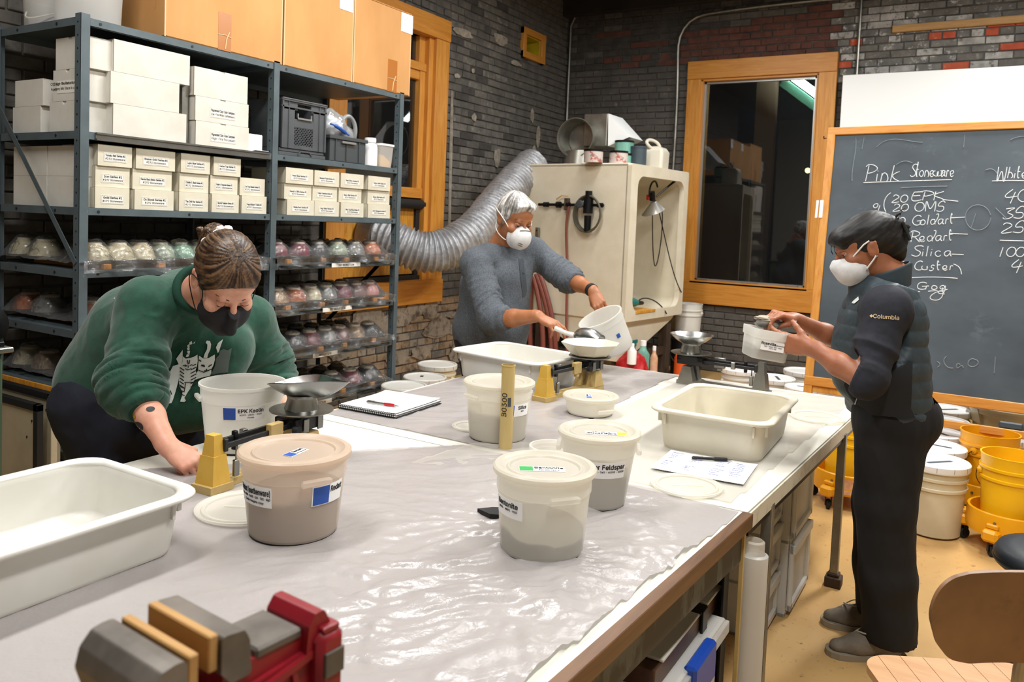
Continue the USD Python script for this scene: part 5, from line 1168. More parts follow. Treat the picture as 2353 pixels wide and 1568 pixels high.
can('tin_can', 'floral patterned tin with dark lid, left one on the booth', [-3.091, 6.514], zt, .085, .115, 'can_floral', 0)
can('tin_can', 'floral patterned tin with dark lid in front of the teal tins', [-2.919, 6.678], zt, .082, .115, 'can_floral', 0)
g = [-2.998, 7.011]
can('tin_can', 'pale teal tin standing behind the floral tin', g, zt, .088, .12, 'teal_pale', 0); can('tin_can', 'pale teal tin stacked on top of another behind the floral tins', (g[0] - .015, g[1]), zt + .124, .088, .12, 'teal_pale', 0)
can('dark_canister', 'tall slate-blue canister beside the cream jug on the booth', [-2.874, 7.029], zt, .075, .19, 'slate_blue', 0, 'slate_blue', 'canister')
t = thing('ivory_jug', 'square cream plastic jug with a looped handle on the booth', 'jug', (*[-2.801, 7.288], zt))
part(t, 'body', loft([np.c_[rrect(-.10, -.10, .10, .10, .03), np.full(28, 0)], np.c_[rrect(-.105, -.105, .105, .105, .03), np.full(28, .16)], np.c_[rrect(-.07, -.07, .08, .08, .03), np.full(28, .20)], np.c_[rrect(-.03, -.03, .03, .03, .012), np.full(28, .215)]]) if len(rrect(0, 0, 1, 1, .1)) == 28 else box(-.1, -.1, 0, .1, .1, .2, .02), 'ivory_jug', smooth=40)
part(t, 'handle', tube(smoothpath([(-.02, -.06, .19), (-.06, -.10, .25), (-.05, -.03, .275), (.0, .02, .25), (.02, .04, .2)], 20), .016, 10), 'ivory_jug')
# clutter beneath the booth
f = [-2.638, 6.55, 0.208]
t = thing('red_bag', 'red cloth bag on a crate below the booth hopper', 'bag', (f[0], f[1], .12)); part(t, 'bag', tm(blob * np.array([.15, .14, .2]) + np.array([0, 0, .13]), grid_faces(40, 22, True)), 'red', smooth=True); part(t, 'crate', box(-.16, -.14, -.12, .16, .14, 0, .01), 'red')
for k, (px, y, R, h, mt, lab, z0) in enumerate(((1452, 6.42, .04, .16, 'paper_white', 'white bottle above the red bag below the hopper', .36), (1474, 6.7, .06, .30, 'teal_pale', 'grey-green bottle right of the red bag', .2), (1500, 6.75, .035, .26, 'sticker_pink', 'slim pinkish bottle beneath the booth', .2))):
    b_ = {1452: [-2.596, 6.42, 0.441], 1474: [-2.605, 6.7, 0.308], 1500: [-2.518, 6.75, 0.312]}[px]
    t = thing('spray_bottle', lab, 'bottle', (b_[0], b_[1], z0 - .0)); part(t, 'body', lathe([(0, 0), (R, 0), (R, h * .7), (R * .5, h * .85), (R * .4, h), (0, h)], 20), mt, smooth=40); part(t, 'cap', lathe([(R * .45, h * .95), (R * .45, h * 1.1), (0, h * 1.1)], 16), 'paper_white')
    if z0 > 0 and k: part(t, 'stand', box(-.07, -.07, -z0, .07, .07, -.001, .004), 'dark_paint')
    elif k == 0: part(t, 'stand', box(-.03, .15, -.36, .03, .17, 0, .004), 'dark_paint')
f = [-2.606, 7.9, 0.324]
t = thing('black_drum', 'black drum standing on the floor right of the booth', 'drum', (f[0], f[1], 0)); part(t, 'body', lathe([(0, 0), (.14, 0), (.15, .02), (.155, .40), (.16, .42), (0, .42)], 32), 'rubber', smooth=40); part(t, 'hoop', tube(smoothpath([(-.15, -.06, .26), (0, -.17, .18), (.15, -.06, .28)], 20), .007, 6), 'galv')
pail('white pail stacked on the black drum right of the booth', (f[0], f[1], .422), 'pail_white', lid=False, h=.36, R=.14)
t = thing('orange_cylinder', 'bright orange cylinder standing before the black drum', 'cylinder', (-2.49, 7.4, 0)); part(t, 'body', lathe([(0, 0), (.06, 0), (.062, .30), (.05, .33), (0, .33)], 24), 'orange', smooth=40); part(t, 'cap', lathe([(.04, .325), (.04, .36), (0, .36)], 20), 'dark_paint')
t = thing('junction_box', 'grey electrical box below the window beside the booth', 'electrical box', tuple([-2.733, 8.0, 0.571])); part(t, 'box', box(-.08, -.03, -.10, .08, .05, .12, .01), 'galv'); part(t, 'post', box(-.03, .05, -.95, .03, .09, .15), 'galv')
# ---------------------------------------------------------------- whiteboard, chalkboard, chairs, vise
t = thing('whiteboard', 'blank white board leaning on the brick wall above the chalkboard', 'whiteboard', (0, 0, 0))
x0, z1, z0 = -1.35, 3.1, 1.9
part(t, 'panel', box(x0, 8.42, z0, x0 + 2.3, 8.435, z1, .003), 'white_board'); part(t, 'backing', box(x0 + .01, 8.436, z0, x0 + 2.29, 8.46, z1 - .01), 'carton_edge')
part(t, 'support', cat(box(x0 + .1, 8.43, 0, x0 + .16, 8.47, z0), box(x0 + 1.6, 8.43, 0, x0 + 1.66, 8.47, z0)), 'old_wood', kind='stuff')
O = np.array([-0.995, 5.75, 2.261])
_th, _ph = math.radians(-3.65), math.radians(9.42); _rl = math.radians(.541)
ex_ = np.array([math.cos(_th), math.sin(_th), 0]); nn_ = np.array([math.sin(_th), -math.cos(_th), 0])
ez_ = np.array([0, 0, 1]) * math.cos(_ph) - nn_ * math.sin(_ph)
ex_, ez_ = ex_ * math.cos(_rl) + ez_ * math.sin(_rl), ez_ * math.cos(_rl) - ex_ * math.sin(_rl)
en_ = np.cross(ex_, ez_)           # out of the board, towards the room
CB = lambda m: basis(m, O, ex_, ez_, en_)
cb = thing('chalkboard', 'wood-framed slate chalkboard on a wooden stand, covered with chalk recipes', 'chalkboard', (0, 0, 0))
W_ = 1.85; Hb = 1.68 + .03
part(cb, 'slate', CB(box(.03, -Hb + .03, -.02, W_ - .03, -.03, -.006, .001)), 'slate', smooth=False)
part(cb, 'top_rail', CB(box(0, -.052, -.03, W_, 0, .008, .004)), 'oak_flat')
part(cb, 'bottom_rail', CB(box(0, -Hb - .02, -.03, W_, -Hb + .04, .012, .004)), 'oak_flat')
part(cb, 'stile', CB(box(0, -Hb - .17, -.03, .052, -.045, .009, .004)), 'oak'); part(cb, 'stile', CB(box(W_ - .05, -Hb - .17, -.03, W_, -.045, .009, .004)), 'oak')
part(cb, 'tray', CB(box(.04, -Hb - .16, -.03, W_, -Hb - .115, .055, .004)), 'oak_flat')
part(cb, 'panel_under', CB(box(.052, -Hb - .06, -.028, .35, -Hb - .0, -.005, .002)), 'plywood')
lg = np.array(O - ez_ * (Hb + .15))
for s in (.025, W_ - .025):
    b0 = lg + ex_ * s
    part(cb, 'leg', tube([b0, (b0[0], b0[1] - .05, 0)], .024, 4), 'oak')
part(cb, 'hinge', CB(cat(box(-.004, -.62, .006, .018, -.50, .016), box(-.03, -.62, .0, -.014, -.50, .01))), 'paper_white', kind='stuff')
part(cb, 'hook', CB(tube([(-.004, -.07, 0), (-.02, -.075, 0), (-.02, -.06, .01)], .004, 6)), 'dark_metal')
part(cb, 'eraser', CB(box(1.10, -Hb - .115, .0, 1.22, -Hb - .075, .045, .008)), 'slate_blue')
# chalk writing: strokes in board units of 1/1000 of the board plane (x right, y down from the top left corner)
CHALK = {'heading':[[[264,367],[277,262]],[[261,272],[303,260],[329,284],[302,309],[272,314]],[[329,367],[332,320]],[[333,302],[335,298]],[[355,367],[361,315]],[[359,336],[380,315],[391,328],[391,367]],[[413,367],[428,264]],[[462,306],[424,334],[463,368]],[[563,267],[550,259],[536,274],[542,292],[554,309],[550,333],[535,339],[526,330]],[[564,272],[561,328],[564,340],[567,335]],[[557,296],[571,292]],[[590,300],[580,311],[581,333],[590,340],[599,324],[596,304],[590,300]],[[607,340],[611,301]],[[610,316],[620,301],[626,310],[626,340]],[[639,321],[654,317],[652,303],[642,305],[638,325],[645,340],[657,333]],[[666,303],[668,337],[676,337],[681,308],[682,337],[689,337],[695,303]],[[718,306],[708,302],[700,324],[705,341],[714,329],[720,304],[719,335],[723,339]],[[728,341],[731,304]],[[730,318],[736,302],[740,307]],[[750,322],[765,318],[763,304],[754,306],[750,326],[756,341],[768,333]],[[253,377],[509,368],[762,360]]],'recipe':[[[422,444],[393,481],[388,533],[402,568]],[[328,538],[337,518],[349,518],[349,535],[335,544],[327,538]],[[364,526],[356,560]],[[440,469],[457,459],[471,470],[456,487],[434,505],[473,503]],[[504,459],[485,473],[486,499],[502,506],[520,492],[519,466],[501,459]],[[603,437],[556,440]],[[558,439],[549,492],[601,488]],[[553,464],[592,461]],[[607,492],[618,436]],[[603,441],[644,434],[668,447],[643,461],[614,464]],[[670,491],[678,435]],[[723,435],[677,466],[699,474],[727,491]],[[720,486],[804,496]],[[450,527],[467,518],[480,528],[466,545],[444,562],[482,560]],[[512,518],[494,531],[494,556],[511,562],[528,549],[527,524],[509,518]],[[598,506],[571,523],[573,554],[596,562],[618,542],[615,515],[593,506]],[[628,562],[637,509],[654,545],[675,508],[680,561]],[[734,505],[704,508],[699,527],[725,530],[726,552],[707,561],[690,556]],[[443,614],[459,604],[471,614],[458,632],[438,651],[473,648]],[[501,604],[484,618],[484,643],[499,650],[515,636],[515,610],[498,604]],[[608,597],[592,588],[566,607],[565,639],[586,651],[607,638],[607,622]],[[586,625],[615,621]],[[619,617],[606,626],[607,643],[620,648],[632,635],[628,620],[619,617]],[[645,645],[650,583]],[[686,615],[670,614],[663,631],[671,644],[684,636],[692,581]],[[686,618],[688,643]],[[730,612],[714,610],[704,627],[711,641],[724,631],[731,610],[730,635],[737,639]],[[744,638],[747,608]],[[746,619],[754,607],[759,610]],[[777,583],[773,626],[778,635],[782,632]],[[768,602],[786,598]],[[771,601],[847,594]],[[468,697],[459,754]],[[518,695],[492,699],[488,719],[510,721],[511,744],[494,753],[480,749]],[[561,759],[569,692]],[[557,698],[589,690],[607,704],[588,723],[568,725]],[[579,725],[610,757]],[[610,738],[633,734],[630,722],[615,725],[609,741],[620,754],[638,747]],[[678,720],[660,719],[652,737],[661,750],[676,742],[685,684]],[[678,723],[680,750]],[[726,716],[709,714],[698,732],[706,746],[720,736],[728,714],[727,740],[734,744]],[[742,743],[745,712]],[[744,723],[753,710],[759,714]],[[778,685],[774,730],[780,740],[784,736]],[[769,705],[789,701]],[[774,697],[869,699]],[[475,791],[466,848]],[[524,789],[499,793],[494,813],[516,814],[516,837],[500,846],[486,842]],[[634,786],[611,781],[587,794],[597,808],[619,821],[613,841],[588,847],[570,840]],[[631,845],[634,816]],[[635,805],[636,802]],[[654,844],[660,780]],[[678,842],[681,814]],[[682,803],[683,800]],[[729,813],[715,809],[702,825],[710,840],[733,833]],[[783,809],[765,807],[752,825],[760,838],[777,828],[785,807],[785,832],[792,836]],[[790,825],[856,825]],[[492,887],[482,944]],[[530,885],[512,903],[512,934],[528,941],[545,924],[544,893],[527,885]],[[637,882],[622,877],[598,898],[598,924],[617,934],[635,926]],[[638,906],[640,928],[652,931],[663,906]],[[663,906],[664,929]],[[703,903],[688,903],[688,913],[699,918],[694,930],[677,928]],[[725,880],[722,920],[727,928],[731,924]],[[717,897],[735,894]],[[749,912],[770,908],[767,899],[754,901],[749,915],[758,926],[774,919]],[[788,924],[791,897]],[[790,907],[798,896],[804,899]],[[805,886],[824,893],[852,945]],[[578,985],[703,972],[834,972]],[[668,1014],[650,1008],[622,1023],[622,1046],[644,1053],[667,1043],[667,1032]],[[645,1034],[677,1030]],[[665,1052],[668,1030]],[[667,1038],[676,1029],[682,1031]],[[713,1026],[699,1033],[700,1046],[715,1048],[727,1038],[722,1028],[713,1026]],[[767,1025],[751,1023],[743,1035],[750,1043],[765,1036],[770,1023],[766,1062],[747,1072],[734,1065],[766,1049],[784,1041]],[[621,1068],[636,1068]],[[680,1062],[731,1054]],[[754,1033],[761,1074],[735,1112],[694,1103],[703,1082],[768,1075]]],'second_recipe':[[[1004,283],[1008,352],[1022,311],[1030,352],[1047,284]],[[1053,352],[1062,284]],[[1056,332],[1066,317],[1074,325],[1071,352]],[[1087,353],[1090,322]],[[1091,310],[1091,308]],[[1108,295],[1104,342],[1108,353],[1112,349]],[[1100,315],[1116,312]],[[1127,336],[1144,333],[1141,321],[1131,322],[1126,339],[1133,353],[1147,346]],[[975,370],[1057,367],[1150,369]],[[1086,421],[1049,466],[1108,462]],[[1099,436],[1077,506]],[[1144,421],[1118,443],[1119,484],[1141,495],[1165,472],[1165,432],[1140,421]],[[1058,540],[1095,539],[1068,563],[1094,578],[1077,596],[1045,591]],[[1153,535],[1116,539],[1110,560],[1141,562],[1143,586],[1119,595],[1098,591]],[[1051,637],[1074,625],[1093,637],[1073,659],[1044,682],[1095,678]],[[1158,623],[1119,627],[1113,647],[1146,649],[1147,672],[1122,681],[1100,677]],[[1037,730],[1158,729]],[[1057,771],[1044,828]],[[1101,769],[1080,787],[1081,817],[1099,825],[1118,807],[1118,777],[1097,769]],[[1148,767],[1127,785],[1127,815],[1146,823],[1165,805],[1164,775],[1144,767]],[[1141,840],[1108,884],[1161,877]],[[1153,853],[1133,920]]],'smudge':[[[982,594],[979,624],[965,650],[944,667],[918,673],[891,666],[869,647],[854,619],[850,588],[856,558],[872,534],[896,520],[922,519],[948,530],[968,551],[980,580]],[[905,567],[885,658]],[[315,141],[387,95],[489,103],[582,119]],[[478,413],[588,406],[739,402]],[[936,304],[963,296],[1000,329]],[[439,263],[484,239],[531,251]],[[1002,534],[1060,595]],[[1055,118],[1088,104],[1121,100]],[[180,69],[185,169],[179,259],[181,366]],[[812,76],[810,158]],[[232,71],[224,152]]],'old_note':[[[808,1450],[796,1484],[819,1513],[847,1514]],[[882,1489],[864,1503],[868,1511],[888,1496],[899,1507]],[[954,1449],[927,1460],[926,1488],[950,1493],[974,1466],[954,1449]],[[1059,1420],[1059,1518]],[[757,1485],[776,1503],[763,1520]]]}
def pen_strokes(name, strokes, r, mat):
    ms = []
    for s in strokes:
        p = np.array(s, float) / 1000
        p = smoothpath(p, max(6, len(p) * 5)) if len(p) > 2 else p
        ms.append(CB(tube(np.c_[p[:, 0], -p[:, 1], np.full(len(p), -.0045)], r, 4)))
    part(cb, name, cat(ms), mat, smooth=False)
for nm, st in CHALK.items():
    if nm in ('smudge', 'old_note'):
        for one in st: pen_strokes('chalk_' + nm, [one], .0033, 'chalk_faint')
        continue
    pen_strokes('chalk_' + nm, st, .0026 if nm != 'smudge' else .0035, 'chalk' if nm not in ('smudge', 'old_note') else 'chalk_faint')

# plywood shell chair seen from behind, and a dark stool beyond it
cx_, cf_ = nrm((.88, .47, 0)), nrm((-.47, .88, 0))
ch = thing('plywood_chair', 'moulded plywood chair seen from behind in the lower right corner', 'chair', (0, 0, 0))
c = np.array([0.112, 2.067, 0.729]); c = c + cx_ * .03
def shell(w, h, curve, thick, rad, o, ex, ey, ez_):
    pg = Polygon(rrect(-w / 2, -h / 2, w / 2, h / 2, rad, 12)); m = prism(pg, thick)
    m = m.subdivide_to_size(.03); v = m.vertices.copy(); m.vertices[:, 2] += curve * (v[:, 0] / (w / 2)) ** 2; return basis(m, o, ex, ey, ez_)
a = np.array([(-.262, .02), (-.250, .07), (-.22, .098), (-.17, .106), (.17, .106), (.22, .098), (.250, .07), (.262, .02), (.235, -.05), (.20, -.092), (.15, -.106), (-.15, -.106), (-.20, -.092), (-.235, -.05)])
pl_ = Polygon(a).buffer(-.07).buffer(.07, quad_segs=16)
m = prism(pl_, .011).subdivide_to_size(.025); m.vertices[:, 2] += .035 * (m.vertices[:, 0] / .22) ** 2
part(ch, 'backrest', basis(m, c, cx_, nrm(np.array([0, 0, 1]) - cf_ * .08), np.cross(cx_, nrm(np.array([0, 0, 1]) - cf_ * .08)) * -1 * -1), 'chair_ply', smooth=35)
sc_ = c + cf_ * .17; sc_[2] = .405
pts = [(x * .23, y * .20) for x, y in rrect(-1, -1, 1, 1, .35, 8)]
strips = [Polygon(pts).intersection(shapely.box(-.24 + .06 * k, -.3, -.24 + .06 * k + .0585, .3)) for k in range(8)]
for g in strips:
    if g.area > 1e-4: part(ch, 'seat_stave', basis(prism(g, .02), sc_, cx_, cf_, UP), 'seat_ply', smooth=False)
part(ch, 'upright', tube([c + np.array([0, 0, -.0]) + cf_ * .02, c + cf_ * .05 - np.array([0, 0, .15]), sc_ - cf_ * .1 - np.array([0, 0, .03])], .014, 10), 'steel')
part(ch, 'fastener', basis(lathe([(0, 0), (.012, 0), (.010, .006), (0, .008)], 16), c - cf_ * .012 + cx_ * -.005, cx_, UP, -cf_), 'steel')
for s in (-1, 1):
    for d in (-1, 1): part(ch, 'leg', tube([sc_ + cx_ * s * .15 + cf_ * d * .12 - np.array([0, 0, .01]), np.array([*(sc_ + cx_ * s * .21 + cf_ * d * .2)[:2], .0])], .012, 10), 'steel')
st = thing('vinyl_stool', 'dark vinyl stool with padded seat beyond the plywood chair', 'stool', (.27, 3.26, 0))
part(st, 'seat', lathe([(0, .42), (.17, .42), (.195, .44), (.20, .47), (.185, .495), (.14, .505), (0, .508)], 40), 'vinyl', smooth=60); part(st, 'welt', tube([(.196 * math.cos(a_), .196 * math.sin(a_), .452) for a_ in np.linspace(0, 2 * np.pi, 48, endpoint=False)], .006, 6, closed=True), 'vinyl')
part(st, 'column', lathe([(.025, .06), (.025, .42)], 16), 'dark_metal')
for k in range(5): part(st, 'foot', tube([(0, 0, .07), (.2 * math.cos(k * 1.257), .2 * math.sin(k * 1.257), .02)], [.022, .014], 8), 'dark_metal')

# bench vise in the foreground on its own pedestal
vs = thing('bench_vise', 'red bench vise with wooden jaw pads in the foreground', 'vise', (-.6135, .482, 1.13))
va, vb = np.array([.997, -.078, 0]), np.array([.078, .997, 0]); k_ = .764
V_ = lambda m: basis(m, (0, 0, 0), va * k_, vb * k_, np.array([0, 0, k_]))
part(vs, 'jaw_pad', V_(box(-.160, -.010, -.045, -.004, .004, .002, .002)), 'jaw_wood', smooth=False)
part(vs, 'jaw_pad', V_(box(-.165, .030, -.045, -.022, .044, .004, .002)), 'jaw_wood', smooth=False)
def side(profile, a0, a1, bev=.006): return basis(prism(Polygon(profile).buffer(-bev).buffer(bev, quad_segs=4), a1 - a0), (a0, 0, 0), (0, 1, 0), (0, 0, 1), (1, 0, 0))
part(vs, 'front_jaw', V_(side([(-.011, .0), (-.011, -.06), (-.03, -.09), (-.055, -.08), (-.066, -.045), (-.060, -.020), (-.045, -.003), (-.03, 0)], -.168, -.004, .009)), 'vise_iron', smooth=40)
part(vs, 'front_slide', V_(cat(side([(-.012, -.05), (-.012, -.22), (-.085, -.22), (-.078, -.12), (-.055, -.055)], -.165, -.035, .012), side([(-.02, -.10), (.20, -.10), (.20, -.19), (-.02, -.19)], -.125, -.05))), 'vise_red', smooth=40)
part(vs, 'rear_jaw', V_(side([(.045, 0), (.045, -.05), (.06, -.068), (.092, -.068), (.088, -.02), (.080, -.004)], -.170, -.016, .006)), 'vise_iron', smooth=40)
part(vs, 'rear_body', V_(cat(side([(.05, -.05), (.09, -.052), (.20, -.052), (.225, -.05), (.23, -.22), (.08, -.22), (.05, -.12)], -.110, -.020, .008), side([(.075, -.085), (.21, -.072), (.21, -.21), (.075, -.21)], -.125, -.012, .008))), 'vise_red', smooth=40)
part(vs, 'anvil', V_(box(-.105, .100, -.056, -.018, .178, -.040, .004)), 'vise_iron')
part(vs, 'hump', V_(side([(.176, -.08), (.180, -.038), (.192, -.022), (.208, -.022), (.220, -.045), (.226, -.10)], -.10, -.006, .006)), 'vise_red', smooth=40)
part(vs, 'swivel_lug', V_(cat(box(-.036, .188, -.15, .010, .238, -.052, .016), box(-.025, .198, -.055, .004, .230, -.044, .006))), 'vise_red', smooth=40)
part(vs, 'lug_face', V_(box(.007, .196, -.115, .013, .232, -.078, .003)), 'vise_iron')
part(vs, 'web_rib', V_(cat(side([(.09, -.092), (.20, -.072), (.20, -.082), (.09, -.104)], -.014, -.004, .001), side([(.15, -.085), (.158, -.085), (.19, -.2), (.18, -.2)], -.016, -.006, .001))), 'vise_red', kind='stuff')
part(vs, 'screw', V_(tube([(-.09, -.24, -.14), (-.09, .0, -.14)], .018, 14)), 'vise_iron'); part(vs, 'handle', V_(tube([(-.24, -.22, -.14), (.06, -.22, -.14)], .009, 10)), 'steel')
part(vs, 'base_plate', V_(box(-.16, .04, -.26, .06, .30, -.22, .01)), 'vise_iron')
pd = thing('vise_pedestal', 'grey steel pedestal under the red vise', 'pedestal', (-.56, .44, 0))
part(pd, 'plate', box(-.22, -.12, .905, .12, .29, .93, .004), 'galv'); part(pd, 'column', box(-.07, -.08, .02, .07, .06, .905, .006), 'galv'); part(pd, 'foot', box(-.2, -.22, 0, .2, .08, .02, .004), 'galv')
# ---------------------------------------------------------------- people: implicit bodies skinned into one mesh each
class Field:
    """A signed-distance grid; primitives blend smoothly and the zero level becomes a mesh (surface nets)."""
    def __init__(s, lo, hi, h):
        s.lo, s.h = np.asarray(lo, float), h
        s.n = np.ceil((np.asarray(hi) - s.lo) / h).astype(int) + 1
        s.D = np.full(s.n, .15, np.float32)
    def sub(s, lo, hi, m):
        a = np.clip(np.floor((np.asarray(lo) - m - s.lo) / s.h).astype(int), 0, s.n - 1); b = np.clip(np.ceil((np.asarray(hi) + m - s.lo) / s.h).astype(int) + 1, 1, s.n)
        ax = [s.lo[i] + s.h * np.arange(a[i], b[i], dtype=np.float32) for i in range(3)]
        return tuple(slice(a[i], b[i]) for i in range(3)), np.stack(np.meshgrid(*ax, indexing='ij'), -1).astype(np.float32)
    def put(s, sl, d, k):
        D = s.D[sl]
        if k > 0: w = np.clip(.5 + .5 * (D - d) / k, 0, 1); s.D[sl] = D * (1 - w) + d * w - k * w * (1 - w)
        else: s.D[sl] = np.minimum(D, d)
    def cone(s, a, b, ra, rb, k=.02, flat=None):
        """A tapered capsule; flat=(direction, factor) squeezes it along a direction."""
        a, b = np.asarray(a, np.float32), np.asarray(b, np.float32); R = max(ra, rb) * (1 if flat is None else max(1, 1 / flat[1]))
        sl, P = s.sub(np.minimum(a, b) - R, np.maximum(a, b) + R, k + 2 * s.h)
        v = P - a; ab = b - a; t = np.clip((v @ ab) / max(float(ab @ ab), 1e-9), 0, 1); q = v - t[..., None] * ab
        if flat is not None: f = np.asarray(nrm(flat[0]), np.float32); q = q + (q @ f)[..., None] * f * (1 / flat[1] - 1)
        s.put(sl, np.linalg.norm(q, axis=-1) - (ra + (rb - ra) * t), k); return s
    def chain(s, pts, rs, k=.02, flat=None):
        for i in range(len(pts) - 1): s.cone(pts[i], pts[i + 1], rs[i], rs[i + 1], k, flat)
        return s
    def _ell(s, c, r, A, m):
        c, r = np.asarray(c, np.float32), np.asarray(r, np.float32); R = r.max()
        sl, P = s.sub(c - R, c + R, m); q = (P - c) @ np.asarray(A, np.float32).T if A is not None else P - c
        k0 = np.linalg.norm(q / r, axis=-1); k1 = np.maximum(np.linalg.norm(q / r ** 2, axis=-1), 1e-6)
        return sl, k0 * (k0 - 1) / k1
    def ell(s, c, r, A=None, k=.02):
        sl, d = s._ell(c, r, A, k + 2 * s.h); s.put(sl, d, k); return s
    def carve(s, c, r, A=None, k=.006):
        sl, d = s._ell(c, r, A, k + 2 * s.h); D = s.D[sl]; w = np.clip(.5 - .5 * (D + d) / k, 0, 1); s.D[sl] = D * (1 - w) - d * w + k * w * (1 - w); return s
    def cut(s, p, n, keep=None):
        """Keeps what lies on the far side of the plane from n; keep=(centre, radius) limits the cut to a ball."""
        n = np.asarray(nrm(n), np.float32)
        if keep is None: sl, P = s.sub(s.lo, s.lo + s.h * s.n, 0)
        else: sl, P = s.sub(np.asarray(keep[0]) - keep[1], np.asarray(keep[0]) + keep[1], 0)
        d = (P - np.asarray(p, np.float32)) @ n
        if keep is not None: d = np.where(np.linalg.norm(P - np.asarray(keep[0], np.float32), axis=-1) < keep[1], d, -1)
        s.D[sl] = np.maximum(s.D[sl], d); return s
    def mesh(s, it=4):
        D = s.D; ins = D < 0; c = np.zeros(tuple(s.n - 1), np.uint8)
        offs = [(i, j, k) for i in (0, 1) for j in (0, 1) for k in (0, 1)]
        for o in offs: c += ins[o[0]:s.n[0] - 1 + o[0], o[1]:s.n[1] - 1 + o[1], o[2]:s.n[2] - 1 + o[2]]
        cell = np.argwhere((c > 0) & (c < 8)); idx = -np.ones(tuple(s.n - 1), np.int64); idx[tuple(cell.T)] = np.arange(len(cell))
        vals = np.stack([D[tuple((cell + o).T)] for o in offs], 1); acc = np.zeros((len(cell), 3)); cnt = np.zeros(len(cell))
        for i in range(8):
            for j in range(i + 1, 8):
                if sum(abs(np.subtract(offs[i], offs[j]))) != 1: continue
                a, b = vals[:, i], vals[:, j]; m = (a < 0) != (b < 0); t = np.where(m, a / np.where(m, a - b, 1), 0)
                acc += np.where(m[:, None], np.array(offs[i]) + t[:, None] * (np.array(offs[j]) - np.array(offs[i])), 0); cnt += m
        V = s.lo + s.h * (cell + acc / cnt[:, None]); F = []
        for ax in range(3):
            sl0 = [slice(1, -1)] * 3; sl1 = [slice(1, -1)] * 3; sl0[ax] = slice(0, -1); sl1[ax] = slice(1, None)
            a, b = ins[tuple(sl0)], ins[tuple(sl1)]; e = np.argwhere(a != b); e0 = e.copy()
            for d in range(3):
                if d != ax: e0[:, d] += 1
            flip = a[tuple(e.T)]; u, w = (ax + 1) % 3, (ax + 2) % 3; o = np.zeros((4, 3), int); o[1, u] = o[2, u] = -1; o[2, w] = o[3, w] = -1
            q = np.stack([idx[tuple((e0 + oo).T)] for oo in o], 1); ok = (q >= 0).all(1); q, flip = q[ok], flip[ok]
            q = np.where(flip[:, None], q, q[:, ::-1]); F.append(np.vstack([q[:, [0, 1, 2]], q[:, [0, 2, 3]]]))
        m = tm(V, np.vstack(F))
        if it: m = taubin(m, it)
        return m

def taubin(m, it, l=.5, mu=.53):
    from scipy.sparse import coo_matrix
    e = np.vstack([m.faces[:, [0, 1]], m.faces[:, [1, 2]], m.faces[:, [2, 0]]]); e = np.vstack([e, e[:, ::-1]]); n = len(m.vertices)
    A = coo_matrix((np.ones(len(e)), (e[:, 0], e[:, 1])), (n, n)).tocsr(); deg = np.maximum(np.asarray(A.sum(1)).ravel(), 1); v = m.vertices.copy()
    for _ in range(it):
        for f in (l, -mu): v = v + f * ((A @ v) / deg[:, None] - v)
    return tm(v, m.faces)

def folds(m, a, b, R, amp, freq, seed=0, across=6.):
    """Presses gathered folds, running round the limb a-b, into a cloth mesh."""
    a, b = np.asarray(a, float), np.asarray(b, float); L = np.linalg.norm(b - a); d = (b - a) / L; q = m.vertices - a; t = q @ d; p = q - t[:, None] * d
    rr = np.linalg.norm(p, axis=1); w = np.clip((R - rr) / (.25 * R), 0, 1) * np.clip((t + .03) / .05, 0, 1) * np.clip((L + .03 - t) / .05, 0, 1)
    N = fbm(np.c_[t * freq + seed * 5, p @ nrm(np.cross(d, [.3, .2, .9])) * across, p @ nrm(np.cross(d, [.9, .2, .1])) * across], 3)
    r = 1 - np.abs(2 * N - 1) * 2
    m.vertices = m.vertices + m.vertex_normals * (w * amp * r)[:, None]; return m
def drape(m, amp, sc, seed=0):
    N = fbm(m.vertices * np.asarray(sc) + seed * 3.1, 4); m.vertices = m.vertices + m.vertex_normals * (amp * (1 - np.abs(2 * N - 1) * 2.2))[:, None]; return m

def rot(v, ax, deg):
    ax = nrm(ax); a = math.radians(deg); v = np.asarray(v, float)
    return v * math.cos(a) + np.cross(ax, v) * math.sin(a) + ax * (ax @ v) * (1 - math.cos(a))

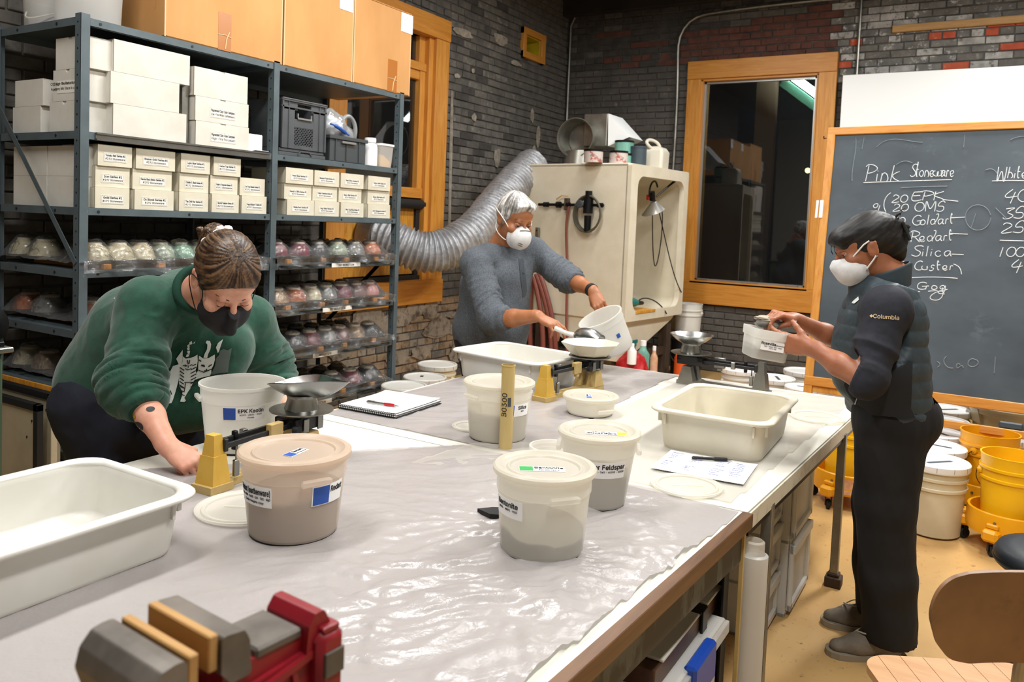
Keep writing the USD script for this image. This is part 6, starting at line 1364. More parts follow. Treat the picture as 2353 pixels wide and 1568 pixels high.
def hand(F, W, d, n, right, curls, thumb, sc=1.0, spread=5, nails=None, wr=.026):
    """Palm, four jointed fingers and a thumb. W wrist, d wrist to knuckles, n where the palm faces; curls: three bends per finger."""
    W, d = np.asarray(W, float), nrm(d); n = np.asarray(n, float); n = nrm(n - d * (n @ d)); s = np.cross(d, n) * (1 if right else -1)
    K = []
    for off, ln in zip((.029, .0095, -.0095, -.027), (.092, .095, .090, .083)): K.append(W + d * ln * sc + s * off * sc)
    for k_, off in zip(K, (.014, .005, -.006, -.016)): F.cone(W + s * off * sc, k_, .0135 * sc, .0115 * sc, .012)
    F.cone(W - d * .03, W, wr * sc, wr * .95 * sc, .02, flat=(n, .78))
    F.ell(W + d * .045 * sc + n * .006, np.array([.038, .046, .015]) * sc, np.array([s, d, n]), .012)
    for i, (k_, L, r0, cu) in enumerate(zip(K, ((.043, .026, .021), (.047, .030, .022), (.043, .028, .021), (.034, .021, .018)), (.0094, .0097, .0092, .0083), curls)):
        p, v, r = k_, rot(d, n, -spread * (1.2 - i * .8) * (1 if right else -1)), r0 * sc
        for j in range(3):
            ax = np.cross(v, n); v = nrm(rot(v, np.cross(d, n), cu[j])); q = p + v * L[j] * sc
            F.cone(p, q, r, r * .91, .004 if j else .006); p, r = q, r * .91
        if nails is not None: nails.append((p, v, np.cross(v, np.cross(d, n)) * 1.0, r))
    t0, t1, t2, t3 = [W + (d * a + s * b + n * c) * sc for a, b, c in thumb]
    F.cone(t0, t1, .0150 * sc, .0125 * sc, .012); F.cone(t1, t2, .0118 * sc, .0105 * sc, .005); F.cone(t2, t3, .0104 * sc, .0085 * sc, .004)

def head(F, c, fw, up, sc=1.0, ears=True, nose=1.0, neck=None):
    """Skull, jaw, brow, nose, cheeks, eye sockets and ears round the head's centre c; returns the local frame."""
    fw = nrm(fw); up = np.asarray(up, float); up = nrm(up - fw * (up @ fw)); rt = np.cross(fw, up); A = np.array([rt, fw, up])
    X = lambda x, y, z: np.asarray(c, float) + (rt * x + fw * y + up * z) * sc
    e = lambda x, y, z, r, k=.02: F.ell(X(x, y, z), np.array(r) * sc, A, k)
    e(0, -.018, .032, (.074, .094, .086)); e(0, .028, -.035, (.060, .062, .078), .03); e(0, .050, -.088, (.030, .030, .024), .03); e(0, .045, .045, (.058, .042, .045), .03)
    F.cone(X(-.030, .080, .020), X(.030, .080, .020), .011 * sc, .011 * sc, .015)
    F.cone(X(0, .090, .012), X(0, .110 * nose, -.030), .007 * sc, .012 * sc, .010); e(.011, .096, -.034, (.009, .010, .008), .008); e(-.011, .096, -.034, (.009, .010, .008), .008)
    e(.040, .060, -.025, (.024, .026, .022), .02); e(-.040, .060, -.025, (.024, .026, .022), .02)
    e(0, .086, -.064, (.024, .012, .010), .012)
    for s_ in (-1, 1):
        F.carve(X(s_ * .031, .094, .004), np.array((.017, .016, .010)) * sc, A, .010)
        if ears:
            e(s_ * .077, -.008, -.006, (.008, .020, .031), .008); F.cone(X(s_ * .082, -.022, .018), X(s_ * .080, -.018, -.024), .006 * sc, .005 * sc, .005); F.carve(X(s_ * .088, -.004, .0), np.array((.007, .010, .017)) * sc, A, .004)
    if neck is not None: F.cone(X(0, -.02, -.05), neck, .054 * sc, .062 * sc, .03)
    return X, rt, fw, up, A
def face_bits(person, X, rt, fw, up, sc, lid, brow_mat, skin, iris='iris'):
    for s_ in (-1, 1):
        ey = trimesh.creation.icosphere(2, .0112 * sc); ey.vertices += X(s_ * .031, .0755, .004); e_ = part(person, 'eye', ey, 'eye_white', smooth=True)
        look = nrm(fw * .9 - up * .5); ir = trimesh.creation.icosphere(2, .0066 * sc); ir.vertices += X(s_ * .031, .0757, .004) + look * .0064 * sc; part(e_, 'iris', ir, iris, smooth=True)
        u_, v_ = np.meshgrid(np.linspace(-1.5, 1.5, 12), np.linspace(lid, 1.5, 8), indexing='ij')
        q = np.stack([np.cos(v_) * np.sin(u_), np.cos(v_) * np.cos(u_), np.sin(v_)], -1).reshape(-1, 3) * .0130 * sc
        part(person, 'eyelid', tm(X(s_ * .031, .0775, .004) + q @ np.array([rt, fw, up]), grid_faces(12, 8)), skin, smooth=True)
        part(e_, 'lashes', tube([X(s_ * .031 + x, .0775, .004) + (fw * .0130 * math.cos(lid) * math.cos(x * 75) + up * .0130 * math.sin(lid)) * sc for x in np.linspace(-.011, .011, 8)], .0009 * sc, 5), 'hair_black')
        part(person, 'eyebrow', tube([X(s_ * (.012 + .036 * t_), .0895 - .020 * t_ ** 2, .023 + .006 * math.sin(t_ * 2.4)) for t_ in np.linspace(0, 1, 10)], np.array([.0016, .0026, .0030, .0031, .0030, .0028, .0025, .0021, .0016, .001]) * sc, 6), brow_mat)
def strands(m, c, pole, amp, fr, seed=0, along=3.):
    """Cuts hair strands running away from a pole into a hair mesh; returns the strand value per vertex."""
    pole = nrm(pole); q = m.vertices - np.asarray(c, float); h = q @ pole; p = q - h[:, None] * pole; u = nrm(np.cross(pole, [.31, .77, .2])); w = np.cross(pole, u)
    a = np.arctan2(p @ w, p @ u); N = fbm(np.c_[np.cos(a) * fr, np.sin(a) * fr, h * along * 4 + seed], 3); m.vertices = m.vertices + m.vertex_normals * (amp * (N - .5) * 2)[:, None]; return N
def hairpart(person, name, m, val, mat, label=None):
    path = part(person, name, m, mat, label, smooth=True)
    UsdGeom.PrimvarsAPI(stage.GetPrimAtPath(path)).CreatePrimvar('strand', Sdf.ValueTypeNames.FloatArray, 'vertex').Set(Vt.FloatArray.FromNumpy(np.asarray(val, np.float32)))
    return path
def hair_mat(name, dark, mid, light, r=.42):
    M[name] = usdkit.material(stage, '/World/Looks/' + name, {'a': ('attribute', {'attribute': 'strand'}), 't': ('texture_coordinate', {}), 'n': ('noise_texture', {'scale': 60., 'detail': 3.}), 'ad': ('math', {'math_type': 'multiply_add', 'value2': .35, 'value3': -.17}), 's': ('math', {'math_type': 'add'}),
        'r': ('rgb_ramp', {'ramp': [(0, S(dark)), (.36, S(dark)), (.5, S(mid)), (.66, S(light)), (1, S(light))]}), 'p': ('principled_bsdf', {'roughness': r, 'specular_ior_level': .35})},
        [('t.object', 'n.vector'), ('n.fac', 'ad.value1'), ('a.fac', 's.value1'), ('ad.value', 's.value2'), ('s.value', 'r.fac'), ('r.color', 'p.base_color')], surface='p.BSDF')
hair_mat('hair_brown', '21160f', '443020', '6d5239'); hair_mat('hair_silver', '6b6967', '9f9d9a', 'd2d0cd'); hair_mat('hair_dark', '0a0909', '131110', '262220', .55)
pm('hair_black', '0b0a0a', .45); pm('brow_grey', '4d3b30', .6); pm('eye_white', 'b3aaa2', .25); pm('iris', '1b1009', .15)
pm('skin_fair', 'dba58c', .5, 'cf9078', sc=16, subsurface_weight=.12, subsurface_radius=(1., .35, .2), subsurface_scale=.012)
pm('skin_brown', 'a66c48', .46, '98603c', sc=14, subsurface_weight=.10, subsurface_radius=(1., .35, .2), subsurface_scale=.01)
pm('skin_tan', 'a4694a', .48, '955c3f', sc=14, subsurface_weight=.10, subsurface_radius=(1., .35, .2), subsurface_scale=.01)
pm('fleece_green', '063b2a', .85, '084834', sc=30, bump=.0008, bsc=300, sheen_weight=.25); pm('rib_green', '083b2c', .9, bump=.001, bsc=120)
pm('denim_navy', '0d1120', .85, '121728', sc=20); pm('heather', '474d54', .9, '5d636a', sc=140, det=2, bump=.0006, bsc=200); pm('heather_dark', '363d43', .9, '444b51', sc=140, det=2)
pm('navy_knit', '14161f', .85, '1a1d28', sc=40); pm('vest_shell', '26333a', .55, '2d3b42', sc=12, bump=.001, bsc=40); pm('vest_side', '12151a', .8); pm('black_cloth', '0b0b0d', .85, '111114', sc=10)
pm('mask_black', '0f0f13', .8, '17171c', sc=60); pm('mask_white', 'dcdcdc', .75, 'cfcfcf', sc=40); pm('elastic', 'e4e2dc', .6); pm('scrunchie', 'eadfd8', .8, 'd7a692', sc=22, lo=.58, hi=.64)
pm('shoe_canvas', '6d6459', .8, '7b7266', sc=30); pm('shoe_sole', '8d8371', .6); pm('shoe_lace', 'b7b0a3', .8); pm('tattoo', '23262b', .6); pm('tattoo_gold', 'b58a2c', .6); pm('print_white', 'd7dcd8', .8); pm('print_grey', '56605c', .8)
pm('lettering_gold', 'cbb58c', .6)
def person(label): return thing('person', label, 'person', (0, 0, 0))
def on_surface(F, p0, d, n=60, far=.35):
    """Where rays from p0 along d first meet the field's surface."""
    from scipy.ndimage import map_coordinates
    p = np.asarray(p0, float).copy(); d = nrm(d); t = np.zeros(len(p)); done = np.zeros(len(p), bool)
    for _ in range(n):
        q = p + t[:, None] * d; v = map_coordinates(F.D, ((q - F.lo) / F.h).T, order=1, mode='nearest'); t = np.where(done, t, t + np.clip(v, -.01, .01)); done |= np.abs(v) < .0006
    return p + t[:, None] * d
def decal(F, poly, o, ex, ey, lift=.0018):
    """A flat print laid on the cloth: the outline (in ex, ey) meshed and dropped along -ex x ey."""
    pg = Polygon(poly).buffer(0); d = -np.cross(ex, ey); out = []
    for g in getattr(pg, 'geoms', [pg]):
        m = prism(g, .001).subdivide_to_size(.008); keep = m.vertices[:, 2] > -1
        P = np.asarray(o) + np.outer(m.vertices[:, 0], ex) + np.outer(m.vertices[:, 1], ey) - d * .10
        S_ = on_surface(F, P, d); out.append(tm(S_ - d * (lift + m.vertices[:, 2:3]), m.faces))
    return cat(out)
# ================= the woman in green, bent over the table's left edge
pg_ = person('woman in a green cat-print sweatshirt and black mask bending over the table')
neck, headc = np.array([-2.402, 1.86, 1.246]), np.array([-2.162, 1.78, 1.315])
hf = nrm(np.array([.92, -.36, 0]) * .70 + np.array([0, 0, -.70])); hu = nrm(np.array([.92, -.36, 0]) * .66 + np.array([0, 0, .74]))
shR, elR, wrR = np.array([-2.514, 1.74, 1.199]), np.array([-2.427, 1.62, 0.961]), np.array([-2.179, 1.585, 0.799])
shL, elL, wrL = np.array([-2.501, 2.17, 1.118]), np.array([-2.519, 2.3, 0.897]), np.array([-2.341, 2.24, 0.773])
hip, mid, chest = np.array([-2.823, 1.83, 0.873]), np.array([-2.712, 1.87, 1.057]), np.array([-2.555, 1.93, 1.166])
F = Field((-3.15, 1.38, .66), (-2.0, 2.50, 1.60), .005)
F.cone(mid, chest, .10, .12, .04).cone(chest, neck, .10, .065, .04).cone(chest, shR, .09, .06, .04).cone(chest, shL, .09, .06, .04)
F.chain([shR, elR, elR * .45 + wrR * .55, wrR], [.055, .046, .043, .030], .02).chain([shL, elL, wrL], [.055, .046, .030], .02)
X, rt, fw, up, A = head(F, headc, hf, hu, 1.22, neck=neck)
hd_ = nrm(np.array([-2.091, 1.6, 0.762]) - wrR); nl = []
hand(F, wrR + hd_ * .012, hd_, (-.35, .55, -.75), True, [(62, 88, 40), (66, 90, 42), (70, 90, 42), (74, 88, 40)], [(.02, .022, .012), (.05, .040, .022), (.072, .030, .040), (.088, .012, .046)], 1.0, 3, nl)
hdl = nrm(np.array([.75, -.25, -.5])); hand(F, wrL + hdl * .01, hdl, (.1, -.3, -.9), False, [(25, 35, 20)] * 4, [(.02, .022, .008), (.05, .042, .014), (.075, .050, .022), (.095, .050, .03)], .98, 5)
part(pg_, 'body', F.mesh(5), 'skin_fair', smooth=True)
face_bits(pg_, X, rt, fw, up, 1.22, -.35, 'brow_grey', 'skin_fair')
# sweatshirt
G_ = Field((-3.35, 1.40, .60), (-2.05, 2.55, 1.50), .006)
G_.cone(hip, mid, .215, .195, .06).cone(mid, chest, .195, .150, .06).cone(chest, neck, .13, .088, .05)
G_.cone(np.array([-2.582, 1.9, 0.855]), np.array([-2.528, 1.96, 1.026]), .150, .125, .06).cone(np.array([-2.497, 1.97, 0.814]), np.array([-2.443, 2.02, 1.029]), .085, .10, .05)
G_.cone(mid, shR, .15, .088, .05).cone(chest, shR, .11, .088, .05).cone(chest, shL, .12, .092, .05)
cuR = elR * .62 + wrR * .38; cuL = elL * .55 + wrL * .45
G_.chain([shR, elR, cuR], [.094, .088, .062], .03).chain([shL, elL, cuL], [.094, .090, .06], .03)
d_ = nrm(wrR - elR); G_.cut(cuR + d_ * .012, d_, (cuR + d_ * .06, .085)); d2 = nrm(wrL - elL); G_.cut(cuL + d2 * .012, d2, (cuL + d2 * .06, .085))
G_.cut(neck + nrm(neck - chest) * .045, neck - chest, (neck + nrm(neck - chest) * .12, .12))
m = G_.mesh(3); m = folds(m, shR * .25 + elR * .75, cuR, .17, .020, 30, 1, 5); m = folds(m, shL * .4 + elL * .6, cuL, .16, .018, 26, 2, 5); m = folds(m, shR, shR * .3 + elR * .7, .17, .007, 9, 3, 9); m = drape(m, .006, (7, 7, 4), 5)
sw = part(pg_, 'sweatshirt', m, 'fleece_green', smooth=True)
part(sw, 'cuff', tube([cuR - d_ * .035, cuR, cuR + d_ * .022], [.066, .060, .054], 28), 'rib_green', smooth=40); part(sw, 'cuff', tube([cuL - d2 * .03, cuL, cuL + d2 * .022], [.064, .058, .052], 28), 'rib_green', smooth=40)
part(sw, 'collar', tube(np.array([neck + nrm(neck - chest) * .045 + rot(nrm(np.cross(neck - chest, [0, 1, 0])), neck - chest, a) * .082 for a in np.linspace(0, 360, 32, endpoint=False)]), .015, 8, closed=True), 'rib_green', smooth=60)
# the print: cats sitting and standing in a row
po = np.array([-2.303, 1.8, 0.996]); vd = nrm(po - CAM_AT); pex = nrm(np.cross(vd, UP)); pey = np.cross(pex, vd); pw = .00158 * .98
po_px = (462, 850)
def cpx(pts): return [((x - 462) * pw, (850 - y) * pw) for x, y in pts]
def Zc(*pts): return cpx([(340 + u / 7.353, 760 + v / 7.353) for u, v in pts])
white = [Zc((600, 320), (530, 420), (500, 470), (540, 560), (450, 590), (400, 700), (345, 820), (305, 1000), (310, 1120), (360, 1160), (380, 1215), (440, 1210), (465, 1150), (500, 1020), (540, 850), (575, 650), (600, 480)),
         Zc((605, 430), (650, 470), (720, 460), (780, 440), (835, 405), (840, 520), (830, 600), (810, 660), (830, 780), (770, 880), (740, 960), (690, 1040), (640, 1130), (665, 1180), (640, 1200), (575, 1190), (600, 1100), (610, 1030), (560, 930), (545, 780), (575, 680), (580, 600), (600, 520)),
         Zc((860, 425), (930, 475), (1010, 470), (1110, 410), (1115, 500), (1090, 600), (1060, 660), (1060, 720), (1040, 770), (900, 800), (810, 830), (815, 740), (850, 670), (850, 560)),
         Zc((930, 465), (945, 400), (985, 320), (990, 240), (960, 205), (980, 170), (1030, 180), (1050, 240), (1040, 320), (1005, 400), (990, 465)),
         Zc((1240, 150), (1160, 215), (1128, 290), (1160, 390), (1180, 350))]
for k_, w_ in enumerate(white): pr_ = part(sw, 'cat_print', decal(G_, w_, po, pex, pey, .011), 'print_white', smooth=False)
for w_ in (Zc((700, 200), (740, 175), (750, 225), (705, 240)), Zc((760, 215), (800, 175), (780, 220)), Zc((668, 250), (700, 225), (710, 275), (680, 290)), Zc((665, 290), (710, 285), (705, 335), (675, 330)), Zc((668, 345), (715, 340), (710, 390), (680, 385)), Zc((650, 440), (665, 395), (710, 400), (690, 440))):
    part(sw, 'tail_print', decal(G_, w_, po, pex, pey, .011), 'print_white', smooth=False)
part(sw, 'tabby_print', decal(G_, Zc((1190, 350), (1250, 320), (1320, 345), (1385, 305), (1370, 420), (1350, 520), (1340, 640), (1335, 720), (1180, 735), (1050, 755), (1090, 670), (1120, 600), (1130, 480), (1180, 420)), po, pex, pey, .011), 'print_grey', smooth=False)
dk = []
def dline(pts, w=7): dk.append(decal(G_, list(shapely.LineString(Zc(*pts)).buffer(w * pw / 7.353).exterior.coords), po, pex, pey, .0128))
for v in range(560, 900, 58): dline([(565, v + 60), (625, v + 105)]); dline([(815, v + 60), (740, v + 100)])
for v in (940, 1000, 1060): dline([(575, v), (640, v + 30)])
for a_ in ([(680, 500), (690, 560)], [(715, 500), (705, 560)], [(610, 580), (660, 600)], [(760, 590), (810, 570)], [(650, 640), (690, 660), (740, 640)], [(690, 590), (695, 620)], [(640, 575), (670, 585)], [(720, 585), (750, 575)]): dline(a_, 6)
for a_ in ([(905, 595), (950, 610)], [(1020, 610), (1060, 585)], [(985, 660), (985, 685)], [(950, 685), (985, 690), (1015, 680)], [(865, 500), (890, 520)], [(905, 585), (945, 590)]): dline(a_, 9)
for a_ in ([(860, 670), (940, 710), (1060, 660)], [(640, 870), (760, 870)], [(655, 890), (640, 1010)], [(420, 1000), (440, 1060)]): dline(a_, 6)
part(sw, 'print_lines', cat(dk), 'mask_black', smooth=False, kind='stuff')
bo = np.array([-2.717, 1.86, 1.308]) + np.array([0, 0, .03])
part(sw, 'back_print', decal(G_, [(-.085, -.03), (-.05, .005), (.0, .03), (.06, .035), (.04, .015), (-.01, -.005), (-.06, -.035)], [-2.571, 1.72, 1.292], nrm(np.array([.859, .512, 0])), nrm(np.array([-.35, .6, .72])), .014), 'print_white', smooth=False)
# trousers
P_ = Field((-3.35, 1.45, .0), (-2.40, 2.40, .98), .010)
h2 = hip + np.array([0, 0, -.06])
P_.cone(h2 + np.array([0, -.07, 0]), h2 + np.array([0, .10, 0]), .155, .155, .05)
for s_, yk in ((-1, 1.74), (1, 1.98)):
    P_.chain([h2 + np.array([.02, .08 * s_, -.02]), (-2.66, yk, .45), (-2.80, yk - .02, .07)], [.165, .085, .07], .04)
P_.cone(np.array([-2.616, 1.8, 0.738]), np.array([-2.634, 2.0, 0.659]), .10, .08, .05)
part(pg_, 'trousers', drape(P_.mesh(3), .006, (8, 8, 5), 2), 'denim_navy', smooth=True)
for yk in (1.70, 1.94): part(pg_, 'shoe', loft([np.c_[rrect(-2.90, yk - .045, -2.63, yk + .045, .04), np.full(28, z_)] for z_ in (0, .04)] + [np.c_[rrect(-2.88, yk - .035, -2.70, yk + .035, .03), np.full(28, .085)]]), 'black_cloth', smooth=40)
# hair: cap pulled back to a bun, scrunchie
H_ = Field(headc - .24, headc + .28, .004); hc = lambda x, y, z: X(x, y, z)
H_.ell(X(0, -.020, .034), np.array([.083, .106, .098]) * 1.22, A, .02).ell(X(0, .036, .058), np.array([.066, .050, .045]) * 1.22, A, .02)
H_.cut(X(0, .072, .052), fw * .80 - up * .60); H_.cut(X(0, .03, -.022), -up + fw * .75)
m = H_.mesh(3); bunc = np.array([-2.33, 1.85, 1.441]); val = strands(m, X(0, -.05, .09), nrm(bunc - X(0, -.03, .05)), .0030, 21, 2)
hr = hairpart(pg_, 'hair', m, val, 'hair_brown')
Bn = Field(bunc - .13, bunc + .13, .003); b0 = X(0, -.045, .120)
Bn.cone(b0, bunc, .034, .030, .02).ell(bunc + up * .01 - rt * .012, (.052, .046, .054), None, .02)
for k_ in range(7): a_ = k_ * .9; Bn.cone(bunc + np.array([.044 * math.cos(a_), .038 * math.sin(a_), -.036]), bunc + np.array([.042 * math.cos(a_ + 1.6), .038 * math.sin(a_ + 1.6), .036]), .012, .010, .008)
m = Bn.mesh(2); val = strands(m, bunc, nrm(up + rt * .4), .0032, 20, 8); hairpart(hr, 'bun', m, val, 'hair_brown')
sc0 = np.array([-2.231, 1.83, 1.444]); an = np.linspace(0, 2 * np.pi, 60, endpoint=False); ax_ = nrm(bunc - b0); u_ = nrm(np.cross(ax_, [0, 1, .2])); w_ = np.cross(ax_, u_)
part(pg_, 'scrunchie', tube([sc0 + u_ * (.034 + .005 * math.sin(9 * a)) * math.cos(a) + w_ * (.034 + .005 * math.cos(7 * a)) * math.sin(a) + ax_ * .008 * math.sin(5 * a) for a in an], .013 + .004 * np.sin(an * 11), 10, closed=True), 'scrunchie', 'white and peach fabric scrunchie', smooth=60)
part(pg_, 'scrunchie_tail', tube(smoothpath([sc0 + fw * .03 - rt * -.03, sc0 + rt * .055 + fw * .01 + up * .0, sc0 + rt * .075 + fw * .0 - up * .01], 10), [.010, .016, .019, .021, .021, .02, .019, .017, .014, .008], 10), 'scrunchie', smooth=60)
# black folded mask
K_ = Field(headc - .23, headc + .25, .004)
K_.ell(X(0, .050, -.060), np.array([.070, .062, .066]) * 1.22, A, .02).cone(X(0, .112, -.005), X(0, .126, -.060), .018, .010, .03).cone(X(0, .126, -.060), X(0, .080, -.116), .010, .02, .03)
K_.cut(X(0, .09, -.006), up + fw * .10); K_.cut(X(0, .035, -.05), -fw)
part(pg_, 'mask', K_.mesh(3), 'mask_black', 'black folded face mask', smooth=True)
for s_ in (-1, 1): part(pg_, 'ear_loop', tube(smoothpath([X(s_ * .068, .045, -.030), X(s_ * .082, .0, .015), X(s_ * .088, -.024, .0), X(s_ * .080, -.01, -.05), X(s_ * .066, .040, -.085)], 24), .0018, 5), 'mask_black')
# tattoos on the forearms
def ring_on(c, r, w, mat, name, FF=F, squash=1.): 
    vd_ = nrm(np.asarray(c) - CAM_AT); e1 = nrm(np.cross(vd_, UP)); e2 = np.cross(e1, vd_); pg0 = Polygon([(r * math.cos(a), r * squash * math.sin(a)) for a in np.linspace(0, 6.28, 24)])
    part(pg_, name, decal(FF, list(pg0.exterior.coords), c, e1, e2, .0012), mat, smooth=False)
tR = np.array([-2.364, 1.6, 0.821])
ring_on(tR + (wrR - elR) * .0, .020, 1, 'tattoo', 'tattoo'); ring_on([-2.388, 1.6, 0.856], .011, 1, 'tattoo_gold', 'tattoo', squash=1.1); ring_on([-2.291, 1.6, 0.898], .013, 1, 'tattoo', 'tattoo', squash=.6); ring_on([-2.33, 2.2, 0.842], .008, 1, 'tattoo', 'tattoo')
part(pg_, 'bracelet', tube([wrL + rot(nrm(np.cross(wrL - elL, [0, 0, 1])), wrL - elL, a) * .033 for a in np.linspace(0, 360, 30, endpoint=False)], .006 + .002 * np.sin(np.arange(30) * 2.1), 6, closed=True), 'hair_black')

# ================= the man in the grey henley behind the far-left tub
pm_ = person('man in a grey henley and white cup mask weighing powder behind the far-left tub')
neck, headc = np.array([-2.639, 4.27, 1.372]), np.array([-2.513, 4.22, 1.558])
bf = nrm((.99, -.12, 0)); hf = nrm((.82, -.42, -.36)); hu = nrm((.30, -.12, .95))
shR, elR, wrR = np.array([-2.667, 4.05, 1.285]), np.array([-2.488, 3.95, 0.966]), np.array([-2.159, 3.92, 1.021])
shL, elL, wrL = np.array([-2.514, 4.45, 1.354]), np.array([-2.274, 4.5, 1.202]), np.array([-2.029, 4.35, 1.152])
hip, belly, chest = np.array([-2.74, 4.28, .86]), np.array([-2.667, 4.26, 0.908]), np.array([-2.615, 4.27, 1.187])
F = Field((-2.95, 3.74, .80), (-1.80, 4.68, 1.82), .005)
F.cone(belly, chest, .14, .13, .04).cone(chest, neck, .10, .07, .04).cone(chest, shR, .09, .06, .04).cone(chest, shL, .09, .06, .04)
F.chain([shR, elR, elR * .5 + wrR * .5, wrR], [.060, .052, .050, .034], .02).chain([shL, elL, elL * .5 + wrL * .5, wrL], [.060, .052, .047, .033], .02)
X, rt, fw, up, A = head(F, headc, hf, hu, 1.27, neck=neck, nose=1.0)
hdR = nrm((.88, -.05, -.28)); hand(F, wrR + hdR * .015, hdR, (-.45, .25, -.85), True, [(16, 24, 12), (22, 30, 16), (30, 38, 20), (40, 46, 24)], [(.02, .022, .012), (.055, .034, .028), (.088, .026, .034), (.115, .018, .032)], 1.08, 3)
hdL = nrm((.62, -.42, -.66)); hand(F, wrL + hdL * .015, hdL, (.25, .55, -.75), False, [(30, 50, 30), (34, 55, 30), (38, 58, 30), (42, 58, 30)], [(.02, .024, .010), (.052, .038, .024), (.086, .030, .040), (.114, .016, .046)], 1.08, 4)
part(pm_, 'body', F.mesh(5), 'skin_brown', smooth=True)
face_bits(pm_, X, rt, fw, up, 1.27, -.05, 'brow_grey', 'skin_brown')
G_ = Field((-3.02, 3.78, .66), (-2.12, 4.74, 1.52), .006)
G_.cone(hip + np.array([0, -.06, 0]), belly + np.array([0, -.05, 0]), .170, .185, .06).cone(hip + np.array([0, .08, 0]), belly + np.array([0, .08, 0]), .170, .185, .06).cone(belly, chest, .19, .165, .06)
G_.cone(np.array([-2.707, 4.2, 1.129]), np.array([-2.706, 4.22, 0.686]), .150, .155, .05).cone(np.array([-2.614, 4.3, 1.131]), np.array([-2.626, 4.3, 0.686]), .150, .150, .05).cone(chest, shR, .13, .085, .05).cone(chest, shL, .13, .085, .05).cone(chest, neck, .12, .085, .05).cone(shR, neck, .08, .075, .04).cone(shL, neck, .08, .075, .04)
cuR = elR * .68 + wrR * .32; cuL = elL * .70 + wrL * .30
G_.chain([shR, elR, cuR], [.090, .078, .064], .03).chain([shL, elL, cuL], [.088, .076, .062], .03)
d_ = nrm(wrR - elR); G_.cut(cuR + d_ * .012, d_, (cuR + d_ * .06, .085)); d2 = nrm(wrL - elL); G_.cut(cuL + d2 * .012, d2, (cuL + d2 * .06, .085))
nd = nrm(neck - chest); G_.cut(neck - nd * .015, nd + bf * .5, (neck + nd * .09, .13))
m = G_.mesh(3); m = folds(m, shR * .35 + elR * .65, cuR, .13, .013, 34, 1, 7); m = folds(m, shL * .4 + elL * .6, cuL, .13, .013, 34, 4, 7); m = folds(m, shR, shR * .4 + elR * .6, .13, .006, 16, 6, 7); m = drape(m, .007, (7, 7, 3.2), 9)
sw = part(pm_, 'henley', m, 'heather', 'grey heather henley shirt with pushed-up sleeves', smooth=True)
part(sw, 'collar', tube([neck - nd * .018 + rot(nrm(np.cross(nd, [0, 1, 0])), nd, a) * .084 - bf * 0 + (UP if False else np.zeros(3)) for a in np.linspace(0, 360, 36, endpoint=False)], .010, 8, closed=True), 'heather_dark', smooth=60)
pk = [-2.371, 4.12, 1.211]; e1 = nrm((.512 * .5 + .3, .86 * .6, 0)); 
vd = nrm(np.array(pk) - CAM_AT); e1 = nrm(np.cross(vd, UP)); e2 = np.cross(e1, vd)
part(sw, 'placket', decal(G_, [(-.040, .12), (-.010, .12), (.024, -.10), (-.004, -.12)], pk, e1, e2, .012), 'heather_dark', smooth=False)
part(sw, 'button', decal(G_, [(-.008 + .006 * math.cos(a), .03 + .006 * math.sin(a)) for a in np.linspace(0, 6, 10)], pk, e1, e2, .0145), 'dark_paint', smooth=False)
P_ = Field((-3.0, 3.95, 0), (-2.45, 4.62, .92), .010)
P_.cone(hip + np.array([0, -.06, -.04]), hip + np.array([0, .06, -.04]), .16, .16, .04)
for s_ in (-1, 1): P_.chain([hip + np.array([0, .09 * s_, -.05]), (-2.70, 4.28 + .10 * s_, .45), (-2.74, 4.28 + .11 * s_, .06)], [.14, .085, .07], .03)
part(pm_, 'trousers', P_.mesh(3), 'denim_navy', smooth=True)
for s_ in (-1, 1): part(pm_, 'shoe', loft([np.c_[rrect(-2.82, 4.28 + .11 * s_ - .05, -2.54, 4.28 + .11 * s_ + .05, .045), np.full(28, z_)] for z_ in (0, .05)] + [np.c_[rrect(-2.81, 4.28 + .11 * s_ - .04, -2.64, 4.28 + .11 * s_ + .04, .035), np.full(28, .09)]]), 'black_cloth', smooth=40)
H_ = Field(headc - .24, headc + .25, .004)
H_.ell(X(0, -.022, .036), np.array([.083, .104, .098]) * 1.27, A, .02).ell(X(0, .045, .085), np.array([.064, .050, .038]) * 1.27, A, .03).ell(X(.03, .062, .080), np.array([.036, .034, .028]) * 1.27, A, .02)
H_.cut(X(0, .074, .062), fw * .9 - up * .42); H_.cut(X(0, .018, -.01), fw * .75 - up * .66); H_.cut(X(0, -.05, -.062), -up)
m = H_.mesh(2); N = fbm((m.vertices - headc) @ A.T * np.array([30, 13, 20]) + 3, 3); m.vertices = m.vertices + m.vertex_normals * (.013 * (N - .5))[:, None]; val = strands(m, X(0, -.05, .09), up, .0028, 15, 4, 3.)
hr = hairpart(pm_, 'hair', m, val, 'hair_silver', 'short swept silver hair')
K_ = Field(headc - .23, headc + .27, .004)
K_.ell(X(0, .085, -.058), np.array([.054, .058, .062]) * 1.22, A, .02).ell(X(0, .060, -.060), np.array([.062, .03, .068]) * 1.22, A, .01); K_.cut(X(0, .052, -.05), -fw)
mk = part(pm_, 'mask', K_.mesh(3), 'mask_white', 'white moulded cup respirator', smooth=True)
part(mk, 'nose_clip', tube([X(x, .118 - 9 * x * x, -.008 - 6 * x * x) for x in np.linspace(-.03, .03, 9)], .0032, 5), 'alu')
part(mk, 'mask_print', cat([tube([X(.012 + .006 * k, .141 - .004 * k, -.072 - .010 * j), X(.030 + .004 * k, .132 - .004 * k, -.068 - .010 * j)], .0016, 4) for k in range(2) for j in range(2)]), 'tote_grey', kind='stuff')
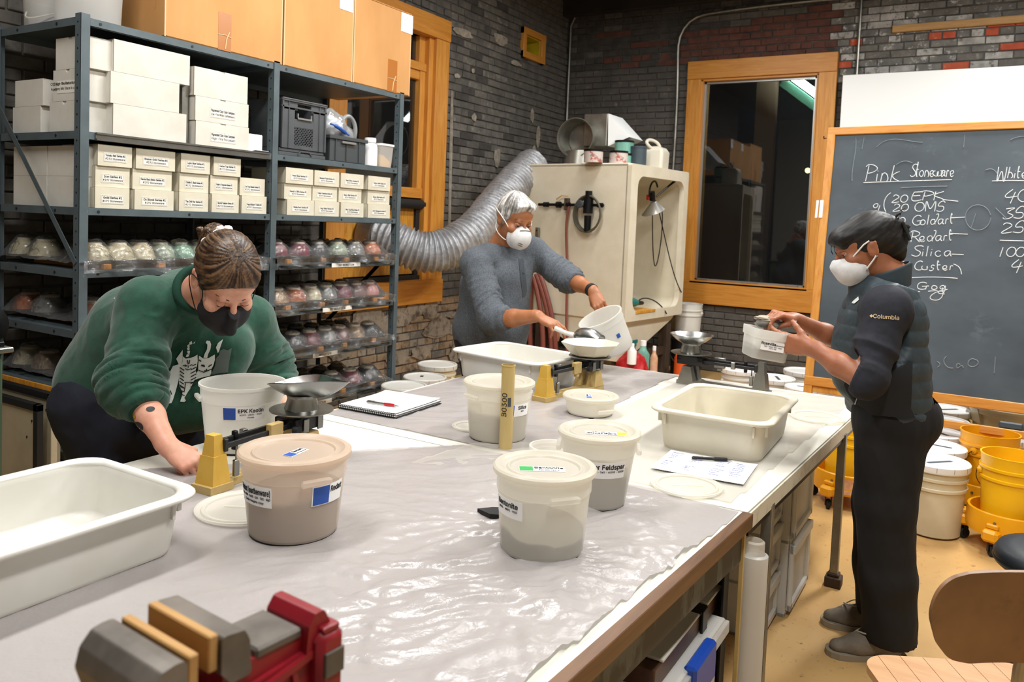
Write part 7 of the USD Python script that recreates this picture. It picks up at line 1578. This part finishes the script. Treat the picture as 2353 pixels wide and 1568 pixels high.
for s_ in (-1, 1):
    part(mk, 'strap', tube(smoothpath([X(s_ * .056, .058, -.030), X(s_ * .078, .030, .005), X(s_ * .087, -.006, .022), X(s_ * .074, -.075, .030), X(0, -.128, .030)], 30), .0028, 6), 'elastic')
    part(mk, 'strap', tube(smoothpath([X(s_ * .058, .056, -.085), X(s_ * .068, .01, -.080), X(s_ * .066, -.04, -.065), X(0, -.105, -.055)], 30), .0028, 6), 'elastic')
d_ = nrm(wrL - elL); c = wrL - d_ * .012
part(pm_, 'wristband', loft([np.array([c + d_ * o + rot(nrm(np.cross(d_, [0, 0, 1])), d_, a) * r for a in np.linspace(0, 360, 28, endpoint=False)]) for o, r in ((-.012, .034), (-.012, .041), (.012, .040), (.012, .033))], False, False), 'rubber', smooth=40)
# the white drum he tips and the steel scoop
bc = np.array([-1.836, 4.16, 0.935]); ba = nrm((-.30, -.38, .87)); bu = nrm(np.cross(ba, [0, 1, .2])); bw = np.cross(ba, bu)
t = thing('powder_drum', 'white drum with a blue square held tilted by the man over the balance', 'bucket', tuple(bc)); Bk = lambda m: basis(m, (0, 0, 0), bu, bw, ba)
R = .125; part(t, 'body', Bk(lathe([(0, -.105), (R * .86, -.105), (R * .89, -.098), (R * .97, .06), (R, .065), (R, .10), (R + .006, .103), (R + .006, .110), (R - .004, .110), (R - .006, .10), (R * .94, .06), (R * .86, -.095), (0, -.098)], 52)), 'poly', smooth=35)
part(t, 'powder', Bk(xf(lathe([(0, 0), (R * .86, 0), (R * .8, .03), (R * .3, .05), (0, .05)], 30), (0, 0, -.094))), 'powder_white', smooth=40)
vdir = nrm(CAM_AT - bc); loc = np.array([vdir @ bu, vdir @ bw]); ang = math.atan2(loc[1], loc[0])
part(t, 'blue_square', Bk(bend(sheet(.022, .024, .0008), R * .95 + .002, ang + .42).apply_translation((0, 0, .0))), 'tag_blue')
s0 = np.array([-1.948, 3.86, 0.939]); s1 = np.array([-1.694, 3.84, 0.927]); sd = nrm(s1 - s0); sy = nrm(np.cross(sd, [0, 0, 1])); sz = np.cross(sy, sd)
t = thing('scoop', 'steel powder scoop with white-dusted handle in the man\'s right hand', 'scoop', tuple(s0)); Sc = lambda m: basis(m, (0, 0, 0), sd, -sy, sz)
a_ = np.linspace(math.radians(-20), math.radians(200), 22); xs = np.linspace(.055, .22, 9)
bowl_ = np.array([(x, .046 * f_ * math.cos(q), -.004 - .05 * f_ * math.sin(q) * (1 if x < .17 else 1 - (x - .17) / .12) + .03) for x, f_ in zip(xs, (.3, .72, .92, 1, 1, 1, .98, .95, .9)) for q in a_])
part(t, 'bowl', Sc(tm(bowl_ * np.array([1, 1, -1]) + np.array([0, 0, .04]), grid_faces(9, 22))), 'pan_steel', smooth=60); part(t, 'handle', Sc(tube([(-.07, 0, .03), (.0, 0, .015), (.07, 0, .01)], [.014, .012, .015], 12)), 'tub_white')

# ================= the standing woman in the dark vest
pw_ = person('standing woman in dark vest, navy top and white mask filling a tub with a scoop')
bf = nrm((-.92, -.39, 0)); br = nrm(np.cross(bf, UP))
neck, headc = np.array([-0.319, 3.247, 1.406]), np.array([-0.404, 3.206, 1.502])
hf = nrm(bf * .93 + np.array([0, 0, -.36])); hu = nrm(bf * .36 + np.array([0, 0, .93]))
shL, elL, wrL = np.array([-0.301, 3.084, 1.291]), np.array([-0.341, 2.976, 1.048]), np.array([-0.53, 3.013, 1.137])
shR, elR, wrR = np.array([-0.361, 3.404, 1.282]), np.array([-0.438, 3.412, 1.101]), np.array([-0.634, 3.207, 1.214])
hip, waist, chest = np.array([-0.28, 3.266, 0.883]), np.array([-0.315, 3.249, 1.053]), np.array([-0.329, 3.242, 1.239])
F = Field((-.90, 2.82, .78), (-.02, 3.62, 1.72), .0045)
F.cone(waist, chest, .10, .10, .04).cone(chest, neck, .085, .055, .04).cone(chest, shL, .07, .05, .03).cone(chest, shR, .07, .05, .03)
F.chain([shL, elL, elL * .5 + wrL * .5, wrL], [.048, .042, .040, .027], .02).chain([shR, elR, elR * .5 + wrR * .5, wrR], [.048, .042, .038, .026], .02)
X, rt, fw, up, A = head(F, headc, hf, hu, 1.0, neck=neck)
hdL = nrm(np.array([-0.615, 3.028, 1.141]) - wrL); hand(F, wrL + hdL * .012, hdL, (-.30, .95, .05), False, [(14, 26, 16), (22, 32, 18), (30, 36, 20), (36, 40, 20)], [(.015, .022, .006), (.036, .046, .010), (.058, .066, .014), (.076, .082, .020)], .98, 9)
hdR = nrm(np.array([-0.683, 3.128, 1.236]) - wrR); hand(F, wrR + hdR * .012, hdR, (-.05, .25, -.95), True, [(30, 45, 20), (38, 50, 24), (46, 52, 26), (54, 54, 28)], [(.018, .022, .010), (.048, .034, .026), (.078, .026, .042), (.100, .012, .050)], .95, 3)
part(pw_, 'body', F.mesh(5), 'skin_tan', smooth=True)
face_bits(pw_, X, rt, fw, up, 1.0, -.1, 'hair_black', 'skin_tan')
part(pw_, 'earring', trimesh.creation.icosphere(1, .004).apply_translation(X(-.084, -.012, -.034)), 'steel')
# navy top: sleeves
G_ = Field((-.75, 2.80, .82), (-.02, 3.60, 1.46), .0055); cuL = elL * .93 + wrL * .07; cuR = elR * .9 + wrR * .1
G_.cone(chest, shL, .12, .078, .04).cone(chest, shR, .12, .078, .04).chain([shL, elL, cuL], [.080, .059, .054], .03).chain([shR, elR, cuR], [.078, .064, .056], .03).cone(waist, chest, .13, .13, .05)
d_ = nrm(wrL - elL); G_.cut(cuL + d_ * .012, d_, (cuL + d_ * .055, .08)); d2 = nrm(wrR - elR); G_.cut(cuR + d2 * .012, d2, (cuR + d2 * .055, .08))
m = G_.mesh(3); m = folds(m, shL * .6 + elL * .4, cuL, .12, .009, 15, 3, 3); m = drape(m, .003, (10, 10, 8), 4)
sl = part(pw_, 'navy_top', m, 'navy_knit', 'navy long-sleeved top pushed to the elbows', smooth=True)
vs_ = part(pw_, 'vest', None, None) if False else None
V2 = Field((-.62, 2.88, .80), (.06, 3.60, 1.50), .0055)
h_ = np.array([-0.294, 3.259, 0.923])
V2.cone(h_ + br * .07, waist + br * .075, .125, .118, .05).cone(h_ - br * .07, waist - br * .075, .125, .118, .05).cone(waist + br * .07, chest + br * .065, .118, .125, .05).cone(waist - br * .07, chest - br * .065, .118, .125, .05)
V2.cone(np.array([-0.384, 3.216, 1.146]), np.array([-0.379, 3.219, 1.049]), .115, .115, .05).cone(chest, neck, .14, .075, .05).cone(chest + UP, shL * .55 + neck * .45, .1, .06, .04) if False else V2.cone(np.array([-0.377, 3.219, 1.147]), np.array([-0.372, 3.222, 1.049]), .115, .12, .05).cone(chest, neck - bf * -.0, .13, .078, .05)
V2.cone(shL * .72 + neck * .28, neck, .068, .07, .04).cone(shR * .72 + neck * .28, neck, .068, .07, .04)
V2.cone(np.array([-0.269, 3.271, 1.409]), np.array([-0.388, 3.214, 1.345]), .062, .058, .03)
V2.cut(np.array([-0.334, 3.24, 1.38]), nrm(np.array([0, 0, 1]) - bf * .30)); V2.cut((h_[0], h_[1], 0.878), (0, 0, -1))
for s_, S2 in ((-1, shL), (1, shR)): V2.carve(S2 + br * s_ * .055 - np.array([0, 0, .07]), np.array([.085, .065, .125]), np.array([bf, br, UP]), .02)
m = V2.mesh(3)
zq = (m.vertices[:, 2] - .84) / .056; m.vertices = m.vertices + m.vertex_normals * (.0036 * np.abs(np.sin(np.pi * zq + 1.5 * fbm(m.vertices * 5, 2))) ** .6)[:, None]; m = drape(m, .004, (14, 14, 10), 6)
vt = part(pw_, 'vest', m, 'vest_shell', 'dark teal quilted zip vest', smooth=True)
cl_ = np.array([np.array([-0.328, 3.243, 1.393]) + (-bf * math.cos(a) * .088 + br * math.sin(a) * .072) + np.array([0, 0, -.036 * -math.cos(a) * 1.0 - .0]) for a in np.linspace(-2.6, 2.6, 40)])
part(vt, 'collar', loft([np.vstack([cl_ + UP_ for UP_ in [np.array([0, 0, z_])]]) for z_ in (-.045, -.01, .022, .030)] + [(cl_ - np.array([-0.328, 3.243, 1.393])) * .90 + np.array([-0.328, 3.243, 1.393]) + np.array([0, 0, z_]) for z_ in (.026, -.04)], False, False) if False else tm(np.vstack([cl_ + np.array([0, 0, -.05]), cl_ * 1.0 + np.array([0, 0, .026]), (cl_ - headc) * .93 + headc + np.array([0, 0, .026]), (cl_ - headc) * .93 + headc + np.array([0, 0, -.05])])[np.arange(160).reshape(4, 40).T.ravel()], grid_faces(40, 4)), 'vest_shell', smooth=40)
vd = nrm(np.array([-0.284, 3.042, 1.009]) - CAM_AT); e1 = nrm(np.cross(vd, UP)); e2 = np.cross(e1, vd)
def wpx(pts, o, s): return [((x - o[0]) * s, (o[1] - y) * s) for x, y in pts]
px = 3.06 / 1838
part(vt, 'side_panel', decal(V2, wpx([(1982, 895), (2082, 830), (2085, 930), (2095, 948), (1985, 955), (1975, 930)], (2035, 900), px), [-0.284, 3.042, 1.009], e1, e2, .014), 'vest_side', 'plain black side panel of the vest', smooth=False)
part(vt, 'pocket', decal(V2, wpx([(1957, 885), (1968, 890), (1972, 915), (1980, 935), (1976, 938), (1958, 910), (1952, 895)], (2035, 900), px), [-0.284, 3.042, 1.009], e1, e2, .016), 'black_cloth', smooth=False)
part(vt, 'zip', decal(V2, list(shapely.LineString(wpx([(1970, 888), (1974, 905), (1981, 918), (1976, 935)], (2035, 900), px)).buffer(.0018).exterior.coords), [-0.284, 3.042, 1.009], e1, e2, .017), 'steel', smooth=False)
part(vt, 'logo', decal(V2, wpx([(1958, 712), (1969, 702), (1971, 710), (1962, 718), (1956, 716)], (2035, 900), px), [-0.284, 3.042, 1.009], e1, e2, .017), 'print_white', smooth=False)
lo_ = np.array([-0.291, 2.972, 1.269]); vd = nrm(lo_ - CAM_AT); e1 = nrm(np.cross(vd, UP)); e2 = np.cross(e1, vd); e1r = rot(e1, vd, -3)
tx = text('Columbia', .0135, bold=True); P0 = lo_ + np.outer(tx.vertices[:, 0], e1) + np.outer(tx.vertices[:, 1], e2) - vd * .08
part(sl, 'sleeve_lettering', tm(on_surface(G_, P0, vd) - vd * (.0035 + tx.vertices[:, 2:3]), tx.faces), 'lettering_gold', smooth=False)
part(sl, 'sleeve_emblem', decal(G_, [(-.052, .006), (-.046, .012), (-.040, .006), (-.046, 0)], lo_, e1, e2, .0045), 'lettering_gold', smooth=False)
# trousers and shoes
P_ = Field((-.62, 2.92, .06), (.10, 3.62, .96), .008)
P_.cone(np.array([-0.273, 3.203, 0.904]), np.array([-0.283, 3.331, 0.879]), .135, .135, .05).cone(np.array([-0.209, 3.233, 0.885]), np.array([-0.218, 3.362, 0.858]), .092, .092, .06)
P_.chain([np.array([-0.271, 3.187, 0.852]), np.array([-0.271, 3.176, 0.572]), np.array([-0.251, 3.18, 0.3]), np.array([-0.226, 3.192, 0.049])], [.122, .098, .092, .090], .03)
P_.chain([np.array([-0.284, 3.347, 0.817]), np.array([-0.302, 3.36, 0.512]), np.array([-0.296, 3.369, 0.27]), np.array([-0.275, 3.379, 0.046])], [.120, .096, .088, .084], .03)
P_.cut((0, 0, .075), (0, 0, -1))
m = P_.mesh(3); m = drape(m, .006, (9, 9, 3), 3)
part(pw_, 'trousers', m, 'black_cloth', 'loose black trousers', smooth=True)
def shoe(heel, toe, name_label=None):
    heel, toe = np.array([*heel, 0.]), np.array([*toe, 0.]); d = nrm(toe - heel); s = np.cross(UP, d); L = np.linalg.norm(toe - heel)
    prof = [(0, .030), (.03, .036), (.10, .036), (.16, .038), (.21, .045), (.25, .042), (.275, .028), (.285, .010)]
    out = [(x * L / .285, w) for x, w in prof] + [(x * L / .285, -w) for x, w in prof[::-1]]
    pg = Polygon(out).buffer(.008).buffer(-.002); B_ = lambda m: basis(m, heel, d, s, UP)
    t_ = part(pw_, 'shoe', B_(prism(Polygon(out).buffer(.004), .022)), 'shoe_sole', smooth=40)
    Fs = Field((-.02, -.06, .015), (L + .02, .06, .13), .004)
    Fs.cone((.045, 0, .055), (.06, 0, .085), .034, .030, .02).cone((.06, 0, .05), (L * .62, 0, .045), .036, .038, .03).cone((L * .62, 0, .040), (L * .86, 0, .034), .040, .030, .03, flat=((0, 0, 1), .8)).cone((.10, 0, .08), (L * .55, 0, .062), .024, .020, .03); Fs.cut((0, 0, .020), (0, 0, -1)); Fs.carve((.055, 0, .125), (.05, .026, .03), None, .006)
    part(t_, 'upper', B_(Fs.mesh(3)), 'shoe_canvas', smooth=True)
    lc = [tube([(x, -.024, .083 - (x - .10) * .22), (x + .012, 0, .092 - (x - .10) * .20), (x + .004, .024, .083 - (x - .10) * .22)], .0036, 6) for x in np.linspace(.105, .165, 5)]
    lc += [tube(smoothpath([(.115, -.01, .098), (.13, -.04, .095), (.16, -.05, .07), (.175, -.046, .06)], 12), .0026, 6), tube(smoothpath([(.115, .01, .098), (.14, .03, .10), (.17, -.02, .085), (.15, -.045, .066)], 14), .0026, 6)]
    part(t_, 'laces', B_(cat(lc)), 'shoe_lace', kind='stuff')
shoe((-.178, 3.215), (-.428, 3.095)); shoe((-.245, 3.395), (-.487, 3.335))
# hair, clip, mask
H_ = Field(headc - .21, headc + .22, .004)
H_.ell(X(0, -.030, .036), np.array([.084, .110, .094]), A, .02).ell(X(0, .062, .062), np.array([.064, .040, .036]), A, .03).ell(X(0, .082, .048), np.array([.056, .026, .026]), A, .03).ell(X(0, -.10, -.03), np.array([.056, .040, .060]), A, .03).cone(X(0, -.128, .045), X(0, -.132, -.01), .030, .026, .02)
for s_ in (-1, 1): H_.carve(X(s_ * .088, .025, -.078), np.array([.05, .064, .066]), A, .010); H_.carve(X(s_ * .088, -.006, -.004), np.array([.02, .022, .034]), A, .004)
H_.cut(X(0, .088, .028), fw * .75 - up * .68); H_.cut(X(0, -.03, -.085), -up)
m = H_.mesh(2); N = fbm((m.vertices - headc) @ A.T * np.array([30, 8, 26]) + 3, 3); m.vertices = m.vertices + m.vertex_normals * (.007 * (N - .5))[:, None]
q = (m.vertices - headc) @ A.T; val = fbm(np.c_[q[:, 0] * 40, q[:, 1] * 7, q[:, 2] * 75 + q[:, 1] * 25], 3); m.vertices = m.vertices + m.vertex_normals * (.004 * (val - .5))[:, None]
hr = hairpart(pw_, 'hair', m, val, 'hair_dark', 'black hair clipped up at the back')
part(hr, 'wisp', cat([tube(smoothpath([X(.02 * s_, .092, .050), X(.024 * s_, .106, .030), X(.03 * s_, .104, .012 - .006 * k)], 12), .0010, 4) for s_ in (-1, 1) for k in range(2)] + [tube(smoothpath([X(0, -.125, .06), X(-.01 * k, -.155, .085), X(0, -.18 + .012 * k, .095 - .01 * k)], 10), .0026, 5) for k in range(3)]), 'hair_black', kind='stuff')
part(pw_, 'hair_clip', cat(tube([X(0, -.155, .035), X(0, -.158, .005)], .013, 12), tube([X(-.03, -.148, .05), X(-.035, -.15, -.02)], .006, 8), tube([X(.0, -.165, .03), X(0, -.172, .02)], .009, 10)), 'rubber')
K_ = Field(headc - .20, headc + .24, .004)
K_.ell(X(0, .062, -.062), np.array([.070, .066, .064]), A, .02).cone(X(0, .105, -.012), X(0, .118, -.035), .010, .016, .03); K_.cut(X(0, .08, -.012), up - fw * .04); K_.cut(X(0, .020, -.06), -fw)
for s_ in (-1, 1): K_.carve(X(s_ * .078, .030, -.022), np.array([.030, .030, .036]), A, .006)
mk = part(pw_, 'mask', K_.mesh(3), 'mask_white', 'white cup-shaped cloth mask', smooth=True)
for s_ in (-1, 1):
    part(mk, 'ear_loop', tube([X(s_ * .060, .060, -.012), X(s_ * .079, .018, .020), X(s_ * .083, -.004, .028)], .0030, 6), 'elastic'); part(mk, 'ear_loop', tube([X(s_ * .070, .030, -.066), X(s_ * .080, .002, -.042), X(s_ * .083, -.010, -.030)], .0030, 6), 'elastic')
# square tub and scoop in her hands
o_ = np.array([-0.702, 3.053, 1.128]); e1 = nrm(np.array([-0.643, 3.07, 1.151]) - np.array([-0.759, 2.992, 1.171])); e3 = np.array([0, 0, 1.]); e3 = nrm(e3 - e1 * (e3 @ e1)); e2 = np.cross(e3, e1)
t = thing('powder_tub', 'square white tub labelled Roseville held by the standing woman', 'tub', tuple(o_)); Q_ = lambda m: basis(m, (0, 0, 0), e1, e2, e3)
rr = lambda w, z, r: np.c_[rrect(-w, -w, w, w, r), np.full(28, z)]
part(t, 'wall', Q_(loft([rr(.062, -.055, .018), rr(.066, -.05, .02), rr(.071, .022, .022), rr(.075, .026, .022), rr(.077, .056, .022), rr(.074, .056, .02), rr(.068, .02, .02), rr(.060, -.05, .018)])), 'poly', smooth=35)
rp = rrect(-.062, -.062, .062, .062, .018); part(t, 'powder', Q_(loft([np.c_[rp, np.full(28, -.05)], np.c_[rp * 1.03, -.012 + .16 * (-rp[:, 0]) * .25 + .01 * np.sin(rp[:, 0] * 60)]])), 'powder_grey')
lb = part(t, 'label_paper', Q_(basis(sheet(.088, .034), (-.002, -.0712, .0), (1, 0, 0), (0, .06, 1), (0, -1, .06))), 'paper_white')
part(lb, 'lettering', Q_(cat([basis(text(s, h, bold=h > .006), (x, -.0722, z), (1, 0, 0), (0, .06, 1), (0, -1, .06)) for s, h, x, z in (('Roseville', .0095, -.018, .004), ('(stoneware)', .0045, .026, .004), ('SiO2 - Al2O3 - K2O - Na2O', .0035, 0, -.004), ('Laguna Clay', .0035, 0, -.010))])), 'ink')
s0 = np.array([-0.706, 3.106, 1.209])
t = thing('hand_scoop', 'steel scoop heaped with pale powder in the standing woman\'s right hand', 'scoop', tuple(s0)); Q_ = lambda m: basis(m, (0, 0, 0), e1, e2, nrm(e3 + e1 * .15))
part(t, 'bowl', Q_(tm(np.array([(x, .036 * f_ * math.cos(q), -.034 * f_ * math.sin(q)) for x, f_ in zip(np.linspace(-.055, .045, 8), (.5, .85, .98, 1, 1, .95, .8, .4)) for q in np.linspace(0, math.pi, 18)]), grid_faces(8, 18))), 'pan_steel', smooth=60)
part(t, 'powder', Q_(tm(blob * np.array([.050, .031, .014]) + np.array([-.008, 0, .003]), grid_faces(40, 22, True))), 'powder_buff', smooth=True); part(t, 'handle', Q_(tube([(.04, 0, -.005), (.075, 0, .008), (.10, 0, .012)], .008, 10)), 'steel')
